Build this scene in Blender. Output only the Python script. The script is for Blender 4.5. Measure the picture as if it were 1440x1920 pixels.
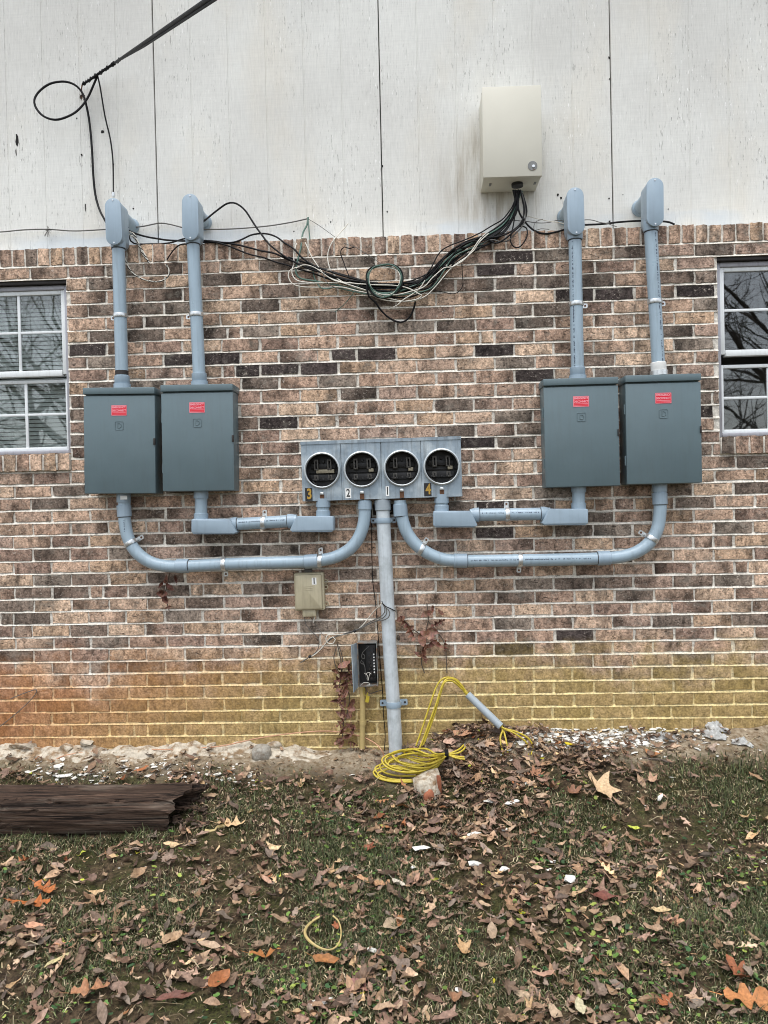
import bpy, bmesh, math, random
import numpy as np
from mathutils import Vector, Matrix, noise

for o in list(bpy.data.objects):
    bpy.data.objects.remove(o)
scene = bpy.context.scene
col = scene.collection
R = math.radians
rng = random.Random(7)
nrng = np.random.default_rng(11)

# ---------------------------------------------------------------- camera
EYE = Vector((0.0, -4.0, 1.30))
YAW, PITCH, ROLL = R(2.27), R(-0.80), R(1.29)
FPX = 1440.0                                   # focal length in photo pixels (26 mm equivalent phone lens)
RM = Matrix.Rotation(YAW, 3, 'Z') @ Matrix.Rotation(PITCH, 3, 'X') @ Matrix.Rotation(ROLL, 3, 'Y')
cam_d = bpy.data.cameras.new("camera")
cam = bpy.data.objects.new("camera", cam_d)
col.objects.link(cam)
right, fwd, up = RM @ Vector((1, 0, 0)), RM @ Vector((0, 1, 0)), RM @ Vector((0, 0, 1))
m = Matrix((right, up, -fwd)).transposed().to_4x4()
m.translation = EYE
cam.matrix_world = m
cam_d.sensor_fit = 'HORIZONTAL'
cam_d.sensor_width = 36.0
cam_d.lens = 36.0 * FPX / 1440.0
cam_d.clip_start, cam_d.clip_end = 0.05, 400.0
scene.camera = cam

# ---------------------------------------------------------------- sky, sun, exposure
SUN_EL, SUN_AZ = R(72), R(195)                 # overcast: a broad soft sun high behind the camera
world = bpy.data.worlds.new("World")
scene.world = world
world.use_nodes = True
wn, wl = world.node_tree.nodes, world.node_tree.links
wn.clear()
sky = wn.new('ShaderNodeTexSky')
sky.sky_type = 'NISHITA'
sky.sun_disc = False
sky.sun_elevation = SUN_EL
sky.sun_rotation = SUN_AZ
sky.dust_density = 2.0
hs = wn.new('ShaderNodeHueSaturation')
hs.inputs['Saturation'].default_value = 0.34   # cloud cover greys the blue
bg = wn.new('ShaderNodeBackground')
bg.inputs['Strength'].default_value = 0.15
wo = wn.new('ShaderNodeOutputWorld')
wl.new(sky.outputs[0], hs.inputs['Color'])
wl.new(hs.outputs[0], bg.inputs['Color'])
wl.new(bg.outputs[0], wo.inputs['Surface'])

sd = bpy.data.lights.new("sun", 'SUN')
sd.energy = 1.1
sd.angle = R(50)
sd.color = (1.0, 0.985, 0.96)
sun = bpy.data.objects.new("sun", sd)
col.objects.link(sun)
# sun direction: azimuth measured like the sky texture (0 = +Y, clockwise)
sdir = Vector((math.sin(SUN_AZ) * math.cos(SUN_EL), math.cos(SUN_AZ) * math.cos(SUN_EL), math.sin(SUN_EL)))
sun.rotation_euler = sdir.to_track_quat('Z', 'Y').to_euler()
sun.location = (0, -6, 8)

scene.cycles.filter_width = 1.0
scene.view_settings.view_transform = 'Standard'
scene.view_settings.look = 'None'
scene.view_settings.exposure = 1.08
scene.view_settings.gamma = 1.0
scene.view_settings.use_curve_mapping = False

# ---------------------------------------------------------------- helpers: geometry
def P(px, py, d=0.0):
    """photo pixel -> world point on the plane parallel to the wall, d metres in front of the brick face"""
    v = RM @ Vector(((px - 720.0) / FPX, 1.0, -(py - 960.0) / FPX))
    t = (-d - EYE.y) / v.y
    return EYE + v * t

def lin(c):
    c = c / 255.0
    return c / 12.92 if c <= 0.04045 else ((c + 0.055) / 1.055) ** 2.4

def C(r, g, b, k=1.0):
    return (lin(r) * k, lin(g) * k, lin(b) * k)

class MB:
    def __init__(s):
        s.v, s.f, s.c, s.mi = [], [], [], []
        s.cur = None
    def add(s, verts, faces, color=None, mi=0):
        n = len(s.v)
        s.v += [tuple(x) for x in verts]
        s.f += [tuple(i + n for i in f) for f in faces]
        s.mi += [mi] * len(faces)
        if color is not None:
            if isinstance(color, tuple) and not isinstance(color[0], tuple):
                s.c += [color] * len(verts)
            else:
                s.c += list(color)
        return s
    def box(s, c, size, bevel=0.0, rot=None, seg=2, color=None, mi=0):
        vs, fs = bbox(size, bevel, seg)
        M = rot if rot is not None else Matrix.Identity(3)
        c = Vector(c)
        return s.add([c + M @ v for v in vs], fs, color, mi)
    def tube(s, pts, r, n=8, cap=True, color=None, mi=0):
        pts = [Vector(p) for p in pts]
        k = len(pts)
        rr = r if isinstance(r, (list, tuple)) else [r] * k
        T = []
        for i in range(k):
            a, b = pts[max(0, i - 1)], pts[min(k - 1, i + 1)]
            t = (b - a)
            T.append(t.normalized() if t.length > 1e-9 else Vector((0, 0, 1)))
        u = T[0].orthogonal().normalized()
        vs = []
        for i in range(k):
            u = (u - T[i] * u.dot(T[i]))
            u = u.normalized() if u.length > 1e-6 else T[i].orthogonal().normalized()
            w = T[i].cross(u)
            for j in range(n):
                a = 2 * math.pi * j / n
                vs.append(pts[i] + (u * math.cos(a) + w * math.sin(a)) * rr[i])
        fs = []
        for i in range(k - 1):
            for j in range(n):
                a, b = i * n + j, i * n + (j + 1) % n
                fs.append((a, b, b + n, a + n))
        if cap:
            fs.append(tuple(range(n - 1, -1, -1)))
            fs.append(tuple((k - 1) * n + j for j in range(n)))
        return s.add(vs, fs, color, mi)
    def cyl(s, a, b, r, n=20, r2=None, color=None, mi=0):
        return s.tube([a, b], [r, r if r2 is None else r2], n, True, color, mi)
    def prism(s, outline, y0, y1, chamfer=0.0, frame=None, color=None, mi=0):
        """outline: list of (u,w) counter-clockwise; extruded from depth y0 (back) to y1 (front);
        frame: function (u, depth, w) -> world vector"""
        n = len(outline)
        cx = sum(p[0] for p in outline) / n
        cz = sum(p[1] for p in outline) / n
        def shrink(c):
            out = []
            for (u, w) in outline:
                L = math.hypot(u - cx, w - cz)
                k = max(0.0, (L - c) / L)
                out.append((cx + (u - cx) * k, cz + (w - cz) * k))
            return out
        rings = [(outline, y0)]
        if chamfer > 0:
            rings += [(outline, y1 - chamfer), (shrink(chamfer * 0.35), y1 - chamfer * 0.3), (shrink(chamfer), y1)]
        else:
            rings.append((outline, y1))
        vs = []
        for o_, y in rings:
            vs += [frame(u, y, w) for (u, w) in o_]
        fs = []
        for i in range(len(rings) - 1):
            for j in range(n):
                a, b = i * n + j, i * n + (j + 1) % n
                fs.append((a, b, b + n, a + n))
        fs.append(tuple(range(n - 1, -1, -1)))
        fs.append(tuple((len(rings) - 1) * n + j for j in range(n)))
        return s.add(vs, fs, color, mi)
    def build(s, name, mat, parent=None, label=None, smooth=35, kind=None):
        vs = np.array(s.v, dtype=float)
        c = (vs.min(0) + vs.max(0)) / 2
        me = bpy.data.meshes.new(name)
        me.from_pydata((vs - c).tolist(), [], s.f)
        for mt in (mat if isinstance(mat, (list, tuple)) else [mat]):
            me.materials.append(mt)
        if any(s.mi):
            me.polygons.foreach_set('material_index', s.mi)
        if s.c and len(s.c) == len(s.v):
            a = me.attributes.new('col', 'FLOAT_COLOR', 'POINT')
            a.data.foreach_set('color', np.array([(*q, 1.0) if len(q) == 3 else q for q in s.c], dtype=np.float32).ravel())
        if smooth:
            me.polygons.foreach_set('use_smooth', [True] * len(me.polygons))
            me.set_sharp_from_angle(angle=R(smooth))
        me.update()
        o = bpy.data.objects.new(name, me)
        col.objects.link(o)
        place(o, Vector(c), parent)
        if label: o['label'] = label
        if kind: o['kind'] = kind
        return o

WPOS = {}
def place(o, wpos, parent):
    o.location = wpos
    WPOS[o.name] = wpos.copy()
    if parent is not None:
        o.parent = parent
        o.location = wpos - WPOS[parent.name]

_bb = {}
def bbox(size, bevel, seg):
    key = (tuple(round(x, 5) for x in size), round(bevel, 5), seg)
    if key in _bb: return _bb[key]
    bm = bmesh.new()
    bmesh.ops.create_cube(bm, size=1.0)
    for v in bm.verts:
        v.co = Vector((v.co.x * size[0], v.co.y * size[1], v.co.z * size[2]))
    if bevel > 0:
        bmesh.ops.bevel(bm, geom=list(bm.edges), offset=min(bevel, min(size) * 0.49), segments=seg, profile=0.5, affect='EDGES')
    bm.verts.index_update()
    r = ([v.co.copy() for v in bm.verts], [tuple(v.index for v in f.verts) for f in bm.faces])
    bm.free()
    _bb[key] = r
    return r

def thing(name, label, cat, loc, group=None):
    o = bpy.data.objects.new(name, None)
    o.empty_display_size = 0.05
    col.objects.link(o)
    place(o, Vector(loc), None)
    o['label'] = label
    o['category'] = cat
    if group: o['group'] = group
    return o

def tag(o, label, cat, group=None, kind=None):
    o['label'] = label
    o['category'] = cat
    if group: o['group'] = group
    if kind: o['kind'] = kind
    return o

def spline(pts, step=0.012, rad=None):
    """Catmull-Rom through world points, evenly resampled"""
    pts = [Vector(p) for p in pts]
    q = [pts[0] * 2 - pts[1]] + pts + [pts[-1] * 2 - pts[-2]]
    out = []
    for i in range(1, len(q) - 2):
        p0, p1, p2, p3 = q[i - 1:i + 3]
        n = max(1, int((p2 - p1).length / step))
        for k in range(n):
            t = k / n
            out.append(0.5 * ((2 * p1) + (p2 - p0) * t + (2 * p0 - 5 * p1 + 4 * p2 - p3) * t * t + (3 * p1 - p0 - 3 * p2 + p3) * t ** 3))
    out.append(pts[-1])
    return out

def capsule(w, h, n=12):
    """vertical capsule outline centred on 0"""
    r = w / 2
    o = []
    for k in range(n + 1):
        a = math.pi * k / n
        o.append((r * math.cos(a), h / 2 - r + r * math.sin(a)))
    for k in range(n + 1):
        a = math.pi + math.pi * k / n
        o.append((r * math.cos(a), -(h / 2 - r) + r * math.sin(a)))
    return o

def roundrect(x0, z0, x1, z1, r=0.01, n=4):
    o = []
    for (cx, cz, a0) in ((x1 - r, z1 - r, 0), (x0 + r, z1 - r, 90), (x0 + r, z0 + r, 180), (x1 - r, z0 + r, 270)):
        for k in range(n + 1):
            a = R(a0 + 90 * k / n)
            o.append((cx + r * math.cos(a), cz + r * math.sin(a)))
    return o

def WF(ox=0, oz=0, rot=0.0):
    """frame on the wall: u right, depth out of the wall, w up"""
    c, s_ = math.cos(rot), math.sin(rot)
    return lambda u, d, w: Vector((ox + u * c - w * s_, -d, oz + u * s_ + w * c))

_txt = {}
def text_mesh(s, size, bold=0.0):
    cu = bpy.data.curves.new('lettering', 'FONT')
    cu.body = s
    cu.size = size
    cu.align_x, cu.align_y = 'CENTER', 'CENTER'
    cu.offset = bold
    cu.extrude = 0.0
    ob = bpy.data.objects.new('lettering', cu)
    col.objects.link(ob)
    me = bpy.data.meshes.new_from_object(ob)
    vs = [v.co.copy() for v in me.vertices]
    fs = [tuple(p.vertices) for p in me.polygons]
    bpy.data.objects.remove(ob)
    bpy.data.meshes.remove(me)
    bpy.data.curves.remove(cu)
    return vs, fs

def add_text(mb, s, size, frame, u, w, d, bold=0.0, sx=1.0):
    vs, fs = text_mesh(s, size, bold)
    mb.add([frame(u + v.x * sx, d, w + v.y) for v in vs], fs)

# ---------------------------------------------------------------- helpers: materials
def nodes(name):
    m_ = bpy.data.materials.new(name)
    m_.use_nodes = True
    nt = m_.node_tree
    nt.nodes.clear()
    out = nt.nodes.new('ShaderNodeOutputMaterial')
    bs = nt.nodes.new('ShaderNodeBsdfPrincipled')
    nt.links.new(bs.outputs[0], out.inputs[0])
    return m_, nt, bs

def N(nt, typ, **kw):
    n = nt.nodes.new(typ)
    for k, v in kw.items():
        if k.startswith('i_'):
            n.inputs[k[2:].replace('_', ' ')].default_value = v
        else:
            setattr(n, k, v)
    return n

def mapped(nt, scale=(1, 1, 1), loc=(0, 0, 0)):
    g = N(nt, 'ShaderNodeNewGeometry')
    mp = N(nt, 'ShaderNodeMapping')
    mp.inputs['Scale'].default_value = scale
    mp.inputs['Location'].default_value = loc
    nt.links.new(g.outputs['Position'], mp.inputs['Vector'])
    return mp.outputs[0]

def noise_n(nt, vec, scale, detail=4, rough=0.55, dist=0.0):
    n = N(nt, 'ShaderNodeTexNoise')
    n.inputs['Scale'].default_value = scale
    n.inputs['Detail'].default_value = detail
    n.inputs['Roughness'].default_value = rough
    n.inputs['Distortion'].default_value = dist
    nt.links.new(vec, n.inputs['Vector'])
    return n.outputs[0]

def ramp(nt, fac, stops):
    r_ = N(nt, 'ShaderNodeValToRGB')
    el = r_.color_ramp.elements
    while len(el) < len(stops): el.new(0.5)
    for e, (p, c) in zip(el, stops):
        e.position = p
        e.color = (*c, 1) if isinstance(c, tuple) else (c, c, c, 1)
    nt.links.new(fac, r_.inputs[0])
    return r_.outputs[0]

def mix(nt, a, b, fac, mode='MIX'):
    n = N(nt, 'ShaderNodeMix', data_type='RGBA', blend_type=mode)
    for sock, v in ((n.inputs[6], a), (n.inputs[7], b), (n.inputs[0], fac)):
        if hasattr(v, 'links') or hasattr(v, 'is_output'):
            nt.links.new(v, sock)
        elif isinstance(v, tuple):
            sock.default_value = (*v, 1)
        else:
            sock.default_value = v
    return n.outputs[2]

def math_n(nt, op, a, b=None, c=None, clamp=False):
    n = N(nt, 'ShaderNodeMath', operation=op, use_clamp=clamp)
    for i, v in enumerate((a, b, c)):
        if v is None: continue
        if hasattr(v, 'is_output'): nt.links.new(v, n.inputs[i])
        else: n.inputs[i].default_value = v
    return n.outputs[0]

def bump(nt, bs, h, strength=0.3, dist=0.003):
    b = N(nt, 'ShaderNodeBump')
    b.inputs['Strength'].default_value = strength
    b.inputs['Distance'].default_value = dist
    nt.links.new(h, b.inputs['Height'])
    nt.links.new(b.outputs[0], bs.inputs['Normal'])
    return b

def mat(name, c, rough=0.5, metal=0.0, var=0.12, vs=7.0, c2=None, lo=0.45, hi=0.7, bumps=0.0, bscale=90, bdist=0.002, attr=False, spec=0.5, grime=0.0):
    m_, nt, bs = nodes(name)
    vec = mapped(nt)
    if attr:
        a = N(nt, 'ShaderNodeAttribute', attribute_name='col')
        base = a.outputs['Color']
    else:
        base = c
    nz = noise_n(nt, vec, vs, 6, 0.6)
    if c2 is not None:
        base = mix(nt, base, c2, ramp(nt, nz, [(lo, 0.0), (hi, 1.0)]))
    k = ramp(nt, noise_n(nt, vec, vs * 2.3, 5, 0.6), [(0.25, 1 - var), (0.75, 1 + var)])
    base = mix(nt, base, k, 1.0, 'MULTIPLY')
    if grime > 0:                                   # run-down dirt streaks
        gv = mapped(nt, (60, 60, 5))
        gm = ramp(nt, noise_n(nt, gv, 1.0, 5, 0.6), [(0.5, 0.0), (0.75, grime)])
        base = mix(nt, base, C(70, 62, 52), gm)
    if hasattr(base, 'is_output'): nt.links.new(base, bs.inputs['Base Color'])
    bs.inputs['Metallic'].default_value = metal
    bs.inputs['Specular IOR Level'].default_value = spec
    rr = ramp(nt, noise_n(nt, vec, vs * 4, 3), [(0.3, max(0.02, rough - 0.08)), (0.7, min(1.0, rough + 0.08))])
    nt.links.new(rr, bs.inputs['Roughness'])
    if bumps > 0:
        bump(nt, bs, noise_n(nt, vec, bscale, 5, 0.6), bumps, bdist)
    return m_

M = {}
# brick: colour from each brick's own attribute; mottling, pits and pale bloom as relief-scale texture; damp ochre stain low on the wall
def masonry(name, attr, base, pits):
    m_, nt, bs = nodes(name)
    vec = mapped(nt)
    if attr:
        b = N(nt, 'ShaderNodeAttribute', attribute_name='col').outputs['Color']
    else:
        b = base
        b = mix(nt, b, C(150, 142, 130), ramp(nt, noise_n(nt, vec, 9, 6, 0.65), [(0.45, 0.0), (0.75, 0.75)]))
    fine = noise_n(nt, vec, 95, 7, 0.7)
    med = noise_n(nt, mapped(nt, (1.3, 1, 1)), 26, 6, 0.65, 0.4)
    if pits:
        b = mix(nt, b, ramp(nt, fine, [(0.36, 0.55), (0.50, 1.0), (0.64, 1.42)]), 1.0, 'MULTIPLY')
        b = mix(nt, b, ramp(nt, med, [(0.36, 0.58), (0.50, 1.0), (0.64, 1.25)]), 1.0, 'MULTIPLY')
        blot = noise_n(nt, mapped(nt, (1.6, 1, 0.8), (2, 8, 5)), 14, 6, 0.7, 0.6)     # kiln-dark blotches across part of a face
        b = mix(nt, b, ramp(nt, blot, [(0.40, 0.40), (0.49, 1.0)]), 0.75, 'MULTIPLY')
        b = mix(nt, b, C(128, 122, 112), ramp(nt, noise_n(nt, mapped(nt, (1, 1, 1.3), (12, 8, 5)), 11, 6, 0.7, 0.4), [(0.54, 0.0), (0.68, 0.55)]))
        # pale lime bloom and paint flecks
        fl = noise_n(nt, mapped(nt, (1, 1, 1.2), (3, 1, 2)), 62, 8, 0.75)
        big = noise_n(nt, mapped(nt, (1, 1, 1), (7, 0, 1)), 5.5, 3, 0.5)
        fm = math_n(nt, 'MULTIPLY', ramp(nt, fl, [(0.56, 0.0), (0.65, 0.85)]), ramp(nt, big, [(0.42, 0.20), (0.58, 1.0)]))
        b = mix(nt, b, C(205, 192, 178), fm)
        # dark soot cracks
        cr = noise_n(nt, mapped(nt, (0.7, 1, 2.2), (1, 5, 9)), 48, 8, 0.7, 1.2)
        b = mix(nt, b, C(40, 32, 28), ramp(nt, cr, [(0.37, 0.85), (0.44, 0.0)]))
    else:
        b = mix(nt, b, ramp(nt, fine, [(0.34, 0.66), (0.62, 1.12)]), 1.0, 'MULTIPLY')
        b = mix(nt, b, C(84, 72, 62), ramp(nt, noise_n(nt, mapped(nt, (1, 1, 1), (4, 4, 4)), 34, 7, 0.75), [(0.57, 0.0), (0.68, 0.8)]))
    # ochre splash stain: strongest near the soil, ragged upper edge, rustier to the left
    g = N(nt, 'ShaderNodeNewGeometry')
    sx = N(nt, 'ShaderNodeSeparateXYZ')
    nt.links.new(g.outputs['Position'], sx.inputs[0])
    wob = noise_n(nt, mapped(nt, (1.0, 1, 1.3)), 3.2, 6, 0.65)
    h = math_n(nt, 'ADD', sx.outputs['Z'], math_n(nt, 'MULTIPLY', math_n(nt, 'SUBTRACT', wob, 0.5), 0.85))
    st = ramp(nt, math_n(nt, 'MULTIPLY', h, 1.0), [(0.0, 0.0), (1.0, 1.0)])
    fac = N(nt, 'ShaderNodeMapRange', interpolation_type='SMOOTHSTEP')
    fac.inputs['From Min'].default_value = 0.64
    fac.inputs['From Max'].default_value = 0.26
    nt.links.new(h, fac.inputs['Value'])
    xr = N(nt, 'ShaderNodeMapRange')
    xr.inputs['From Min'].default_value = -2.0
    xr.inputs['From Max'].default_value = -0.6
    nt.links.new(math_n(nt, 'ADD', sx.outputs['X'], math_n(nt, 'MULTIPLY', math_n(nt, 'SUBTRACT', sx.outputs['Z'], 0.25), -1.8)), xr.inputs['Value'])
    oc = mix(nt, C(172, 118, 74) if pits else C(216, 164, 100), C(170, 146, 90) if pits else C(226, 202, 132), xr.outputs[0])
    b = mix(nt, b, mix(nt, mix(nt, oc, ramp(nt, fine, [(0.36, 0.62), (0.64, 1.25)]), 1.0, 'MULTIPLY'), ramp(nt, med, [(0.36, 0.70), (0.62, 1.18)]), 1.0, 'MULTIPLY'), math_n(nt, 'MULTIPLY', fac.outputs[0], 0.78))
    nt.links.new(b, bs.inputs['Base Color'])
    bs.inputs['Roughness'].default_value = 0.93
    bs.inputs['Specular IOR Level'].default_value = 0.2
    hh = math_n(nt, 'ADD', math_n(nt, 'MULTIPLY', fine, 0.6), med)
    bump(nt, bs, hh, 0.85, 0.0035)
    return m_
M['brick'] = masonry('brick_clay', True, None, True)
M['mortar'] = masonry('mortar_joint', False, C(228, 222, 210), False)

def siding_mat():
    m_, nt, bs = nodes('painted_plywood_siding')
    grain = noise_n(nt, mapped(nt, (150, 40, 11)), 1.0, 6, 0.65, 0.3)
    tick = noise_n(nt, mapped(nt, (190, 60, 24), (5, 2, 8)), 1.0, 4, 0.6, 0.2)
    region = noise_n(nt, mapped(nt, (3.0, 1, 1.6)), 1.0, 4, 0.6)
    big = noise_n(nt, mapped(nt, (1.6, 1, 1.1), (2, 3, 4)), 1.0, 3, 0.5)
    b = mix(nt, C(222, 222, 216), C(207, 206, 200), ramp(nt, big, [(0.35, 0.0), (0.65, 1.0)]))
    b = mix(nt, b, C(216, 210, 196), ramp(nt, noise_n(nt, mapped(nt, (2.4, 1, 0.9), (9, 3, 4)), 1.0, 4, 0.6), [(0.52, 0.0), (0.72, 0.55)]))
    b = mix(nt, b, ramp(nt, grain, [(0.36, 0.92), (0.6, 1.02)]), 1.0, 'MULTIPLY')
    tm = math_n(nt, 'MULTIPLY', ramp(nt, tick, [(0.625, 0.0), (0.675, 0.70)]), ramp(nt, region, [(0.42, 0.12), (0.62, 1.0)]))
    b = mix(nt, b, C(104, 100, 94), tm)
    wt = noise_n(nt, mapped(nt, (140, 40, 22), (15, 7, 1)), 1.0, 4, 0.6, 0.2)
    b = mix(nt, b, C(246, 245, 242), math_n(nt, 'MULTIPLY', ramp(nt, wt, [(0.62, 0.0), (0.68, 0.9)]), ramp(nt, region, [(0.4, 0.1), (0.6, 1.0)])))
    hz = noise_n(nt, mapped(nt, (9, 3, 160), (3, 3, 3)), 1.0, 4, 0.6)     # cross-grain roller marks
    b = mix(nt, b, ramp(nt, hz, [(0.35, 0.965), (0.6, 1.01)]), 1.0, 'MULTIPLY')
    # weathering by the cabinet: brown-grey wash where cables rub and water runs
    g = N(nt, 'ShaderNodeNewGeometry')
    sx = N(nt, 'ShaderNodeSeparateXYZ')
    nt.links.new(g.outputs['Position'], sx.inputs[0])
    c0 = P(925, 330, -0.11)
    dx = math_n(nt, 'DIVIDE', math_n(nt, 'SUBTRACT', sx.outputs['X'], c0.x), 0.34)
    dz = math_n(nt, 'DIVIDE', math_n(nt, 'SUBTRACT', sx.outputs['Z'], c0.z), 0.36)
    rr = math_n(nt, 'ADD', math_n(nt, 'MULTIPLY', dx, dx), math_n(nt, 'MULTIPLY', dz, dz))
    wm = N(nt, 'ShaderNodeMapRange', interpolation_type='SMOOTHSTEP')
    wm.inputs['From Min'].default_value = 1.1
    wm.inputs['From Max'].default_value = 0.0
    nt.links.new(rr, wm.inputs['Value'])
    streak = noise_n(nt, mapped(nt, (46, 20, 4), (1, 1, 1)), 1.0, 5, 0.6)
    b = mix(nt, b, C(150, 138, 118), math_n(nt, 'MULTIPLY', wm.outputs[0], ramp(nt, streak, [(0.40, 0.05), (0.66, 0.70)])))
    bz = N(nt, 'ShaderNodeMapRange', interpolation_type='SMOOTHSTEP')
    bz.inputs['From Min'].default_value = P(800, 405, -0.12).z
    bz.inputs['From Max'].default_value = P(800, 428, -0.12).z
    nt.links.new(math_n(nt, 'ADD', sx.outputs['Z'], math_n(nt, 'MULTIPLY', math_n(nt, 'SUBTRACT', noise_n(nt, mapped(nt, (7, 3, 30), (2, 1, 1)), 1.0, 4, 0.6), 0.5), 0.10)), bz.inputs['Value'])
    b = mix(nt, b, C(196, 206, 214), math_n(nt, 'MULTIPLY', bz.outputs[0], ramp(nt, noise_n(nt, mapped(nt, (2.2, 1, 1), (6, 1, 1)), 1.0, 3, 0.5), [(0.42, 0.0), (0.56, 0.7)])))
    nt.links.new(b, bs.inputs['Base Color'])
    bs.inputs['Roughness'].default_value = 0.7
    bs.inputs['Specular IOR Level'].default_value = 0.3
    bump(nt, bs, math_n(nt, 'SUBTRACT', grain, math_n(nt, 'MULTIPLY', tm, 0.6)), 0.6, 0.003)
    return m_
M['siding'] = siding_mat()
M['dark_gap'] = mat('dark_cavity', C(22, 20, 19), 0.9, var=0.2)
M['soffit'] = mat('soffit_paint', C(210, 206, 200), 0.7)
M['pvc'] = mat('grey_pvc', C(150, 169, 181), 0.34, var=0.05, vs=5, grime=0.25, spec=0.5)
M['pvc_fit'] = mat('grey_pvc_fitting', C(145, 163, 176), 0.40, var=0.05, vs=6, grime=0.12, bumps=0.08, bscale=300)
M['pvc_old'] = mat('grey_pvc_cut_piece', C(150, 160, 166), 0.5, var=0.1)
M['steel_paint'] = mat('slate_grey_enamel', C(92, 109, 114), 0.42, grime=0.10, var=0.06, vs=3, bumps=0.05, bscale=400, spec=0.45)
M['zinc'] = mat('zinc_plated_steel', C(205, 208, 208), 0.32, 0.75, var=0.12, vs=30)
M['galv'] = mat('weathered_galvanised_steel', C(138, 152, 162), 0.45, 0.3, var=0.14, vs=9, c2=C(182, 192, 196), bumps=0.08, bscale=120, grime=0.55)
M['riser'] = mat('old_galvanised_pipe', C(198, 206, 210), 0.5, 0.15, var=0.08, vs=14, c2=C(172, 180, 182), grime=0.30)
M['ring'] = mat('bright_meter_ring', C(186, 192, 194), 0.38, 0.5, var=0.08)
M['black_plastic'] = mat('black_bakelite', C(26, 25, 25), 0.5, var=0.2)
M['jaw'] = mat('tinned_copper_jaw', C(80, 77, 72), 0.5, 0.4, var=0.35, vs=40)
M['brass_lug'] = mat('dull_neutral_lug', C(150, 142, 122), 0.5, 0.4, var=0.2, vs=50)
M['rust'] = mat('rusted_steel', C(96, 66, 46), 0.85, 0.1, var=0.3, vs=40)
M['beige_metal'] = mat('beige_powder_coat', C(200, 197, 183), 0.45, var=0.03, vs=3, spec=0.4)
M['beige_plastic'] = mat('weathered_beige_plastic', C(172, 163, 136), 0.55, var=0.07, vs=12, grime=0.3)
M['term_grey'] = mat('grey_enamel_terminal_box', C(120, 122, 120), 0.55, 0.1, var=0.15, vs=25, c2=C(112, 84, 60), lo=.5, hi=.62, grime=0.4)
M['tan_pipe'] = mat('ochre_stained_pvc', C(176, 156, 104), 0.6, var=0.12, vs=20)
M['cable'] = mat('black_cable_jacket', C(15, 15, 17), 0.6, spec=0.25, var=0.2, vs=30)
M['cable_grey'] = mat('sun_bleached_cable', C(92, 90, 86), 0.6, var=0.15, vs=30)
M['cable_white'] = mat('white_wire_jacket', C(206, 202, 190), 0.55, var=0.12, vs=30)
M['cable_green'] = mat('dull_green_wire', C(70, 98, 86), 0.5, var=0.2, vs=30)
M['cable_orange'] = mat('salmon_wire', C(186, 140, 110), 0.6, var=0.15, vs=30)
M['yellow'] = mat('yellow_gas_wire', C(184, 164, 50), 0.5, var=0.12, vs=40, grime=0.3)
M['red'] = mat('red_vinyl_sticker', C(216, 14, 44), 0.4, var=0.04)
M['white_print'] = mat('white_vinyl_print', C(236, 170, 180), 0.45, var=0.02)
M['white'] = mat('white_vinyl', C(232, 232, 228), 0.45, var=0.04)
M['black_print'] = mat('black_print', C(26, 26, 28), 0.5, var=0.05)
M['ink'] = mat('faded_pipe_ink', C(58, 66, 84), 0.6, var=0.3, vs=200)
M['gold'] = mat('brass_digit', C(178, 142, 62), 0.45, 0.4, var=0.1)
M['frame_white'] = mat('white_vinyl_window', C(222, 226, 226), 0.4, var=0.05, grime=0.12)
M['frame_grey'] = mat('grey_aluminium_window', C(160, 160, 166), 0.45, 0.2, var=0.08, grime=0.3)
M['frame_dark'] = mat('bronze_lintel', C(48, 44, 42), 0.6, 0.2, var=0.15)
M['blind'] = mat('white_blind_slat', C(238, 240, 236), 0.5, var=0.04)
M['room'] = mat('dim_room_wall', C(120, 116, 110), 0.8, var=0.06)
M['bark'] = mat('grey_bark', C(86, 76, 66), 0.9, var=0.25, vs=20, bumps=0.5, bscale=40, bdist=0.01)
M['leaf'] = mat('dry_leaf', None, 0.62, attr=True, var=0.45, vs=45, bumps=0.6, bscale=260, bdist=0.001, spec=0.3)
M['blade'] = mat('grass_blade', None, 0.6, attr=True, var=0.15, vs=40, spec=0.25)
M['chip'] = mat('white_paint_chip', C(214, 212, 204), 0.7, var=0.12, vs=60, bumps=0.4, bscale=150, grime=0.25)
M['stone'] = mat('grey_stone', C(150, 146, 136), 0.85, var=0.25, vs=40, c2=C(116, 104, 90), bumps=0.6, bscale=110, bdist=0.004)
M['rubble'] = mat('lime_crusted_concrete', C(182, 173, 156), 0.92, var=0.35, vs=22, c2=C(128, 106, 80), lo=0.46, hi=0.62, bumps=0.8, bscale=70, bdist=0.006)
M['plastic_bag'] = mat('crumpled_white_plastic', C(176, 176, 172), 0.45, var=0.25, vs=30, c2=C(120, 110, 96), lo=.5, hi=.7)
M['orange_brick'] = mat('broken_red_brick', C(150, 92, 66), 0.9, var=0.25, vs=50, bumps=0.5, bscale=120)

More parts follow.
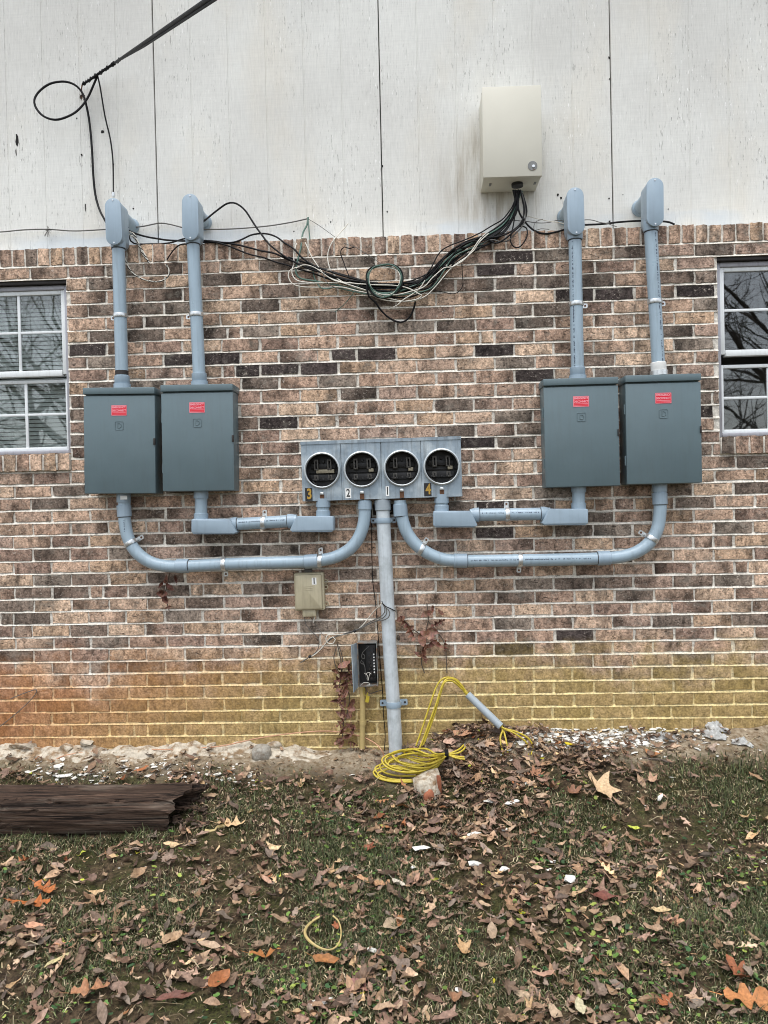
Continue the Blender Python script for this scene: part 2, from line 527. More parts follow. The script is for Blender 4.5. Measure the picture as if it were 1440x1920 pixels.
def glass_mat(name, k):
    m_ = bpy.data.materials.new(name)
    m_.use_nodes = True
    nt = m_.node_tree
    nt.nodes.clear()
    out = N(nt, 'ShaderNodeOutputMaterial')
    tr = N(nt, 'ShaderNodeBsdfTransparent')
    tr.inputs[0].default_value = (0.93, 0.96, 0.955, 1)
    gl = N(nt, 'ShaderNodeBsdfGlossy')
    gl.inputs['Roughness'].default_value = 0.015
    fr = N(nt, 'ShaderNodeFresnel')
    fr.inputs['IOR'].default_value = 1.52
    mx = N(nt, 'ShaderNodeMixShader')
    nt.links.new(math_n(nt, 'MULTIPLY', fr.outputs[0], k, clamp=True), mx.inputs[0])
    nt.links.new(tr.outputs[0], mx.inputs[1])
    nt.links.new(gl.outputs[0], mx.inputs[2])
    nt.links.new(mx.outputs[0], out.inputs[0])
    vec = mapped(nt)
    b = N(nt, 'ShaderNodeBump')
    b.inputs['Strength'].default_value = 0.05
    b.inputs['Distance'].default_value = 0.01
    nt.links.new(noise_n(nt, vec, 3.0, 2), b.inputs['Height'])
    nt.links.new(b.outputs[0], gl.inputs['Normal'])
    return m_
M['glass'] = glass_mat('window_glass', 2.0)

def ground_mat():
    m_, nt, bs = nodes('lawn_soil')
    vec = mapped(nt)
    n1 = noise_n(nt, vec, 2.6, 6, 0.6)
    n2 = noise_n(nt, vec, 34, 8, 0.7)
    n3 = noise_n(nt, mapped(nt, (1, 1, 1), (5, 5, 5)), 6.5, 6, 0.65)
    b = mix(nt, C(46, 37, 29), C(104, 88, 68), ramp(nt, n2, [(0.40, 0.0), (0.62, 1.0)]))
    b = mix(nt, b, mix(nt, C(38, 41, 22), C(78, 82, 42), ramp(nt, noise_n(nt, vec, 120, 6, 0.7), [(0.4, 0.0), (0.62, 1.0)])), ramp(nt, n3, [(0.42, 0.0), (0.6, 0.8)]))
    b = mix(nt, b, C(44, 38, 30), ramp(nt, noise_n(nt, vec, 70, 6, 0.7), [(0.3, 0.8), (0.5, 0.0)]))
    # pale lime dust and sand close to the wall
    g = N(nt, 'ShaderNodeNewGeometry')
    sx = N(nt, 'ShaderNodeSeparateXYZ')
    nt.links.new(g.outputs['Position'], sx.inputs[0])
    f = N(nt, 'ShaderNodeMapRange', interpolation_type='SMOOTHSTEP')
    f.inputs['From Min'].default_value = -0.34
    f.inputs['From Max'].default_value = -0.06
    nt.links.new(math_n(nt, 'ADD', sx.outputs['Y'], math_n(nt, 'MULTIPLY', math_n(nt, 'SUBTRACT', n1, 0.5), 0.5)), f.inputs['Value'])
    dust = mix(nt, C(178, 164, 142), C(120, 100, 76), ramp(nt, n2, [(0.4, 0.0), (0.65, 1.0)]))
    b = mix(nt, b, dust, math_n(nt, 'MULTIPLY', f.outputs[0], 0.9))
    nt.links.new(b, bs.inputs['Base Color'])
    bs.inputs['Roughness'].default_value = 0.97
    bs.inputs['Specular IOR Level'].default_value = 0.15
    bump(nt, bs, math_n(nt, 'ADD', n2, math_n(nt, 'MULTIPLY', noise_n(nt, vec, 150, 5, 0.7), 0.4)), 1.0, 0.016)
    return m_
M['ground'] = ground_mat()

def timber_mat():
    m_, nt, bs = nodes('rotten_creosoted_timber')
    gr = noise_n(nt, mapped(nt, (3.0, 70, 90)), 1.0, 8, 0.7, 0.5)
    cr = noise_n(nt, mapped(nt, (2.4, 70, 90), (3, 1, 1)), 1.0, 6, 0.65, 0.8)
    b = mix(nt, C(34, 27, 23), C(98, 78, 65), ramp(nt, gr, [(0.35, 0.0), (0.72, 1.0)]))
    b = mix(nt, b, C(132, 108, 92), ramp(nt, noise_n(nt, mapped(nt, (4, 70, 70), (9, 2, 2)), 1.0, 5, 0.6), [(0.62, 0.0), (0.75, 0.6)]))
    b = mix(nt, b, C(20, 15, 12), ramp(nt, cr, [(0.40, 0.9), (0.46, 0.0)]))
    b = mix(nt, b, C(124, 112, 100), ramp(nt, noise_n(nt, mapped(nt, (2.2, 9, 40), (4, 6, 1)), 1.0, 6, 0.65), [(0.50, 0.0), (0.66, 0.55)]))
    nt.links.new(b, bs.inputs['Base Color'])
    bs.inputs['Roughness'].default_value = 0.9
    bs.inputs['Specular IOR Level'].default_value = 0.2
    bump(nt, bs, math_n(nt, 'ADD', gr, cr), 1.0, 0.012)
    return m_
M['timber'] = timber_mat()

# ================================================================ GROUND
_w0 = [P(px, py, 0.0) for px, py in ((-700, 1412), (0, 1403), (300, 1403), (480, 1397), (720, 1402), (820, 1392), (960, 1372), (1180, 1364), (1440, 1362), (2200, 1352))]
WX = np.array([p.x for p in _w0]); WZ = np.array([p.z for p in _w0])
PS = np.array([-1.0, 0.0, 0.12, 0.35, 0.75, 1.2, 1.75, 2.5, 4.0, 8.0, 90.0])
PZ = np.array([0.0, 0.0, -0.035, -0.10, -0.185, -0.245, -0.30, -0.35, -0.42, -0.52, -0.9])
MX = P(880, 1380, 0.1).x
def G(x, y):
    x = np.asarray(x, float); y = np.asarray(y, float)
    s = -y
    near = np.exp(-np.clip(s, 0, None) / 1.2)
    z = np.interp(x, WX, WZ) * near + 0.02 * (1 - near) + np.interp(s, PS, PZ)
    z = z + 0.012 * np.sin(x * 4.1 + 1.3 * np.sin(y * 2.2)) + 0.010 * np.sin(y * 6.3 + x * 2.7 + 1.0) + 0.006 * np.sin(x * 13.7 + y * 9.1) + 0.005 * np.sin(x * 21.0 - y * 17.0 + 2) + 0.0025 * np.sin(x * 47 + y * 31) + 0.0025 * np.sin(x * 39 - y * 53)
    z = z + 0.05 * np.exp(-((x - MX) / 0.22) ** 2 - ((s - 0.08) / 0.12) ** 2)
    return z

def gp(px, py, lift=0.0):
    """photo pixel -> point on the ground"""
    v = RM @ Vector(((px - 720.0) / FPX, 1.0, -(py - 960.0) / FPX))
    t = 1.0
    while t < 8:
        p = EYE + v * t
        if p.z < float(G(p.x, p.y)) + lift or p.y > -0.005:
            break
        t += 0.004
    return EYE + v * t

xs = np.unique(np.concatenate([np.linspace(-80, -4, 26), np.linspace(-4, 4, 261), np.linspace(4, 80, 26)]))
ys = np.unique(np.concatenate([np.linspace(-90, -4.5, 30), np.linspace(-4.5, 0.35, 160)]))
gx, gy = np.meshgrid(xs, ys)
gz = G(gx, gy)
gm = MB()
gm.v = np.stack([gx.ravel(), gy.ravel(), gz.ravel()], 1).tolist()
nx = len(xs)
gm.f = [(j * nx + i, j * nx + i + 1, (j + 1) * nx + i + 1, (j + 1) * nx + i) for j in range(len(ys) - 1) for i in range(nx - 1)]
gm.mi = [0] * len(gm.f)
go = gm.build('ground', M['ground'], smooth=180)
go['kind'] = 'structure'
go['label'] = 'mossy lawn soil sloping down from the wall'

# ================================================================ BUILDING
house = thing('brick_building', 'brown brick house wall with white painted siding above', 'building', (0, 0.05, 0.0))

# --- brick courses: bed joints as read from the photograph along one vertical line
J = [468.3, 492.5, 517.5, 543.5, 569, 594, 618, 643, 667.5, 692, 717.3, 743, 768, 792.5, 816.7, 839.5, 863.5, 888.5, 912.5, 937.3, 961.2, 985.3, 1010, 1034.7, 1059, 1083.3, 1107.8, 1132, 1156.7, 1181.3, 1204.5, 1229, 1252.7, 1277.5, 1301.7, 1325.8, 1349, 1373, 1397, 1421, 1445]
JZ = [P(964, y).z for y in J]
MOD = 0.2036
X0, X1 = -3.1, 3.1
RTOP = P(964, 434).z
# window openings (x0, x1, z0 = under the sill bricks, z1)
LXR, RXL = P(129, 690).x, P(1346, 650).x
OPEN = [(LXR - 0.80, LXR, JZ[16], JZ[1]), (RXL, RXL + 0.80, JZ[16], JZ[1])]
SILLH = 0.095

darks = [(960, 480), (935, 507), (1070, 553), (1035, 578), (1002, 603), (897, 533), (960, 530), (943, 580), (507, 497), (517, 545), (422, 620), (500, 618), (630, 663), (422, 667), (520, 692), (593, 690), (467, 790), (893, 828), (968, 778), (1002, 803), (917, 947), (997, 947), (925, 998), (1068, 995), (870, 947), (968, 1217), (1150, 548), (1180, 472), (1117, 525), (1283, 542), (1247, 520), (158, 652), (413, 620), (413, 670), (187, 577), (267, 577), (270, 623), (463, 790), (1307, 542), (1033, 570), (990, 945), (337, 1010), (423, 1010), (370, 1033), (150, 1083), (147, 1180), (350, 1127), (1070, 995), (1153, 993), (1193, 1115), (1043, 1093), (1307, 1088), (585, 1010), (520, 1033), (470, 1033), (830, 497), (640, 497), (290, 550), (310, 498), (215, 498), (750, 520), (330, 578)]
blacks = {(960, 480), (935, 507), (1070, 553), (1035, 578), (630, 663), (520, 692), (593, 690), (893, 828), (917, 947), (925, 998), (968, 1217), (1150, 548), (422, 620), (413, 670), (158, 652), (1283, 542), (1307, 542), (422, 667)}
DK = [(P(px, py).x, P(px, py).z, (px, py) in blacks) for px, py in darks]

TAN = [C(190, 160, 138), C(198, 169, 146), C(180, 150, 130), C(206, 177, 152), C(190, 160, 134)]
TAN = [tuple(v * k_ for v, k_ in zip(c, (1.05, 1.06, 1.05))) for c in TAN]
BRN = [C(168, 140, 122), C(174, 147, 131), C(158, 131, 116), C(180, 152, 133)]
BRN = [tuple(v * k_ for v, k_ in zip(c, (1.04, 1.06, 1.05))) for c in BRN]
DRK = [C(132, 112, 102), C(140, 121, 111), C(120, 104, 96), C(148, 131, 121)]
DRK = [tuple(v * k_ for v, k_ in zip(c, (1.0, 1.04, .98))) for c in DRK]
BLK = [C(68, 60, 57), C(60, 53, 51), C(78, 69, 66)]

def brick_mesh(mb, x0, x1, z0, z1, base, smudge, proud, nx=6, nz=3, hand=1.0):
    """front grid with worn, uneven edges and four returns into the joint"""
    W_, H_ = x1 - x0, z1 - z0
    vs, cs = [], []
    sa, sb = rng.random() * 50, rng.random() * 50
    end = rng.choice((0, 0, 0, 1, 1, 2, 2, 3))
    for k in range(nz):
        for i in range(nx):
            u, w = i / (nx - 1), k / (nz - 1)
            q = noise.noise(Vector((x0 * 9 + u * 3 + sa, z0 * 9 + w * 2, sb)))
            ex = (rng.random() - 0.5) * 0.0056 * hand if i in (0, nx - 1) else 0
            ez = (rng.random() - 0.5) * 0.0062 * hand if k in (0, nz - 1) else 0
            yy = -proud + q * 0.0022 + (0.0016 if (i in (0, nx - 1) or k in (0, nz - 1)) else 0)
            vs.append((x0 + u * W_ + ex, yy, z0 + w * H_ + ez))
            n2 = noise.noise(Vector((u * 2.6 + sb, w * 0.8 + sa, sa)))
            f = 0.0
            if end == 1: f = max(0, 1 - u * 1.8)
            elif end == 2: f = max(0, u * 1.8 - 0.8)
            elif end == 3: f = max(0, .8 - abs(u - 0.5) * 2.6)
            f = min(1, max(0, (f + n2 * 1.1) * 1.25 - .12)) * smudge
            cs.append(tuple(base[j] * (1 - f) + base[j] * 0.20 * f for j in range(3)))
    fs = [(k * nx + i, k * nx + i + 1, (k + 1) * nx + i + 1, (k + 1) * nx + i) for k in range(nz - 1) for i in range(nx - 1)]
    border = [i for i in range(nx)] + [k * nx + nx - 1 for k in range(1, nz)] + [(nz - 1) * nx + i for i in range(nx - 2, -1, -1)] + [k * nx for k in range(nz - 2, 0, -1)]
    nb, n0 = len(border), len(vs)
    for b in border:
        v = vs[b]
        vs.append((v[0], 0.022, v[2]))
        cs.append(tuple(c * 0.9 for c in cs[b]))
    for q in range(nb):
        a, b = border[q], border[(q + 1) % nb]
        fs.append((b, a, n0 + q, n0 + (q + 1) % nb))
    mb.add(vs, fs, cs)

bricks = []   # (x0,x1,z0,z1)
HJ = 0.0132
for i in range(len(JZ) - 1):
    zt, zb = JZ[i] - HJ / 2, JZ[i + 1] + HJ / 2
    ym = (J[i] + J[i + 1]) / 2
    xj = P(964 if i % 2 else 964 - 36.7, ym).x + rng.uniform(-0.007, 0.007)
    k0 = int((X0 - xj) / MOD) - 1
    k1 = int((X1 - xj) / MOD) + 1
    for k in range(k0, k1):
        a = xj + k * MOD + HJ / 2 + rng.uniform(-0.003, 0.003)
        b = xj + (k + 1) * MOD - HJ / 2 + rng.uniform(-0.003, 0.003)
        segs = [(a, b)]
        if rng.random() < 0.035:
            c = a + (b - a) * rng.choice((0.33, 0.5, 0.66))
            segs = [(a, c - HJ / 2), (c + HJ / 2, b)]
        for (a_, b_) in segs:
            zc = (zt + zb) / 2
            parts = [(a_, b_)]
            for (ox0, ox1, oz0, oz1) in OPEN:
                nxt = []
                for (p, q) in parts:
                    if oz0 < zc < oz1 and q > ox0 and p < ox1:
                        if p < ox0 - 0.02: nxt.append((p, ox0))
                        if q > ox1 + 0.02: nxt.append((ox1, q))
                    else:
                        nxt.append((p, q))
                parts = nxt
            for (p, q) in parts:
                if q - p > 0.022: bricks.append((p, q, zb + rng.uniform(-0.003, 0.003), zt + rng.uniform(-0.003, 0.003), 'stretcher'))
# rowlock course under the siding, rowlock sills
rx = X0
rx = P(725, 450).x - int((P(725, 450).x - X0) / 0.0685) * 0.0685
while rx < X1:
    bricks.append((rx + 0.006, rx + 0.0685 - 0.006 + rng.uniform(-0.002, 0.002), JZ[0] + HJ / 2, RTOP + rng.uniform(-0.003, 0.003), 'rowlock'))
    rx += 0.0685
for (ox0, ox1, oz0, oz1) in OPEN:
    n = 11
    st = (ox1 - ox0 + 0.0) / n
    for k in range(n):
        bricks.append((ox0 + k * st + 0.007, ox0 + (k + 1) * st - 0.007, oz0 + 0.008, oz0 + SILLH, 'sill'))

def brick_color(x, z, kind):
    for (dx, dz, bl) in DK:
        pass
    r_ = rng.random()
    up_ = (z - 0.2) / 2.2
    pk, pd = 0.005 + 0.03 * up_, 0.10 + 0.12 * up_
    if kind == 'rowlock': pk, pd = 0.0, 0.08
    if kind == 'sill': pk, pd = 0.0, 0.05
    if r_ < pk: return rng.choice(BLK), 0.3
    if r_ < pk + pd: return rng.choice(DRK), 0.8
    if r_ < pk + pd + 0.34: return rng.choice(BRN), 0.9
    return rng.choice(TAN), 0.75

def in_view(x, z):
    v = Vector((x, 0, z)) - EYE
    c_ = Vector((v.dot(right), v.dot(up), v.dot(fwd)))
    return 720 + c_.x / c_.z * FPX, 960 - c_.y / c_.z * FPX

info = []
for (a, b, z0, z1, kind) in bricks:
    cx, cz = (a + b) / 2, (z0 + z1) / 2
    base, sm = brick_color(cx, cz, kind)
    for (dx, dz, bl) in DK:
        if a - 0.006 <= dx <= b + 0.006 and z0 - 0.006 <= dz <= z1 + 0.006:
            base, sm = (rng.choice(BLK), 0.3) if bl else (rng.choice(DRK), 0.9)
    px, py = in_view(cx, cz)
    info.append((a, b, z0, z1, kind, base, sm, px, py))
# the bricks that show largest and least covered become parts of their own, the rest is one part
covered = [(150, 445, 715, 935), (1010, 1320, 695, 920), (560, 870, 820, 945)]
def score(t):
    a, b, z0, z1, kind, base, sm, px, py = t
    if not (10 < px < 1430 and 440 < py < 1385): return 9e9
    pen = 0
    for (x0, x1, y0, y1) in covered:
        if x0 < px < x1 and y0 < py < y1: pen = 5000
    area = (b - a) * (z1 - z0)
    return pen + math.hypot((px - 720), (py - 930) * 1.15) - area * 2e4
order = sorted(range(len(info)), key=lambda k: score(info[k]))
single = set(order[:300])
rest = MB()
for k, (a, b, z0, z1, kind, base, sm, px, py) in enumerate(info):
    v = rng.uniform(0.9, 1.12)
    base = tuple(c * v for c in base)
    proud = rng.uniform(-0.0012, 0.0022)
    if kind == 'sill': proud += 0.018
    nx_ = 6 if (b - a) > 0.1 else 4
    if k in single:
        mb = MB()
        brick_mesh(mb, a, b, z0, z1, base, sm, proud, nx_, 3)
        mb.build('brick', M['brick'], house, smooth=50)
    else:
        brick_mesh(rest, a, b, z0, z1, base, sm, proud, nx_, 3)
rest.build('brickwork', M['brick'], house, smooth=50, kind='stuff')

# mortar backing with real openings
def wall_with_holes(mb, x0, x1, z0, z1, holes, y, step=0.05):
    xs_ = sorted(set([x0, x1] + [h[0] for h in holes] + [h[1] for h in holes]))
    zs_ = sorted(set([z0, z1] + [h[2] for h in holes] + [h[3] for h in holes]))
    for i in range(len(xs_) - 1):
        for j in range(len(zs_) - 1):
            cx, cz = (xs_[i] + xs_[i + 1]) / 2, (zs_[j] + zs_[j + 1]) / 2
            if any(h[0] < cx < h[1] and h[2] < cz < h[3] for h in holes): continue
            a, b, c, d = xs_[i], xs_[i + 1], zs_[j], zs_[j + 1]
            n1, n2 = max(1, int((b - a) / step)), max(1, int((d - c) / step))
            vs = [(a + (b - a) * p / n1, y, c + (d - c) * q / n2) for q in range(n2 + 1) for p in range(n1 + 1)]
            fs = [(q * (n1 + 1) + p, q * (n1 + 1) + p + 1, (q + 1) * (n1 + 1) + p + 1, (q + 1) * (n1 + 1) + p) for q in range(n2) for p in range(n1)]
            mb.add(vs, fs)
mo = MB()
holes = [(o[0] + 0.004, o[1] - 0.004, o[2] + SILLH - 0.004, o[3] - 0.004) for o in OPEN]
def strip(za, ya, zb, yb):
    n = 124
    segs = [(X0, X1)]
    zc = (za + zb) / 2
    for h in holes:
        if h[2] < zc < h[3]:
            nw = []
            for (p, q) in segs:
                if h[0] > p and h[1] < q: nw += [(p, h[0]), (h[1], q)]
                elif h[0] <= p < h[1]: nw.append((h[1], q))
                elif h[0] < q <= h[1]: nw.append((p, h[0]))
                else: nw.append((p, q))
            segs = nw
    for (p, q) in segs:
        k = max(1, int((q - p) / 0.03))
        vs = []
        for z_, y_ in ((za, ya), (zb, yb)):
            for i in range(k + 1):
                x_ = p + (q - p) * i / k
                wv = 0.0016 * noise.noise(Vector((x_ * 17, z_ * 40, 3)))
                vs.append((x_, y_ + (wv if y_ < .004 else wv * .6), z_ + 0.0014 * noise.noise(Vector((x_ * 23, z_ * 31, 9)))))
        mo.add(vs, [(i, i + 1, k + 2 + i, k + 1 + i) for i in range(k)])
zprev, yprev = JZ[-1] - HJ / 2, 0.0055
for k_ in range(len(JZ) - 1, -1, -1):
    zb_, zt_ = JZ[k_] - HJ / 2, JZ[k_] + HJ / 2
    strip(zprev, yprev, zb_ - 0.002, 0.0058)
    strip(zb_ - 0.002, 0.0058, zb_ + 0.0015, 0.0004)
    strip(zb_ + 0.0015, 0.0004, zt_, 0.0070)
    zprev, yprev = zt_, 0.0070
strip(zprev, yprev, RTOP - 0.004, 0.0055)
# sloping top ledge behind the rowlock course and reveals of the openings
mo.add([(X0, 0.0055, RTOP - 0.004), (X1, 0.0055, RTOP - 0.004), (X1, 0.135, RTOP + 0.012), (X0, 0.135, RTOP + 0.012)], [(0, 1, 2, 3)])
for (a, b, c, d) in holes:
    mo.add([(a, 0.0055, c), (a, 0.12, c), (a, 0.12, d), (a, 0.0055, d), (b, 0.0055, c), (b, 0.12, c), (b, 0.12, d), (b, 0.0055, d)],
           [(0, 1, 2, 3), (7, 6, 5, 4), (3, 2, 6, 7), (4, 5, 1, 0)])
mo.build('mortar', M['mortar'], house, smooth=0)
# sills: mortar core under the projecting rowlock bricks
for (ox0, ox1, oz0, oz1) in OPEN:
    s_ = MB()
    s_.box(((ox0 + ox1) / 2, 0.012, oz0 + SILLH / 2 + 0.002), (ox1 - ox0 - 0.006, 0.044, SILLH - 0.012), 0.002)
    s_.build('sill_mortar', M['mortar'], house)

# --- siding: grooved plywood panels, 4 ft wide, set back on the ledge
SD = 0.125
seams = [P(290, 200, -SD).x, P(713, 200, -SD).x, P(1146, 200, -SD).x]
pw = (seams[2] - seams[0]) / 2
edges = [seams[0] - pw * 2, seams[0] - pw, seams[0], seams[1], seams[2], seams[2] + pw, seams[2] + pw * 2]
ZS0, ZS1 = RTOP - 0.012, 5.2
for i in range(len(edges) - 1):
    a, b = edges[i] + 0.0022, edges[i + 1] - 0.0022
    prof = [(a, SD + 0.006), (a + 0.002, SD)]
    g_ = a + 0.2
    while g_ < b - 0.04:
        prof += [(g_ - 0.0045, SD), (g_ - 0.003, SD + 0.0022), (g_ + 0.003, SD + 0.0022), (g_ + 0.0045, SD)]
        g_ += 0.2032
    prof += [(b - 0.002, SD), (b, SD + 0.006)]
    mb = MB()
    n = len(prof)
    nzs = 14
    tilt = math.tan(0.0)
    vs = []
    for q in range(nzs + 1):
        z = ZS0 + (ZS1 - ZS0) * q / nzs
        if q == 0: pass
        for (x, y) in prof:
            zz = z + (0.0045 * noise.noise(Vector((x * 11, 0.3, 2))) if q == 0 else 0)
            vs.append((x, y + 0.0014 * noise.noise(Vector((x * 1.3, z * 0.9, i))), zz))
    fs = [(q * n + p, q * n + p + 1, (q + 1) * n + p + 1, (q + 1) * n + p) for q in range(nzs) for p in range(n - 1)]
    base_n = len(vs)
    vs += [(a, SD + 0.014, ZS0), (b, SD + 0.014, ZS0), (b, SD + 0.014, ZS1), (a, SD + 0.014, ZS1)]
    fs += [(base_n + 1, base_n, base_n + 3, base_n + 2), (0, nzs * n, base_n + 3, base_n), (n - 1, base_n + 1, base_n + 2, nzs * n + n - 1)]
    fs += [tuple([base_n] + [base_n + 1] + list(range(n - 1, -1, -1)))]
    mb.add(vs, fs)
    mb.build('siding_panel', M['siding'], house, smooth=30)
bk = MB()
bk.box(((X0 + X1) / 2, SD + 0.035, (ZS0 + ZS1) / 2), (X1 - X0 + 1.0, 0.03, ZS1 - ZS0), 0.0)
bk.build('sheathing', M['dark_gap'], house, smooth=0)
# gouges, knots and old fixing holes in the siding
gg = MB()
for px, py, w, h in ((32, 262, 7, 22), (30, 285, 2, 14), (192, 247, 7, 7), (153, 290, 4, 4), (152, 182, 6, 9), (250, 391, 3, 3), (1046, 365, 4, 6), (1052, 371, 4, 5), (1143, 415, 4, 4), (1142, 372, 4, 3), (726, 397, 3, 4), (717, 312, 4, 5), (1253, 392, 2, 2), (144, 222, 3, 5), (160, 388, 2, 16), (620, 416, 3, 3), (551, 434, 3, 3), (213, 308, 3, 5), (1168, 365, 2, 2), (1142, 108, 3, 5), (1143, 148, 3, 3)):
    c_ = P(px, py, -SD + 0.001)
    s_ = 4.0 / FPX
    out = [(math.cos(2 * math.pi * k / 9) * w * s_ / 2 * rng.uniform(0.6, 1.25), math.sin(2 * math.pi * k / 9) * h * s_ / 2 * rng.uniform(0.6, 1.25)) for k in range(9)]
    gg.prism(out, -SD - 0.001, -SD + 0.0016, 0, WF(c_.x, c_.z))
gg.build('nail_hole', M['dark_gap'], house, smooth=0, label='dark knots and old fixing holes in the siding', kind='stuff')
# twig-thin scuffs
# roof edge above the frame
rf = MB()
rf.box((0, 0.0, ZS1 + 0.09), (X1 - X0 + 2.4, 0.50, 0.14), 0.004)
rf.build('eave', M['soffit'], house)

# --- windows
def window(x0, x1, z0, z1, side):
    """double-hung vinyl window in its opening; z0 is the top of the sill bricks"""
    wn_ = MB()
    D0 = -0.035
    fr = 0.030
    def bar(mb, a, b, c, d, dd, dep, bev=0.003):
        mb.box(((a + b) / 2, -dd + dep / 2, (c + d) / 2), (b - a, dep, d - c), bev)
    # outer grey frame
    bar(wn_, x0 + 0.002, x0 + fr, z0 + 0.002, z1 - 0.024, D0, 0.07)
    bar(wn_, x1 - fr, x1 - 0.002, z0 + 0.002, z1 - 0.024, D0, 0.07)
    bar(wn_, x0 + fr, x1 - fr, z1 - 0.048, z1 - 0.024, D0 - 0.002, 0.066)
    bar(wn_, x0 + fr, x1 - fr, z0 + 0.002, z0 + 0.022, D0 - 0.002, 0.066)
    w = wn_.build('window', M['frame_grey'], house)
    lt = MB()
    bar(lt, x0 + 0.001, x1 - 0.001, z1 - 0.022, z1 - 0.002, -0.012, 0.09, 0.001)
    lt.build('lintel', M['frame_dark'], w)
    a, b = x0 + fr, x1 - fr
    zlo, zhi = z0 + 0.022, z1 - 0.048
    zm = zlo + (zhi - zlo) * 0.475
    gap = 0.012 if side == 'l' else 0.038
    lowtop = zm - 0.012 - gap
    inset = 0.012 if side == 'l' else 0.014
    sash = MB()      # upper sash
    bar(sash, a, a + 0.024, zm, zhi, D0 - 0.010, 0.03)
    bar(sash, b - 0.024, b, zm, zhi, D0 - 0.010, 0.03)
    bar(sash, a + 0.024, b - 0.024, zhi - 0.022, zhi, D0 - 0.012, 0.028)
    bar(sash, a + 0.024, b - 0.024, zm - 0.010, zm + 0.022, D0 - 0.004, 0.04)
    sash.build('sash', M['frame_white'], w)
    low = MB()
    bar(low, a + 0.004, a + 0.022, zlo, lowtop, D0 - 0.030, 0.03)
    bar(low, b - 0.022, b - 0.004, zlo, lowtop, D0 - 0.030, 0.03)
    bar(low, a + 0.022, b - 0.022, lowtop - 0.018, lowtop, D0 - 0.032, 0.028)
    bar(low, a + 0.022, b - 0.022, zlo, zlo + 0.020, D0 - 0.032, 0.028)
    low.build('sash', M['frame_white'], w)
    n = 3
    g0, g1 = a + 0.024, b - 0.024
    for k in range(1, n):
        x = g0 + (g1 - g0) * k / n + (-0.004 if side == 'l' else 0.03)
        mu = MB(); bar(mu, x - 0.008, x + 0.008, zm + 0.022, zhi - 0.022, D0 - 0.018, 0.012, 0.003)
        if side == 'l': mu.build('muntin', M['frame_white'], w)
        x = g0 + (g1 - g0) * k / n + (0.012 if side == 'l' else 0)
        mu = MB(); bar(mu, x - 0.008, x + 0.008, zlo + 0.020, lowtop - 0.018, D0 - 0.038, 0.012, 0.003); mu.build('muntin', M['frame_white'], w)
    zz = (zm + 0.022 + zhi - 0.022) / 2 + 0.004
    mu = MB(); bar(mu, g0, g1, zz - 0.007, zz + 0.007, D0 - 0.0195, 0.010, 0.003); mu.build('muntin', M['frame_white'], w)
    zz = (zlo + lowtop) / 2 + 0.006
    mu = MB(); bar(mu, g0, g1, zz - 0.007, zz + 0.007, D0 - 0.0395, 0.010, 0.003); mu.build('muntin', M['frame_white'], w)
    gl = MB(); bar(gl, g0 - 0.004, g1 + 0.004, zm + 0.018, zhi - 0.018, D0 - 0.024, 0.004, 0); gl.build('pane', M['glass'], w)
    gl = MB(); bar(gl, g0 - 0.004, g1 + 0.004, zlo + 0.016, lowtop - 0.014, D0 - 0.044, 0.004, 0); gl.build('pane', M['glass'], w)
    # dim room behind, open only towards the window
    rm = MB()
    X_, Y_ = 0.35, 1.6
    vs = [(x0 - X_, 0.125, z0 - 0.5), (x1 + X_, 0.125, z0 - 0.5), (x1 + X_, Y_, z0 - 0.5), (x0 - X_, Y_, z0 - 0.5),
          (x0 - X_, 0.125, z1 + 0.2), (x1 + X_, 0.125, z1 + 0.2), (x1 + X_, Y_, z1 + 0.2), (x0 - X_, Y_, z1 + 0.2)]
    rm.add(vs, [(0, 1, 2, 3), (7, 6, 5, 4), (3, 2, 6, 7), (0, 3, 7, 4), (2, 1, 5, 6)])
    wall_with_holes(rm, x0 - X_, x1 + X_, z0 - 0.5, z1 + 0.2, [(x0 + 0.01, x1 - 0.01, z0 + 0.01, z1 - 0.01)], 0.125, 9)
    rm.build('room_wall', M['room'], house, smooth=0)
    return a, b, zlo, zhi
la, lb, lz0, lz1 = window(OPEN[0][0], OPEN[0][1], OPEN[0][2] + SILLH, OPEN[0][3], 'l')
window(OPEN[1][0], OPEN[1][1], OPEN[1][2] + SILLH, OPEN[1][3], 'r')
# venetian blind behind the left window
bl = thing('window_blind', 'closed white venetian blind behind the window left of the disconnect boxes', 'blind', ((la + lb) / 2, 0.16, lz1))
z = lz1 - 0.03
first = None
while z > lz0 + 0.01:
    if first is None:
        mb = MB()
        mb.box(((la + lb) / 2, 0.16, z), (lb - la - 0.03, 0.024, 0.0022), 0.0005, Matrix.Rotation(R(56), 3, 'X'), 1)
        first = mb.build('slat', M['blind'], bl)
    else:
        o = first.copy(); col.objects.link(o)
        o.location = (0, 0, z - lz1)
    z -= 0.0225
hd = MB(); hd.box(((la + lb) / 2, 0.16, lz1 - 0.005), (lb - la - 0.02, 0.03, 0.035), 0.003); hd.build('headrail', M['blind'], bl)

# ================================================================ ELECTRICAL GEAR
def W(pts, d=0.03):
    return [P(p[0], p[1], p[2] if len(p) > 2 else d) for p in pts]

def copy_tree(o, parent=None, delta=Vector((0, 0, 0))):
    c = o.copy()
    col.objects.link(c)
    if parent is not None: c.parent = parent
    for ch in [q for q in bpy.data.objects if q.parent == o]:
        copy_tree(ch, c)
    return c

def ring_tube(frame, outline, d, r, n=6):
    pts = [frame(u, d, w) for (u, w) in outline]
    return pts + [pts[0]]

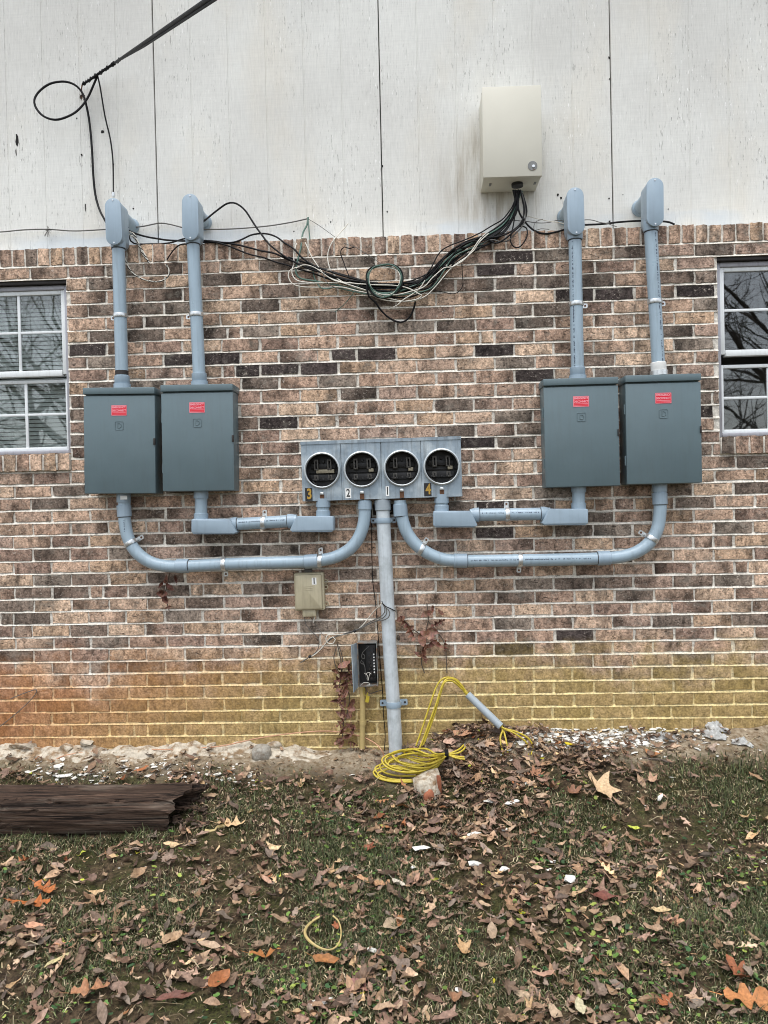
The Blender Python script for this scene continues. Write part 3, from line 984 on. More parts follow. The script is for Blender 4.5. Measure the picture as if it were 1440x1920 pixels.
# ---- four disconnect boxes
BW, BH, BD = 0.368, 0.541, 0.138
def make_disconnect():
    t = thing('disconnect_box', 'dark grey disconnect box standing beside the window with blinds', 'disconnect box', (0, 0, 0), 'grey emergency disconnect boxes')
    f = WF()
    e = MB(); e.box((0, -BD / 2 + 0.004, -0.006), (BW - 0.010, BD - 0.016, BH - 0.014), 0.003)
    e.build('enclosure', M['steel_paint'], t)
    l = MB(); l.box((0, -BD / 2 - 0.004, BH / 2 - 0.017), (BW + 0.002, BD + 0.010, 0.034), 0.0035)
    l.box((0, -BD - 0.0005, BH / 2 - 0.031), (BW - 0.003, 0.006, 0.006), 0.002)
    l.build('lid', M['steel_paint'], t)
    g = MB(); g.box((0, -BD + 0.006, -0.020), (BW, 0.018, BH - 0.044), 0.004)
    dr = g.build('door', M['steel_paint'], t)
    # pressed emblem: a square around a letter D
    em = MB()
    q = ring_tube(f, roundrect(-0.021, -0.021, 0.021, 0.021, 0.006, 4), BD + 0.0032, 0)
    em.tube(q, 0.0019, 6, False)
    dd = [(-0.008, -0.011), (0.002, -0.011), (0.009, -0.007), (0.011, 0.0), (0.009, 0.007), (0.002, 0.011), (-0.008, 0.011)]
    em.tube(ring_tube(f, dd, BD + 0.0032, 0), 0.0019, 6, False)
    for v in range(len(em.v)):
        em.v[v] = (em.v[v][0], em.v[v][1], em.v[v][2] + 0.077)
    em.build('pressed_emblem', M['steel_paint'], dr)
    return t

def make_sticker(t, f):
    zc = BH / 2 - 0.1165
    s_ = MB(); s_.prism(roundrect(-0.0395, zc - 0.0265, 0.0395, zc + 0.0265, 0.003), BD - 0.002, BD + 0.0042, 0, f)
    st = s_.build('warning_sticker', M['red'], t, 'red emergency disconnect sticker')
    b = MB()
    D1 = BD + 0.0047
    for (a0, c0, a1, c1) in ((-0.038, 0.0235, 0.038, 0.0253), (-0.038, -0.0253, 0.038, -0.0235), (-0.038, -0.0235, -0.0362, 0.0235), (0.0362, -0.0235, 0.038, 0.0235), (-0.034, -0.0125, 0.034, -0.0110), (-0.034, -0.0190, 0.034, -0.0178)):
        b.add([f(a0, D1, zc + c0), f(a1, D1, zc + c0), f(a1, D1, zc + c1), f(a0, D1, zc + c1)], [(0, 1, 2, 3)])
    add_text(b, 'EMERGENCY', 0.0140, f, 0, zc + 0.0155, D1, 0.0003, 0.86)
    add_text(b, 'DISCONNECT', 0.0140, f, 0, zc - 0.0010, D1, 0.0003, 0.80)
    b.build('sticker_lettering', M['white_print'], st, smooth=0)

proto = make_disconnect()
make_sticker(proto, WF())
lt = MB(); lt.box((BW / 2 - 0.004, -BD - 0.001, -0.006), (0.009, 0.016, 0.036), 0.003); lt.build('latch', M['frame_dark'], proto)
hg = None
for hz in (0.105, -0.15):
    h = MB(); h.tube([(-BW / 2 - 0.002, -BD + 0.012, hz - 0.024), (-BW / 2 - 0.002, -BD + 0.012, hz + 0.024)], 0.004, 8); h.build('hinge', M['steel_paint'], proto)
for sx_ in (-0.10, 0.06, 0.13):
    h = MB(); h.cyl((sx_, -BD + 0.02, BH / 2 + 0.0), (sx_, -BD + 0.02, BH / 2 + 0.004), 0.006, 10); h.build('screw', M['zinc'], proto)

def front_center(quad):
    x = sum(q[0] for q in quad) / 4; y = sum(q[1] for q in quad) / 4
    return P(x, y, BD)
boxes = [
    ([(155, 726), (291, 725), (159, 928), (292, 927)], 1.0, 'dark grey disconnect box nearest the window with blinds'),
    ([(302, 721), (436, 718), (305, 924), (440, 922)], 0.5, 'dark grey disconnect box between the outermost left box and the four-socket meter bank'),
    ([(1020, 711), (1160, 706), (1022, 915), (1160, 912)], -0.2, 'dark grey disconnect box directly below the beige cabinet side, left of the last box'),
    ([(1174, 703), (1311, 700), (1177, 910), (1315, 907)], 0.0, 'dark grey disconnect box nearest the window with dark bare panes'),
]
for i, (q, rot, lab) in enumerate(boxes):
    o = proto if i == 0 else copy_tree(proto)
    c_ = front_center(q)
    o.location = (c_.x, 0.0, c_.z)
    o.rotation_euler = (0, R(rot), 0)
    o['label'] = lab

# ---- conduit pieces
def strap(parent, c, axis, side, r, tab=0.038, wid=0.021, dwall=0.035, two=False):
    """metal one-hole strap: band round the pipe, tab on the wall side"""
    axis = Vector(axis).normalized(); side = Vector(side).normalized()
    out = Vector((0, -1, 0))
    mb = MB()
    ring = []
    n = 16
    sec = [(-wid / 2, 0.0012), (-wid / 2, 0.0034), (-wid * 0.2, 0.0050), (wid * 0.2, 0.0050), (wid / 2, 0.0034), (wid / 2, 0.0012)]
    vs, fs = [], []
    for k in range(n + 1):
        a = R(-200 + 290 * k / n) if not two else R(-180 + 180 * k / n)
        dirv = side * math.cos(a) - out * math.sin(a)
        for (t_, h) in sec:
            vs.append(c + axis * t_ + dirv * (r + h))
    ns = len(sec)
    for k in range(n):
        for j in range(ns):
            a, b = k * ns + j, k * ns + (j + 1) % ns
            fs.append((a, b, b + ns, a + ns))
    fs += [tuple(range(ns)), tuple(n * ns + j for j in range(ns - 1, -1, -1))]
    mb.add(vs, fs)
    o = None
    for sgn in ((1, -1) if two else (1,)):
        base = Vector((c.x, -dwall, c.z)) + side * sgn * (r - 0.004)
        rot = Matrix((axis, side * sgn, axis.cross(side * sgn))).transposed()
        pts = roundrect(-wid * 0.55, -0.006, wid * 0.55, tab, 0.006, 3)
        fr = lambda u, d, w, b=base, sg=sgn: Vector((b + axis * u + side * sg * w).to_tuple()[:1] + (b.y - d,) + ((b + axis * u + side * sg * w).z,))
        mb.prism(pts, -0.0015, 0.0015, 0, fr)
        # web from band to tab
        mb.tube([c + side * sgn * (r + 0.002), base + side * sgn * 0.004], wid * 0.34, 6)
    o = mb.build('strap', M['zinc'] if not two else M['pvc_fit'], parent)
    for sgn in ((1, -1) if two else (1,)):
        base = Vector((c.x, -dwall, c.z)) + side * sgn * (r - 0.002 + tab * 0.62)
        s_ = MB(); s_.cyl(base + Vector((0, 0.006, 0)), base + Vector((0, -0.0032, 0)), 0.0055, 8)
        s_.build('screw', M['rust'] if not two else M['frame_dark'], o)
    return o

def print_marks(parent, a, b, r, facing=Vector((0, -1, 0)), up_=None, seed=1, dens=0.8, size=0.006):
    """faded, no longer legible run of ink specks along a pipe"""
    q = random.Random(seed)
    a, b = Vector(a), Vector(b)
    ax = (b - a).normalized()
    sd_ = ax.cross(facing).normalized()
    dirv = (facing + (sd_ * up_ if up_ else Vector())).normalized()
    tan_ = ax.cross(dirv).normalized()
    mb = MB()
    t, L = 0.0, (b - a).length
    while t < L:
        w = q.uniform(0.0015, 0.004)
        if q.random() < dens:
            c_ = a + ax * t + dirv * (r + 0.0004)
            h = size * q.uniform(0.5, 1.0)
            o_ = tan_ * size * q.uniform(-0.15, 0.15)
            mb.add([c_ + o_ - tan_ * h / 2, c_ + o_ + ax * w - tan_ * h / 2, c_ + o_ + ax * w + tan_ * h / 2, c_ + o_ + tan_ * h / 2], [(0, 1, 2, 3)])
        t += w + q.uniform(0.0008, 0.0025) + (q.uniform(0.006, 0.012) if q.random() < 0.10 else 0)
    if mb.v: mb.build('ink_print', M['ink'], parent, smooth=0, kind='stuff')

def conduit_vertical(label, pa, pb, ctop, cbot, ear, strap_y, print_up=None, cx=None, white_hub=False, band=False):
    """service conduit from the top of a box up to an access fitting that turns into the siding"""
    d = 0.078
    a, b = P(pa[0], pa[1], d), P(pb[0], pb[1], d)
    r = 0.0322
    t = thing('service_conduit', label, 'conduit', b, 'grey conduits rising from the disconnect boxes')
    ax = (a - b).normalized()
    pm = MB(); pm.tube([b + ax * 0.0, a], r, 28)
    pm.build('pipe', M['pvc'], t)
    # box hub
    hb = MB()
    hb.tube([b - ax * 0.030, b - ax * 0.006], 0.043, 26); hb.build('hub', M['zinc'] if white_hub else M['pvc_fit'], t)
    h2 = MB()
    h2.tube([b - ax * 0.008, b - ax * 0.004, b + ax * 0.034, b + ax * 0.036], [0.0355, 0.038, 0.038, 0.035], 26); h2.build('coupling', M['white'] if white_hub else M['pvc_fit'], t)
    # access fitting
    top, bot = P(ctop[0], ctop[1], 0.132), P(cbot[0], cbot[1], 0.132)
    cz = (top.z + bot.z) / 2; cxx = (top.x + bot.x) / 2
    h = (top - bot).length
    w = 0.084
    rot = math.atan2(-(top.x - bot.x), (top.z - bot.z))
    f = WF(cxx, cz, rot)
    body = MB()
    outl = capsule(w * 0.94, h * 0.985, 12)
    # body narrows slightly to the back
    n = len(outl)
    vs = []
    rings = [(0.018, 0.93), (0.026, 0.975), (0.120, 1.0), (0.124, 0.99)]
    for (dd, k) in rings:
        vs += [f(u * k, dd, w_ * (0.97 if k < 0.9 else 1.0)) for (u, w_) in outl]
    fs = []
    for i in range(len(rings) - 1):
        for j in range(n):
            p, q = i * n + j, i * n + (j + 1) % n
            fs.append((p, q, q + n, p + n))
    fs += [tuple(range(n - 1, -1, -1)), tuple((len(rings) - 1) * n + j for j in range(n))]
    body.add(vs, fs)
    bo = body.build('fitting_body', M['pvc_fit'], t)
    cv = MB(); cv.prism(capsule(w, h, 14), 0.124, 0.132, 0.002, f)
    cv.build('cover', M['pvc_fit'], bo)
    for s_ in (1, -1):
        sc = MB(); q = f(0, 0.131, s_ * (h / 2 - 0.011)); sc.cyl(q, q + Vector((0, -0.003, 0)), 0.0042, 10); sc.build('screw', M['zinc'], bo)
    nk = MB()
    nk.tube([a - ax * 0.004, a + ax * 0.030, a + ax * 0.050], [0.0375, 0.0385, 0.036], 26)
    nk.tube([a - ax * 0.006, a - ax * 0.002], [0.0365, 0.0375], 26)
    nk.build('neck', M['pvc_fit'], bo)
    gs = MB(); gs.tube([a - ax * 0.010, a - ax * 0.005], [0.0345, 0.0345], 26); gs.build('glue_line', M['black_print'], bo)
    sb = MB(); c0 = f(0, 0.026, h * 0.27)
    c0.y = -0.030
    sb.tube([c0, Vector((c0.x, SD - 0.022, c0.z)), Vector((c0.x, SD - 0.018, c0.z)), Vector((c0.x, SD - 0.006, c0.z)), Vector((c0.x, SD + 0.004, c0.z))], [0.036, 0.036, 0.041, 0.044, 0.044], 26)
    sb.build('stub', M['pvc_fit'], bo)
    sc_ = a + (b - a) * ((strap_y - pa[1]) / (pb[1] - pa[1]))
    strap(t, sc_, ax, Vector((ear, 0, 0)), r)
    if print_up is not None:
        print_marks(t, a - ax * 0.02, sc_ + (b - sc_) * 0.9, r, up_=print_up, seed=int(pa[0]), dens=0.75, size=0.008)
    if band:
        bn = MB(); bn.tube([b + ax * 0.040, b + ax * 0.062], 0.0331, 26); bn.build('tape_band', M['frame_dark'], t)
    return t
conduit_vertical('grey service conduit above the box nearest the blinds, with a dark band at its foot', (222, 464), (229, 718), (211, 371), (214, 459), -1, 592, band=True)
conduit_vertical('grey service conduit with access fitting, second one counting from the blinds', (362, 456), (374, 713), (356, 363), (357, 450), -1, 590)
conduit_vertical('grey service conduit with access fitting standing nearest the beige cabinet', (1078, 448), (1083, 702), (1078, 351), (1081, 440), 1, 570, 0.75)
conduit_vertical('grey printed service conduit beside the dark window, its stub turning into the siding', (1220, 432), (1235, 693), (1228, 333), (1229, 424), 1, 566, -0.45, white_hub=True)

def conduit_bend(label, path, collars, straps, hub, prints, hub2=None):
    d = 0.066
    r = 0.0318
    t = thing('bent_conduit', label, 'conduit', P(*path[0], d), 'long bent conduits joining boxes and meters')
    pts = spline(W(path, d), 0.015)
    mb = MB(); mb.tube(pts, r, 24); mb.build('pipe', M['pvc'], t)
    for (pa, pb) in collars:
        a, b = P(*pa, d), P(*pb, d)
        ax = (b - a).normalized()
        c = MB(); c.tube([a, a + ax * 0.002, b - ax * 0.002, b], [0.0345, 0.0368, 0.0368, 0.0345], 26)
        c.build('coupling', M['pvc_fit'], t)
        g = MB(); g.tube([b - ax * 0.0005, b + ax * 0.003], [0.0330, 0.0326], 24); g.build('glue_line', M['frame_dark'], t)
    for (pa, pb) in hub:
        a, b = P(*pa, d), P(*pb, d)
        ax = (b - a).normalized()
        c = MB(); c.tube([a - ax * 0.012, b], 0.0362, 24); c.build('hub', M['pvc_fit'], t)
        for k in range(8):
            an = math.pi * (0.1 + 0.8 * k / 7)
            q = (a + b) / 2 + Vector((math.cos(an), -math.sin(an), 0)) * 0.0362
    for (pc, pd, side) in straps:
        a, b = P(*pc, d), P(*pd, d)
        strap(t, a, (b - a), Vector((side[0], 0, side[1])), r)
    for (pa, pb, up_, sd_) in prints:
        print_marks(t, P(*pa, d), P(*pb, d), r, up_=up_, seed=sd_, size=0.0075, dens=0.85)
    return t
bt = conduit_bend('long bent grey conduit from the leftmost disconnect box to the meter socket marked 2',
    [(233, 938), (233, 962), (235, 985), (241, 1010), (254, 1033), (276, 1051), (303, 1060), (340, 1062), (420, 1058), (500, 1055.5), (575, 1053), (605, 1050), (632, 1043), (656, 1029), (672, 1009), (681, 985), (684, 962), (684, 938)],
    [((232, 947), (233.5, 969)), ((331, 1061.5), (354, 1061)), ((571, 1053.5), (596, 1051.5))],
    [((245, 1018), (249, 1026), (0.86, 0.5)), ((420, 1058), (430, 1057.6), (0.03, -1)), ((600, 1051.5), (606, 1050.5), (0.02, 1))],
    [((232, 930), (232, 942)), ((684, 944), (684, 955))],
    [((238, 975), (239, 1000), 0.1, 3)])
lb_ = MB(); c0 = P(232, 933, 0.104); lb_.box(c0, (0.036, 0.001, 0.020), 0); lb_.build('paper_tag', M['white'], bt)
conduit_bend('long printed grey conduit from the box by the dark window to the socket marked 1',
    [(1237, 914), (1238, 940), (1237, 965), (1233, 990), (1222, 1012), (1204, 1029), (1180, 1040), (1145, 1046), (1060, 1049), (975, 1050.5), (900, 1051.5), (850, 1051), (826, 1047), (800, 1036), (778, 1019), (763, 998), (755, 975), (751, 952), (750, 938)],
    [((1237, 924), (1237.5, 946)), ((1144, 1046), (1120, 1047)), ((851, 1051.3), (876, 1051.5)), ((750, 945), (751.5, 968))],
    [((1222, 1010), (1216, 1018), (-0.82, 0.56)), ((975, 1050.5), (965, 1050.6), (-0.05, -1)), ((790, 1030), (797, 1034), (0.5, 0.86))],
    [((1237, 905), (1237, 922))],
    [((882, 1051.5), (1105, 1047.5), -0.12, 5)])

def conduit_short(label, ya, box_x, riser_top, body1, body2, pipe_y, strap_x, up_x, up_top, prints):
    """two side access fittings with a straight piece between"""
    d = 0.070
    t = thing('short_conduit', label, 'conduit', P(body1[0], body1[1], d), 'short conduits with side access fittings')
    r = 0.0318
    lo, hi = min(body1[2], body2[0]), max(body1[2], body2[0])
    def body(x0, y0, x1, y1, neck_right, upx, uptop):
        """fitting: lying body, slanted at the neck end; riser leaves it upward at the far end"""
        df = 0.122
        a = [P(x0, y0, df), P(x1, y0, df), P(x1, y1, df), P(x0, y1, df)]
        cen = sum((q for q in a), Vector()) / 4
        u0, u1 = a[0].x - cen.x, a[1].x - cen.x
        w1, w0 = (a[0].z + a[1].z) / 2 - cen.z, (a[2].z + a[3].z) / 2 - cen.z
        sl = 0.030
        k = 0.008
        if neck_right:
            o_ = [(u0 + k, w0), (u1 - 0.004, w0), (u1, w0 + 0.006), (u1 - sl + 0.004, w1 - 0.012), (u1 - sl - 0.004, w1), (u0 + k, w1), (u0 + 0.002, w1 - 0.003), (u0, w1 - k), (u0, w0 + k), (u0 + 0.002, w0 + 0.003)]
        else:
            o_ = [(u0 + 0.004, w0), (u1 - k, w0), (u1 - 0.002, w0 + 0.003), (u1, w0 + k), (u1, w1 - k), (u1 - 0.002, w1 - 0.003), (u1 - k, w1), (u0 + sl + 0.004, w1), (u0 + sl - 0.004, w1 - 0.012), (u0, w0 + 0.006)]
        rot = math.atan2(a[1].z - a[0].z, a[1].x - a[0].x)
        f = WF(cen.x, cen.z, rot)
        mb = MB(); mb.prism(o_, 0.034, df, 0.006, f)
        bo = mb.build('fitting_body', M['pvc_fit'], t)
        # cover plate on the underside
        cp = MB()
        m0 = (w0 - 0.0025)
        cp.box((0, 0, 0), (u1 - u0 - 0.018, 0.080, 0.005), 0.002)
        cp.v = [tuple(f(v[0], 0.078 - v[1] * 1.0, m0 + v[2])) for v in cp.v]
        cp.build('cover', M['pvc_fit'], bo)
        return f, bo, (u0, u1, w0, w1)
    yb = lambda x: pipe_y[0] + (pipe_y[1] - pipe_y[0]) * (x - pipe_y[2]) / (pipe_y[3] - pipe_y[2])
    f1, b1, e1 = body(*body1, True, 0, 0)
    f2, b2, e2 = body(*body2, False, 0, 0)
    xl, xr = body1[2], body2[0]
    pa, pb = P(xl - 14, yb(xl - 14), d), P(xr + 14, yb(xr + 14), d)
    ax = (pb - pa).normalized()
    pm = MB(); pm.tube([pa, pb], r, 26); pm.build('pipe', M['pvc'], t)
    for (bo, x, sgn) in ((b1, xl, 1), (b2, xr, -1)):
        c_ = P(x, yb(x), d)
        nk = MB(); nk.tube([c_ - ax * sgn * 0.035, c_ - ax * sgn * 0.012, c_ + ax * sgn * 0.007, c_ + ax * sgn * 0.009], [0.030, 0.0368, 0.0372, 0.035], 26)
        nk.build('neck', M['pvc_fit'], bo)
        g = MB(); g.tube([c_ + ax * sgn * 0.008, c_ + ax * sgn * 0.012], 0.0324, 24); g.build('glue_line', M['frame_dark'], bo)
    for (bo, ux, y0, y1) in ((b1, up_x[0], up_top[0], body1[1]), (b2, up_x[1], up_top[1], body2[1])):
        a, b = P(ux, y0, d), P(ux, y1 + 6, d)
        ax2 = (a - b).normalized()
        rp = MB(); rp.tube([b, a], r, 26); rp.build('riser', M['pvc'], bo)
        cl = MB(); cl.tube([b + ax2 * 0.010, b + ax2 * 0.044, b + ax2 * 0.046], [0.0368, 0.0368, 0.035], 26); cl.build('collar', M['pvc_fit'], bo)
        hb = MB(); hb.tube([a - ax2 * 0.024, a + ax2 * 0.02], 0.0372, 24); hb.build('hub', M['pvc_fit'], bo)
    c_ = P(strap_x, yb(strap_x), d)
    strap(t, c_, ax, Vector((0.02, 0, 1)), r)
    print_marks(t, P(xl + 8, yb(xl + 8), d), P(xr - 8, yb(xr - 8), d), r, up_=0.28 * (-1), seed=int(strap_x), size=0.0065, dens=0.85)
    return t
conduit_short('short grey conduit with fittings from the second box to the meter socket marked 3', 0, 0, 0,
    (358, 973, 442, 1000), (543, 968, 625, 996), (983, 977, 442, 545), 494, (377, 606), (926, 942), None)
conduit_short('short grey conduit with fittings from the third box to the meter socket marked 4', 0, 0, 0,
    (812, 958, 895, 987), (1017, 954, 1103, 983), (965.5, 963.5, 895, 1017), 951, (828, 1085), (934, 914), None)

# ---- meter bank
def meter_bank():
    FD = 0.100
    tl, tr, br, bl_ = P(564, 833, FD), P(864, 823, FD), P(866, 930, FD), P(568, 940, FD)
    c_ = (tl + tr + br + bl_) / 4
    rot = math.atan2((tr.z - tl.z) + (br.z - bl_.z), (tr.x - tl.x) + (br.x - bl_.x))
    Wd, Ht = (tr - tl).length, (tl - bl_).length
    f = WF(c_.x, c_.z, rot)
    t = thing('meter_bank', 'weathered galvanised meter bank with four open round sockets', 'meter bank', (c_.x, 0, c_.z))
    u0, u1, w0, w1 = -Wd / 2, Wd / 2, -Ht / 2, Ht / 2
    e = MB()
    th = 0.002
    for (a, b, c0, d0) in ((u0, u0 + th, w0, w1), (u1 - th, u1, w0, w1), (u0 + th, u1 - th, w0, w0 + th)):
        e.prism([(a, c0), (b, c0), (b, d0), (a, d0)], 0.006, FD - 0.004, 0, f)
    e.prism([(u0 + th, w0 + th), (u1 - th, w0 + th), (u1 - th, w1 - th), (u0 + th, w1 - th)], 0.006, 0.010, 0, f)
    e.build('enclosure', M['galv'], t)
    tp = MB()
    tp.prism([(u0 - 0.002, w1 - 0.003), (u1 + 0.002, w1 - 0.003), (u1 + 0.002, w1 + 0.013), (u0 - 0.002, w1 + 0.013)], 0.004, FD + 0.004, 0.002, f)
    tp.build('rain_lip', M['galv'], t)
    sw = Wd / 4
    rc = [P(604, 882, FD), P(678.5, 880, FD), P(753.5, 878, FD), P(828, 875, FD)]
    nums = ['3', '2', '1', '4']
    numpos = [(579, 927), (653, 925), (726.5, 921), (802, 918)]
    hasp = [(604, 931), (679, 929), (753.5, 925), (828.5, 922)]
    Ro = 0.086
    for k in range(4):
        ca = u0 + sw * k + 0.001
        cb = u0 + sw * (k + 1) - 0.001
        q = rc[k] - Vector((c_.x, 0, c_.z))
        cu, cw = q.x * math.cos(rot) + q.z * math.sin(rot), -q.x * math.sin(rot) + q.z * math.cos(rot)
        # front cover with a real round hole: square-to-circle ring of quads, two skins
        n = 48
        sq, ci = [], []
        for j in range(n):
            a = 2 * math.pi * j / n + math.pi / 4
            dx, dz = math.cos(a), math.sin(a)
            tx = ((cb - cu) / dx if dx > 0 else (ca - cu) / dx) if abs(dx) > 1e-6 else 9
            tz = ((w1 - cw) / dz if dz > 0 else (w0 - cw) / dz) if abs(dz) > 1e-6 else 9
            tt = min(tx, tz)
            sq.append([cu + dx * tt, cw + dz * tt]); ci.append((cu + dx * Ro, cw + dz * Ro))
        for (X, Z) in ((ca, w0), (cb, w0), (ca, w1), (cb, w1)):
            j = min(range(n), key=lambda i: (sq[i][0] - X) ** 2 + (sq[i][1] - Z) ** 2)
            sq[j] = [X, Z]
        vs = [f(u, FD, w) for u, w in sq] + [f(u, FD, w) for u, w in ci] + [f(u, FD - 0.012, w) for u, w in sq] + [f(u, FD - 0.004, w) for u, w in ci]
        fs = []
        for j in range(n):
            j2 = (j + 1) % n
            fs += [(j, j2, n + j2, n + j)[::-1], (j, j2, 2 * n + j2, 2 * n + j), (n + j, n + j2, 3 * n + j2, 3 * n + j)[::-1]]
        cv = MB(); cv.add(vs, fs)
        co = cv.build('socket_cover', M['galv'], t, smooth=25, label='socket cover carrying the number ' + nums[k])
        rg = MB()
        prof = [(Ro - 0.003, -0.010), (Ro - 0.003, 0.012), (Ro + 0.001, 0.016), (Ro + 0.006, 0.013), (Ro + 0.008, 0.004), (Ro + 0.008, -0.001)]
        n2 = 56
        vs, fs = [], []
        for j in range(n2):
            a = 2 * math.pi * j / n2
            for (rr_, hh) in prof: vs.append(f(cu + rr_ * math.cos(a), FD + hh, cw + rr_ * math.sin(a)))
        npf = len(prof)
        for j in range(n2):
            for i in range(npf - 1):
                a, b = j * npf + i, ((j + 1) % n2) * npf + i
                fs.append((a, b, b + 1, a + 1))
        rg.add(vs, fs); rg.build('sealing_ring', M['ring'], co, smooth=40)
        # number plate
        pm = P(*numpos[k], FD) - Vector((c_.x, 0, c_.z))
        nu, nw = pm.x * math.cos(rot) + pm.z * math.sin(rot), -pm.x * math.sin(rot) + pm.z * math.cos(rot)
        gold = nums[k] in '34'
        pw_, ph_ = (0.0185, 0.033) if gold else (0.0145, 0.025)
        if nums[k] == '1': pw_ = 0.0085
        pl = MB(); pl.prism([(nu - pw_, nw - ph_), (nu + pw_, nw - ph_), (nu + pw_, nw + ph_), (nu - pw_, nw + ph_)], FD - 0.001, FD + 0.0012, 0, f)
        pl.build('number_plate', M['black_print'] if gold else M['white'], co, smooth=0)
        dg = MB(); add_text(dg, nums[k], 0.073 if gold else 0.056, f, nu + (0.003 if gold else 0), nw, FD + 0.0018, 0.0022 if gold else 0.001, 0.72)
        dg.build('number', M['gold'] if gold else M['black_print'], co, smooth=0)
        # sealing hasp with rusty slot
        ph = P(*hasp[k], FD) - Vector((c_.x, 0, c_.z))
        hu, hw = ph.x * math.cos(rot) + ph.z * math.sin(rot), -ph.x * math.sin(rot) + ph.z * math.cos(rot)
        hp = MB(); hp.prism([(hu - 0.011, w0 + 0.002), (hu + 0.011, w0 + 0.002), (hu + 0.011, hw + 0.010), (hu - 0.011, hw + 0.010)], FD - 0.001, FD + 0.003, 0, f)
        hp.build('sealing_slot', M['rust'], co, smooth=0)
        hk = MB(); hk.prism(roundrect(hu - 0.010, hw + 0.008, hu + 0.010, hw + 0.023, 0.004, 3), FD - 0.001, FD + 0.009, 0.003, f)
        hk.build('hasp', M['zinc'], co)
        # socket block with jaws, behind the hole
        bk_ = MB()
        bk_.prism([(ca + 0.01, cw - 0.085), (cb - 0.01, cw - 0.085), (cb - 0.01, cw + 0.09), (ca + 0.01, cw + 0.09)], 0.011, 0.022, 0, f)
        bk_.prism(roundrect(cu - 0.066, cw + 0.010, cu + 0.066, cw + 0.036, 0.003, 2), 0.022, 0.046, 0.003, f)
        bk_.prism(roundrect(cu - 0.070, cw - 0.052, cu + 0.070, cw - 0.020, 0.003, 2), 0.022, 0.052, 0.003, f)
        bk_.prism(roundrect(cu - 0.078, cw - 0.014, cu + 0.078, cw - 0.006, 0.002, 2), 0.022, 0.034, 0.002, f)
        for q_ in range(5):
            bx_ = cu - 0.052 + q_ * 0.026
            bk_.prism(roundrect(bx_ - 0.005, cw - 0.050, bx_ + 0.005, cw - 0.040, 0.002, 2), 0.05, 0.060, 0.001, f)
            bk_.prism(roundrect(bx_ - 0.006, cw + 0.040, bx_ + 0.006, cw + 0.056, 0.002, 2), 0.020, 0.040, 0.001, f)
        so = bk_.build('socket_block', M['black_plastic'], t, label='socket block behind the number ' + nums[k] + ' ring')
        for (ju, jw, jh) in ((-0.034, 0.030, 0.056), (0.034, 0.030, 0.056), (-0.036, -0.036, 0.030), (0.036, -0.036, 0.030)):
            jm = MB()
            dep = 0.070 if jw > 0 else 0.058
            for s_ in (-1, 1):
                jm.prism(roundrect(cu + ju + s_ * 0.0075 - 0.0035, cw + jw - jh / 2, cu + ju + s_ * 0.0075 + 0.0035, cw + jw + jh / 2, 0.002, 2), 0.030, dep, 0.0015, f)
            jm.prism(roundrect(cu + ju - 0.011, cw + jw + jh / 2 - 0.010, cu + ju + 0.011, cw + jw + jh / 2, 0.003, 2), 0.030, dep - 0.004, 0.001, f)
            jm.prism(roundrect(cu + ju - 0.011, cw + jw - jh / 2, cu + ju + 0.011, cw + jw - jh / 2 + 0.008, 0.003, 2), 0.030, dep - 0.004, 0.001, f)
            jm.build('jaw', M['jaw'], so)
        lg = MB()
        wlug = 0.048 if k == 0 else 0.014
        lg.prism(roundrect(cu + 0.058 - 2 * wlug + 0.002, cw - 0.013, cu + 0.058, cw + 0.006, 0.002, 2), 0.030, 0.064, 0.002, f)
        lg.build('neutral_lug', M['brass_lug'], so)
        for s_ in (-1, 1):
            bu = MB(); bu.prism([(cu + s_ * 0.040, cw - 0.075), (cu + s_ * 0.055, cw - 0.062), (cu + s_ * 0.068, cw - 0.046), (cu + s_ * 0.062, cw - 0.040), (cu + s_ * 0.047, cw - 0.056), (cu + s_ * 0.034, cw - 0.069)][::s_], 0.03, 0.05, 0.002, f)
            bu.build('bus_clip', M['jaw'], so)
    return t
meter_bank()

# ---- big galvanised riser in the middle
rs_path = W([(717, 936), (719, 975), (725, 1100), (731, 1220), (738, 1330), (742.5, 1412)], 0.060)
rt = thing('riser_pipe', 'thick pale galvanised riser pipe running from meter bank to soil', 'pipe', rs_path[-1])
mb = MB(); mb.tube(spline(rs_path, 0.03), 0.0355, 30); mb.build('pipe', M['riser'], rt)
a, b = P(717, 938, 0.060), P(718, 956, 0.060)
mb = MB(); mb.tube([a, b, b + Vector((0, 0, -0.003))], [0.0415, 0.0415, 0.038], 28); mb.build('coupling', M['pvc_old'], rt)
strap(rt, P(719, 976, 0.060), (P(725, 1100, .06) - P(719, 976, .06)), Vector((1, 0, 0.0)), 0.0355, 0.034, 0.026, 0.030, True)
strap(rt, P(738, 1320, 0.060), (P(742, 1400, .06) - P(738, 1320, .06)), Vector((1, 0, 0.03)), 0.0355, 0.040, 0.030, 0.030, True)

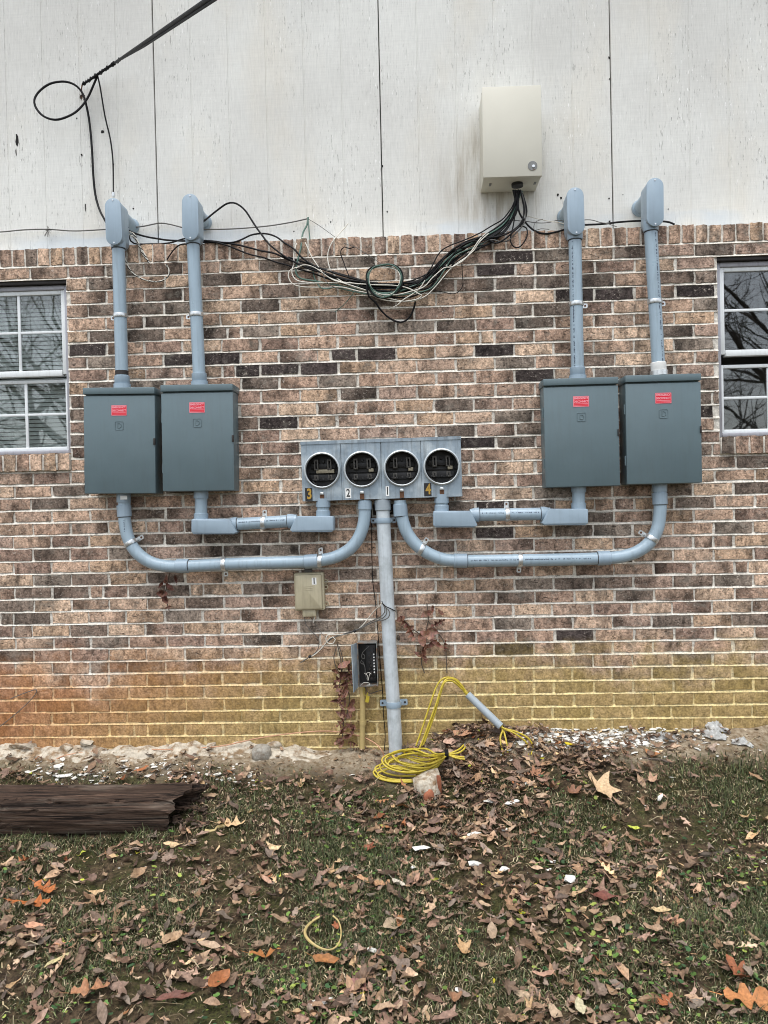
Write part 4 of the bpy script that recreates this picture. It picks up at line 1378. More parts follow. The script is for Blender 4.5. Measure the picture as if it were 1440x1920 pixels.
# ---- beige cabinet on the siding
FD = 0.075
tl, tr, br, bl_ = P(904, 163, FD), P(1015, 160, FD), P(1017, 329, FD), P(905, 333, FD)
c_ = (tl + tr + br + bl_) / 4
cab = thing('utility_cabinet', 'beige metal utility cabinet on the white siding with cables out of its base', 'cabinet', (c_.x, 0, c_.z))
wq, hq = (tl - tr).length, (tl - bl_).length
mb = MB(); mb.box((c_.x, (-FD + 0.012 + SD) / 2, c_.z), (wq - 0.006, SD + FD - 0.012, hq - 0.006), 0.002)
body_ = mb.build('enclosure', M['beige_metal'], cab)
body_.rotation_euler = (0, R(0.4), 0)
mb = MB(); mb.box((c_.x, -FD + 0.009, c_.z), (wq, 0.018, hq), 0.003)
dr = mb.build('door', M['beige_metal'], cab)
dr.rotation_euler = (0, R(0.4), 0)
k = P(998.5, 311, FD)
mb = MB(); mb.cyl(k + Vector((0, 0.002, 0)), k + Vector((0, -0.003, 0)), 0.0235, 24); lk = mb.build('lock', M['term_grey'], cab)
mb = MB(); mb.cyl(k + Vector((0.004, 0, -0.003)), k + Vector((0.004, -0.007, -0.003)), 0.007, 12); mb.build('lock_core', M['zinc'], lk)
k = P(970, 352, -0.02); k.z = c_.z - hq / 2 - 0.0
mb = MB(); mb.tube([k + Vector((0, 0, 0.01)), k + Vector((0, 0, -0.012))], 0.030, 20); mb.build('grommet', M['black_plastic'], cab)
for px in (918, 1002):
    k = P(px, 300, -0.02); k.z = c_.z - hq / 2 + 0.002
    mb = MB(); mb.box(k, (0.012, 0.03, 0.004), 0.001); mb.build('foot_tab', M['term_grey'], cab)

# ---- small beige interface box with number 1
FD = 0.062
tl, tr, br, bl_ = P(550, 1076, FD), P(606, 1074, FD), P(608, 1144, FD), P(552, 1147, FD)
c_ = (tl + tr + br + bl_) / 4
nid = thing('interface_box', 'small weathered beige plastic interface box with a white number 1 sticker', 'junction box', (c_.x, 0, c_.z))
wq, hq = (tr - tl).length, (tl - bl_).length
rot = math.atan2(tr.z - tl.z, tr.x - tl.x)
f = WF(c_.x, c_.z, rot)
mb = MB(); mb.prism(roundrect(-wq / 2, -hq / 2, wq / 2, hq / 2, 0.008), 0.0, 0.044, 0.004, f); mb.build('base', M['beige_plastic'], nid)
mb = MB(); mb.prism(roundrect(-wq / 2 + 0.006, -hq / 2 + 0.006, wq / 2 - 0.010, hq / 2 - 0.008, 0.006), 0.043, FD, 0.010, f); cvr = mb.build('cover', M['beige_plastic'], nid)
mb = MB()
for k in range(3): mb.prism(roundrect(-0.022, 0.028 - k * 0.009, 0.022, 0.031 - k * 0.009, 0.001), FD - 0.001, FD + 0.0012, 0, f)
mb.build('raised_mark', M['beige_plastic'], cvr)
mb = MB(); mb.prism([(0.018, 0.038), (0.042, 0.038), (0.042, 0.074), (0.018, 0.074)], FD - 0.001, FD + 0.001, 0, f); st = mb.build('number_sticker', M['white'], cvr, smooth=0)
mb = MB(); add_text(mb, '1', 0.042, f, 0.030, 0.056, FD + 0.0016, 0.0015, 0.8); mb.build('number', M['black_print'], cvr, smooth=0)
mb = MB(); mb.prism(roundrect(-0.040, -hq / 2 - 0.032, 0.030, -hq / 2 + 0.01, 0.004), 0.008, 0.048, 0.004, f); mb.build('cable_spout', M['beige_plastic'], nid)
for (lw) in (0.048, 0.018, -0.070):
    pts = [f(wq / 2 + 0.006 + 0.010 * math.cos(2 * math.pi * j / 12), 0.014, lw + 0.010 * math.sin(2 * math.pi * j / 12)) for j in range(13)]
    mb = MB(); mb.tube(pts, 0.0035, 6, False); mb.build('lug', M['beige_plastic'], nid)
mb = MB(); mb.box(f(-0.005, 0.012, hq / 2 + 0.012), (0.04, 0.012, 0.03), 0.003); mb.build('hanger_tab', M['cable_grey'], nid)

# ---- open terminal box
FD = 0.075
tl, tr, br, bl_ = P(670, 1206, FD), P(707, 1205, FD), P(709, 1286, FD), P(671, 1288, FD)
c_ = (tl + tr + br + bl_) / 4
tb = thing('terminal_box', 'small grey terminal box with its door swung open and loose wires inside', 'junction box', (c_.x, 0, c_.z))
wq, hq = (tr - tl).length, (tl - bl_).length
rot = math.atan2(tr.z - tl.z, tr.x - tl.x)
f = WF(c_.x, c_.z, rot)
mb = MB()
th = 0.004
for (a, b, c0, d0) in ((-wq / 2, -wq / 2 + th, -hq / 2, hq / 2), (wq / 2 - th, wq / 2, -hq / 2, hq / 2), (-wq / 2 + th, wq / 2 - th, -hq / 2, -hq / 2 + th), (-wq / 2 + th, wq / 2 - th, hq / 2 - th, hq / 2)):
    mb.prism([(a, c0), (b, c0), (b, d0), (a, d0)], 0.004, FD, 0, f)
mb.build('enclosure', M['term_grey'], tb)
mb = MB(); mb.prism([(-wq / 2 + th, -hq / 2 + th), (wq / 2 - th, -hq / 2 + th), (wq / 2 - th, hq / 2 - th), (-wq / 2 + th, hq / 2 - th)], 0.005, 0.010, 0, f); mb.build('back_plate', M['black_plastic'], tb)
mb = MB(); mb.prism(roundrect(-0.010, -hq / 2 + 0.02, wq / 2 - 0.010, hq / 2 - 0.016, 0.002), 0.010, 0.040, 0.003, f); blk = mb.build('terminal_block', M['black_plastic'], tb)
for k in range(11):
    w = hq / 2 - 0.036 - k * 0.0155
    q = f(wq / 2 - 0.019, 0.040, w)
    mb = MB(); mb.cyl(q, q + Vector((0, -0.004, 0)), 0.0042, 8)
    mb.build('terminal_screw', M['white'] if 2 <= k <= 8 else M['black_print'], blk)
for k in range(10):
    w = hq / 2 - 0.042 - k * 0.0165
    q = f(0.008 + (k % 2) * 0.008, 0.040, w)
    mb = MB(); mb.cyl(q, q + Vector((0, -0.008, 0)), 0.0055, 8); mb.build('terminal_post', M['frame_dark'], blk)
da, db = P(660, 1206, 0.155), P(661.5, 1300, 0.155)
hx, hy = f(-wq / 2, FD, 0).x, -FD
hinge_t, hinge_b = f(-wq / 2 - 0.001, FD - 0.004, hq / 2), f(-wq / 2 - 0.001, FD - 0.004, -hq / 2)
mb = MB()
oa = Vector((-0.020, -0.082, 0.004)); ob = Vector((-0.016, -0.082, -0.010))
nn = Vector((-0.004, 0.001, 0))
vs = [hinge_t, hinge_b, hinge_b + ob, hinge_t + oa]
vs = vs + [v + nn for v in vs]
mb.add(vs, [(0, 1, 2, 3), (7, 6, 5, 4), (0, 3, 7, 4), (1, 5, 6, 2), (2, 6, 7, 3), (0, 4, 5, 1)])
mb.build('door', M['galv'], tb, smooth=0)
for pts in ([(692, 1212), (687, 1216), (681, 1222), (678, 1229), (679, 1234), (683, 1235), (684, 1229), (680, 1227)], [(680, 1240), (684, 1250), (685, 1262), (687, 1272), (690, 1277)], [(683, 1262), (689, 1267), (690, 1276), (692, 1268), (694, 1262)], [(676, 1285), (682, 1280), (690, 1280), (694, 1283), (688, 1285)], [(678, 1238), (676, 1243), (682, 1246), (684, 1251)], [(686, 1263), (692, 1261), (696, 1264)]):
    mb = MB(); mb.tube(spline(W(pts, 0.062), 0.006), 0.0016, 6); mb.build('loose_wire', M['cable_white'] if pts[0][1] > 1250 else M['cable_grey'], tb)

# ochre conduit stub under it, with strap, and the yellow tag
a, b = P(680.5, 1284, 0.030), P(679, 1404, 0.030)
sc = thing('wall_conduit', 'thin ochre conduit under the open terminal box held by one strap', 'conduit', b)
mb = MB(); mb.tube([a, b], 0.0145, 18); mb.build('pipe', M['tan_pipe'], sc)
c0 = P(680, 1355, 0.030)
mb = MB(); mb.tube([c0 + Vector((0, 0, -0.011)), c0 + Vector((0, 0, 0.011))], 0.0170, 18)
mb.box((c0.x, -0.006, c0.z), (0.064, 0.006, 0.021), 0.002)
stp = mb.build('strap', M['tan_pipe'], sc)
for s_ in (-1, 1):
    mb = MB(); mb.cyl((c0.x + s_ * 0.025, -0.008, c0.z), (c0.x + s_ * 0.025, -0.013, c0.z), 0.004, 8); mb.build('screw', M['rust'], stp)
tg = MB()
f = WF(*[P(689, 1310, 0.05)[i] for i in (0, 2)], R(-12))
tg.prism(roundrect(-0.009, -0.020, 0.009, 0.014, 0.003), 0.048, 0.0505, 0, f)
tg.tube(spline(W([(684, 1290), (682, 1300), (687, 1304), (690, 1298), (689, 1305)], 0.049), 0.004), 0.0016, 6)
tag(tg.build('plastic_tag', M['yellow']), 'yellow plastic tag hanging under the open terminal box', 'tag')

# ================================================================ CABLES
def cable(name, label, pts, r, mt, d=0.03, group=None, cat='cable', step=0.012, n=7, wob=0.0):
    w = spline(W(pts, d), step)
    if wob:
        sd_ = rng.random() * 99
        w = [p + Vector((noise.noise(Vector((i * 0.13, sd_, 0))), noise.noise(Vector((i * 0.11, sd_, 5))) * 0.7, noise.noise(Vector((i * 0.12, sd_, 9))))) * wob for i, p in enumerate(w)]
    mb = MB(); mb.tube(w, r, n)
    return tag(mb.build(name, M[mt], smooth=60), label, cat, group)

# overhead service drop: from its screw hook on the siding out over the camera
q0, q1, q2 = P(155, 158, -0.085), P(215, 118, -0.02), P(385, 2, 1.75)
dv = (q2 - q1)
drop = thing('service_drop', 'thick black overhead service cable coming down to a hook in the siding', 'cable', q0)
pts = [q1 + dv * t for t in [k / 40 * 9 for k in range(41)]]
mb = MB()
mb.tube(pts, [0.0062] + [0.0068] * 40, 10)
mb.build('cable', M['cable'], drop)
mb = MB()
mb.tube([p + Vector((0.004, 0, -0.012)) * min(1, i / 2) for i, p in enumerate(pts[:40])], 0.0042, 8)
mb.build('messenger_wire', M['cable'], drop)
mb = MB(); mb.tube(spline([q0, P(168, 150, -0.06), P(182, 140, -0.04), q1], 0.02), [0.006] * (len(spline([q0, P(168, 150, -0.06), P(182, 140, -0.04), q1], 0.02)) - 1) + [0.011], 8)
mb.build('tail', M['cable'], drop)
mb = MB()
ax = (q1 - q0)
hl = []
for k in range(120):
    t = k / 119
    a = k * 0.9
    c0 = q0 + ax * t * 1.25
    hl.append(c0 + Vector((math.sin(a) * 0.35, math.cos(a), math.sin(a) * 0.9)) * (0.0095 + 0.003 * math.sin(k * 0.37)))
mb.tube(hl, 0.0026, 5); mb.build('tie_wire', M['cable'], drop)
mb = MB()
mb.tube(spline([q0 + Vector((0, 0.0, 0.004)), P(153, 165, -0.085), P(153, 172, -0.09), P(155, 180, -0.10)], 0.006), 0.0034, 6)
for k in range(9):
    mb.tube([P(154, 182, -0.10), P(154 + rng.uniform(-6, 6), 182 + rng.uniform(-7, 9), -0.095)], 0.0016, 4)
mb.build('hook', M['rust'], drop)

cable('looped_cable', 'black cable making one big loop on the siding left of the hook', [(183, 141, -.05), (176, 158, -.06), (164, 184, -.07), (148, 205, -.06), (128, 218, -.04), (104, 224.5, -.03), (82, 218, -.03), (68, 203, -.03), (64.5, 187, -.03), (74, 171, -.04), (94, 157, -.05), (120, 153, -.06), (140, 159, -.07), (153, 172, -.08), (160, 190, -.085), (166, 218, -.10), (170, 250, -.102), (173, 290, -.102), (175, 330, -.102), (179, 366, -.10), (187, 394, -.08), (199, 417, -.03)], 0.0058, 'cable', n=8)
cable('drop_lead', 'thin black lead hanging from the hook down to the first access fitting', [(183, 142, -.05), (188, 165, -.06), (195, 208, -.08), (199, 228, -.09), (207, 262, -.095), (211.5, 300, -.09), (212.5, 340, -.04), (212.5, 362, .04)], 0.0042, 'cable')
mb = MB(); a = P(212.5, 361, .045); mb.tube([a, a + Vector((0, 0, -.012)), a + Vector((0, 0, -.024))], [.0075, .0085, .006], 10)
tag(mb.build('cable_lug', M['zinc']), 'small metal lug on top of the first access fitting', 'connector')
cable('grey_wire', 'long grey wire stapled along the bottom of the white siding', [(-60, 437), (0, 435), (45, 431), (90, 430), (140, 433), (200, 430), (243, 427), (270, 424), (299, 418.5), (320, 421), (345, 427), (380, 430), (440, 429), (500, 424), (545, 417), (577, 410)], 0.0035, 'cable_grey', -0.100)
mb = MB()
for k in range(14):
    a = P(90, 431, -0.10)
    b = P(90 + rng.uniform(-7, 9), 431 + rng.uniform(-10, 14), -0.085)
    mb.tube([a, b], 0.0014, 4)
tag(mb.build('wire_tie', M['cable_grey'], smooth=0), 'frayed grey tie on the long wire left of the first conduit', 'wire tie')
BG = 'telephone cables bundled across the brick'
cable('thin_wire', 'hair-thin grey wire slanting from the nail to the green coil', [(577, 410, -.10), (600, 424, -.09), (622, 440, -.06), (645, 456, 0), (665, 463, .01), (690, 478, .012), (715, 495, .014)], 0.0016, 'cable_grey')
ends = [(962, 356, -.02), (966, 356, .0), (970, 358, -.02), (974, 357, .0), (978, 358, -.02), (968, 357, .01), (972, 356, .01), (976, 356, .015), (964, 358, -.01), (970, 356, .02)]
# the main bundle: each cable keeps its own lane through the sag
lanes = [
    ('black cable of the sagging bundle that leaves the first access fitting', 'cable', .0050, [(234, 428, 0), (245, 434, -.02), (257, 438, -.05), (282, 445, -.06), (312, 449.5, -.05), (345, 451, -.01), (376, 451, .0), (402, 452, .0), (432, 456, .01), (462, 462, .015), (492, 470, .02), (517, 477, .02), (545, 488, .025), (575, 500, .03), (610, 512, .03), (645, 523, .035), (690, 535, .035), (740, 538, .035), (790, 532, .035), (826, 508, .035), (846, 484, .03), (880, 460, .03), (912, 446, .02), (942, 428, .0), (958, 408, -.02), (966, 385, -.02), ends[0]]),
    ('black cable arching high over the siding beside the second access fitting', 'cable', .0050, [(374, 420, .0), (392, 406, -.03), (412, 391, -.05), (426, 382.5, -.05), (438, 381, -.05), (449, 386, -.05), (461, 398, -.05), (476, 420, -.04), (491, 441, .0), (506, 459, .02), (527, 477, .03), (552, 491, .04), (585, 505, .045), (625, 518, .045), (665, 528, .045), (715, 536, .045), (765, 536, .045), (806, 520, .045), (834, 492, .04), (868, 466, .035), (902, 452, .02), (932, 436, .0), (952, 416, -.02), (965, 392, -.02), ends[1]]),
    ('black cable humping once over the brick edge before it joins the bundle', 'cable', .0046, [(350, 453, .0), (400, 455, .0), (432, 454.5, .012), (452, 448, .0), (474, 440.5, -.03), (497, 438, -.04), (514, 443, -.03), (532, 454, .0), (550, 466, .02), (567, 484, .03), (592, 500, .035), (630, 513, .04), (680, 527, .04), (730, 533, .04), (784, 528, .04), (816, 506, .045), (852, 478, .04), (890, 456, .03), (920, 444, .02), (946, 424, .0), (960, 402, -.02), (969, 380, -.01), ends[2]]),
    ('lowest black cable on the left half of the bundle', 'cable', .0042, [(240, 434, .0), (243, 446, -.02), (252, 456, -.03), (285, 457, -.03), (318, 455, -.03), (336, 450, -.02), (352, 447, -.01), (390, 453, .0), (420, 459, .02), (446, 468, .018), (475, 478, .018), (505, 487, .018), (535, 496, .025), (570, 508, .025), (610, 520, .025), (655, 535, .03), (700, 546, .03), (745, 548, .03), (787, 541, .035), (818, 522, .04), (842, 494, .045), (876, 470, .04), (906, 456, .03), (936, 440, .01), (956, 420, -.01), (967, 396, -.01), ends[3]]),
    ('green-sheathed cable hanging from the nail into the bundle', 'cable_green', .0048, [(577, 408, -.10), (574, 422, -.085), (568, 436, -.05), (566, 452, -.01), (562, 474, .02), (556, 498, .03), (554, 510, .035), (562, 522, .035), (590, 528, .035), (630, 534, .04), (670, 543, .045), (705, 549, .05), (750, 545, .05), (796, 528, .05), (824, 500, .05), (850, 476, .05), (886, 455, .035), (918, 438, .02), (944, 420, .0), (960, 398, -.01), ends[4]]),
    ('black cable taut across the upper right of the bundle', 'cable', .0048, [(700, 541, .03), (742, 535, .03), (775, 529, .03), (800, 521, .03), (818, 515, .035), (846, 500, .04), (872, 482, .045), (900, 466, .035), (930, 450, .02), (950, 428, .0), (963, 404, -.01), (971, 380, .0), ends[5]]),
    ('black cable in the thick right slope of the bundle under the cabinet', 'cable', .0050, [(655, 533, .04), (700, 543, .045), (750, 545, .045), (785, 536, .045), (810, 514, .05), (832, 486, .05), (852, 467, .05), (884, 453, .04), (904, 446, .03), (928, 430, .01), (949, 412, .0), (964, 388, .0), ends[6]]),
    ('slack black cable crossing the brick edge beside the cabinet', 'cable', .0046, [(690, 531, .03), (740, 533, .03), (792, 524, .035), (820, 498, .04), (846, 473, .045), (878, 462, .045), (906, 447, .04), (930, 444, .03), (952, 437, .03), (972, 424, .02), (981, 408, .01), (982, 385, .0), ends[7]]),
    ('white telephone wire running the length of the bundle on top', 'cable_white', .0030, [(567, 445, -.02), (557, 455, .0), (552, 474, .02), (551, 494, .03), (547, 506, .04), (549, 516, .04), (559, 526, .045), (578, 530, .045), (606, 531, .045), (642, 530, .05), (682, 534, .055), (722, 534, .058), (752, 537, .058), (772, 543, .058), (784, 550, .058), (791, 553, .058), (784, 560, .058), (768, 564, .058), (745, 566, .055), (716, 562, .05), (700, 555, .045)]),
    ('white telephone wire dropping straight from the nail into the bundle', 'cable_white', .0028, [(567, 445, -.02), (574, 458, .0), (586, 484, .02), (603, 508, .04), (622, 523, .05), (640, 530, .055), (680, 542, .055), (720, 556, .055), (764, 566, .055), (795, 557, .055), (815, 540, .055), (834, 515, .06), (852, 497, .06), (874, 482, .06), (888, 470, .055), (896, 458, .05), (908, 445, .04), (922, 432, .0), (930, 427, -.06)]),
    ('white telephone wire with a round bight below the nail', 'cable_white', .0030, [(575, 497, .045), (563, 500, .045), (547, 505, .04), (541, 514, .04), (543, 526, .04), (552, 534, .04), (574, 538, .04), (610, 538, .045), (645, 540, .05), (690, 549, .055), (740, 552, .06), (790, 540, .06), (812, 520, .06), (832, 502, .06), (842, 501, .06), (852, 499, .06), (870, 488, .06), (884, 470, .055), (898, 452, .05), (914, 436, .02)]),
    ('loose white wire sticking up across the brick edge with a free end', 'cable_white', .0030, [(652, 419, -.05), (640, 433, -.03), (628, 447, .0), (618, 465, .015), (614, 484, .02), (619, 503, .03), (630, 518, .04), (641, 528, .05), (670, 541, .05), (700, 550, .05)]),
    ('short white wire ear above the left of the bundle', 'cable_white', .0024, [(555, 503, .045), (568, 498, .05), (586, 501, .05), (604, 510, .05), (622, 522, .05), (650, 534, .05)]),
    ('white wire end crossing the bundle right of the coil', 'cable_white', .0028, [(797, 526, .06), (787, 539, .06), (772, 551, .06), (757, 561, .06), (745, 572, .05), (728, 580, .03)]),
    ('thin green wire curling down left of the coil', 'cable_green', .0020, [(675, 532, .05), (668, 540, .05), (660, 553, .045), (650, 566, .03), (640, 575, .02), (628, 584, .015)]),
    ('thin pale loop wire over the left end of the bundle', 'cable_grey', .0022, [(622, 507, .06), (610, 509, .062), (606, 518, .062), (611, 528, .062), (620, 535, .06), (631, 540, .05)]),
    ('black cable behind the coil in the lowest sag', 'cable', .0044, [(610, 516, .02), (650, 532, .02), (690, 545, .025), (730, 556, .03), (762, 557, .03), (790, 549, .03), (808, 536, .035), (826, 512, .04), (850, 490, .04), (880, 468, .035), (912, 452, .03), (944, 436, .01), (960, 414, -.01), (970, 392, .0), ends[8]]),
    ('black cable hugging the brick at the top of the bundle', 'cable', .0046, [(540, 482, .02), (580, 496, .02), (620, 508, .02), (660, 520, .02), (700, 532, .02), (745, 536, .022), (780, 530, .025), (808, 508, .03), (838, 482, .03), (872, 460, .03), (904, 448, .02), (938, 430, .0), (957, 408, -.03), (968, 384, -.03), ends[9]]),
]
for base_i, sx_, sy_, dd_, mt, lab in ([q[0], q[1] * 1.6, q[2] * 1.9, q[3], q[4], q[5]] for q in ((0, 3, 5, .012, 'cable', 'black cable riding just under the first one of the bundle'), (1, -4, -3, .010, 'cable', 'thin black cable paired with the high arching one'), (3, 2, -6, .014, 'cable', 'black cable between the two lowest of the bundle'), (4, 5, 4, .008, 'cable_green', 'second green cable of the bundle below the nail'), (6, -5, -4, .014, 'cable', 'black cable on top of the right slope of the bundle'), (7, 4, 5, -.006, 'cable_grey', 'grey cable behind the right slope of the bundle'))):
    src = [p for p in lanes[base_i][3] if p[0] > 575]
    n_ = len(src)
    lanes.append((lab, mt, .0034, [(p[0] + sx_ * math.sin(math.pi * k / (n_ - 1)) * (1 + .5 * math.sin(k * 1.3)), p[1] + sy_ * math.sin(math.pi * k / (n_ - 1)) * (1 + .6 * math.sin(k * 1.7 + base_i)), p[2] + dd_ * math.sin(math.pi * k / (n_ - 1))) for k, p in enumerate(src)]))
for lab, mt, r_, pts in lanes:
    cable('telephone_cable', lab, pts, r_, mt, 0.03, BG, wob=0.0055)
# green, black and white rings of the coil
for i, (mt, dr_, dd, rr, lab) in enumerate((('cable_green', 0, .066, .0040, 'dull green ring of the round coil hung on the bundle'), ('cable', 2.0, .060, .0042, 'black ring of the round coil hung on the bundle'), ('cable_white', -3.5, .070, .0022, 'thin white ring of the round coil hung on the bundle'), ('cable_green', -2.0, .072, .0032, 'inner pale green ring of the round coil hung on the bundle'))):
    pts = []
    for k in range(17):
        a = -0.5 * math.pi + 2 * math.pi * k / 16 + 0.3
        pts.append((721 + (32 + dr_) * math.cos(a) + 3 * math.sin(2 * a), 527 - (31 + dr_) * math.sin(a) + 2 * math.cos(3 * a + i), dd + 0.006 * math.sin(a * 1.5 + i)))
    cable('coil_ring', lab, pts, rr, mt, group='rings of the coiled cable', wob=0.003)
cable('hanging_cable', 'black cable sagging as a single loop under the bundle', [(690, 522, .07), (688, 540, .07), (692, 556, .06), (703, 566, .05), (713, 580, .03), (727, 594, .02), (744, 603, .018), (757, 603, .018), (769, 593, .02), (776, 577, .03), (780, 560, .045)], 0.0050, 'cable')
cable('thin_wire', 'thin black wire drooping below the right slope of the bundle', [(866, 492, .05), (867, 515, .03), (868, 533, .015), (862, 545, .012), (850, 551, .012), (832, 548, .015), (812, 545, .03), (795, 543, .04)], 0.0020, 'cable')
cable('curled_wire', 'short black wire end curling up above the bundle', [(664, 463, .02), (655, 466, .02), (646, 463, .02), (640, 468, .02), (639, 477, .02), (643, 488, .02), (648, 502, .025), (654, 517, .03), (657, 526, .035)], 0.0028, 'cable')
cable('looped_cable', 'wide black slack loop of cable under the cabinet base', [(979, 362, .0), (986, 385, .0), (987, 402, .0), (980, 418, .01), (965, 432, .03), (948, 447, .035), (934, 455, .035), (924, 454.5, .035), (914, 448, .035), (900, 445, .04), (886, 452, .045)], 0.0048, 'cable')
cable('cable_loop', 'black and white loop of wire hanging over the brick edge under the cabinet', [(973, 370, .0), (967, 396, .0), (962, 425, .0), (957, 447, .02), (960, 459, .02), (968, 464.5, .02), (977, 461, .02), (986, 448, .02), (989, 435, .01), (985, 426, -.02), (972, 424, -.04)], 0.0036, 'cable')
cable('cable_run', 'black cable swinging from the cabinet to the third access fitting', [(971, 372, .0), (973, 396, .0), (983, 414, -.01), (997, 429, -.01), (1011, 436.5, .0), (1026, 438, .0), (1046, 434, .0), (1068, 427, .03)], 0.0048, 'cable')
cable('thin_wire', 'white wire stretched from the cabinet cables to the third access fitting', [(975, 396, -.06), (990, 405, -.08), (1008, 410, -.09), (1032, 415, -.09), (1052, 418, -.06), (1066, 424, -.02)], 0.0024, 'cable_white')
cable('thin_wire', 'grey wire looped on the siding edge left of the third access fitting', [(960, 413, -.09), (985, 415, -.09), (1010, 418, -.09), (1030, 417, -.09), (1048, 413, -.09), (1068, 419, -.08)], 0.0022, 'cable_grey')
cable('thin_wire', 'grey wire bending down the brick edge left of the third access fitting', [(1018, 411, -.09), (1006, 415, -.09), (1001, 424, -.05), (1003, 432, .0), (1014, 429, .01), (1030, 430, .012)], 0.0018, 'cable_grey')
cable('cable_run', 'taut black cable between the third and fourth access fittings', [(1080, 423, -.03), (1100, 421.5, -.06), (1130, 420, -.08), (1166, 416, -.09), (1205, 414, -.09), (1240, 415, -.09), (1254, 416.5, -.08), (1264, 420.5, -.05)], 0.0052, 'cable')
cable('thin_wire', 'grey wire curling right of the third access fitting', [(1085, 414, -.09), (1100, 412, -.09), (1112, 413, -.09), (1125, 417, -.08), (1138, 419, -.06), (1150, 423, -.03), (1156, 425, -.02)], 0.0022, 'cable_grey')

# stripped leads at the first access fitting
TW = 'stripped aluminium leads at the first access fitting'
for lab, pts in (('bare lead sweeping from the first access fitting in a low arc to the second conduit', [(241, 427, .02), (235, 434, .03), (232, 448, .035), (231, 462, .03), (233, 480, .02), (239, 497, .018), (248, 511, .016), (262, 521, .015), (280, 527, .014), (297, 528, .014), (311, 523, .014), (317, 514, .014), (316, 504, .014), (311, 496, .014)]),
                 ('bare lead drooping inside the arc beside the first conduit', [(241, 434, .02), (250, 438, .02), (256, 448, .02), (262, 462, .015), (268, 477, .014), (275, 486, .014), (281, 493, .014)]),
                 ('second bare lead drooping close to its twin by the first conduit', [(243, 440, .02), (252, 446, .018), (259, 458, .018), (267, 470, .014), (274, 482, .014), (280, 493, .014)])):
    o = cable('bare_lead', lab, pts, 0.0042, 'cable_white', group=TW)
    mb = MB(); w = spline(W(pts), 0.004); sp = []
    for i_, p in enumerate(w):
        a = i_ * 0.55
        sp.append(p + Vector((math.cos(a) * 0.0034, -0.0030 + math.sin(a) * 0.0020, math.sin(a) * 0.0034)))
    mb.tube(sp, 0.0021, 5); mb.build('dark_strand', M['cable'], o)
cable('thin_wire', 'black wire bent down from the second access fitting', [(352, 457, .05), (338, 459, .035), (327, 467, .02), (318, 479, .016), (313, 487, .015)], 0.0036, 'cable')

# thin cables by the riser
cable('down_wire', 'thin black wire running down beside the riser pipe', [(697, 944, .02), (697, 990, .014), (697.5, 1050, .012), (699, 1090, .012), (702, 1115, .012), (705, 1140, .03), (707, 1165, .03), (710, 1205, .02), (713, 1245, .014), (716, 1280, .014), (718, 1310, .014), (719, 1340, .018), (722, 1375, .03), (721, 1408, .05)], 0.0022, 'cable')
WB = 'thin grey wires tied across the riser pipe'
for i, pts in enumerate(([(716, 1129, .10), (713, 1136, .10), (704, 1143, .05), (693, 1156, .03), (682, 1170, .025), (668, 1182, .02), (645, 1190, .02), (626, 1190, .025), (615, 1190, .03), (611, 1198, .03), (615, 1206, .03), (625, 1206, .03), (629, 1199, .03), (624, 1194, .03), (618, 1197, .025), (606, 1212, .02), (592, 1226, .018), (580, 1233, .015)],
                      [(717, 1132, .11), (721, 1138, .11), (721, 1148, .105), (714, 1156, .09), (702, 1162, .05), (690, 1168, .03), (676, 1177, .025), (662, 1184, .022), (640, 1191, .02), (622, 1196, .02), (609, 1208, .018), (596, 1222, .016), (582, 1231, .014), (563, 1243, .014)],
                      [(718, 1134, .11), (724, 1141, .11), (725, 1150, .108), (719, 1158, .10), (706, 1164, .06), (692, 1170, .035), (675, 1179, .025), (655, 1187, .02), (630, 1193, .02), (612, 1206, .018), (598, 1221, .016), (584, 1230, .014), (568, 1239, .013)],
                      [(719, 1136, .11), (728, 1143, .11), (731, 1149, .11), (728, 1158, .108), (718, 1163, .10), (704, 1165, .06), (690, 1170, .03), (668, 1181, .025), (640, 1190, .02), (616, 1201, .02), (600, 1219, .016), (583, 1231, .014)],
                      [(742, 1146, .07), (732, 1141, .10), (723, 1137, .11), (717, 1131, .11), (716, 1127, .11)])):
    lab = ('white wire with a small knot loop tied across the riser', 'grey wire across the riser with the longest tail at left', 'grey wire lying under the knotted wire across the riser', 'grey wire bulging farthest over the face of the riser', 'short black wire crossing the front of the riser')[i]
    cable('thin_wire', lab, pts, 0.0024 if i else 0.0026, ('cable_white', 'cable_grey', 'cable_grey', 'cable_grey', 'cable')[i], group=WB)
for (px, py, lab) in ((665, 1183, 'black zip tie round the grey wires nearest the riser'), (581, 1231, 'black zip tie at the far tail of the grey wires')):
    a = P(px, py, .022)
    mb = MB(); mb.tube([a + Vector((-.006, 0, -.003)), a + Vector((.006, 0, .003))], .008, 10)
    tag(mb.build('zip_tie', M['black_plastic']), lab, 'zip tie')
cable('thin_wire', 'dark wire curving down from the spout of the interface box', [(571, 1155, .03), (573, 1169, .025), (582, 1182, .02), (592, 1191, .016), (598, 1200, .014), (597, 1214, .014), (590, 1225, .014), (582, 1231, .016)], 0.0020, 'cable_grey')
cable('thin_wire', 'thin wire from the interface box spout toward the knotted wire', [(581, 1156, .03), (590, 1168, .02), (598, 1180, .016), (606, 1191, .016), (616, 1195, .02)], 0.0016, 'cable_grey')
cable('wire_stub', 'short white wire stub under the interface box spout', [(590, 1155, .03), (589, 1161, .03), (587.5, 1167, .028)], 0.0038, 'cable_white')
cable('thin_wire', 'thin grey wire from the terminal box bottom toward the riser', [(684, 1286, .05), (688, 1296, .04), (695, 1300, .03), (705, 1297, .025), (716, 1294, .025)], 0.0020, 'cable_grey')
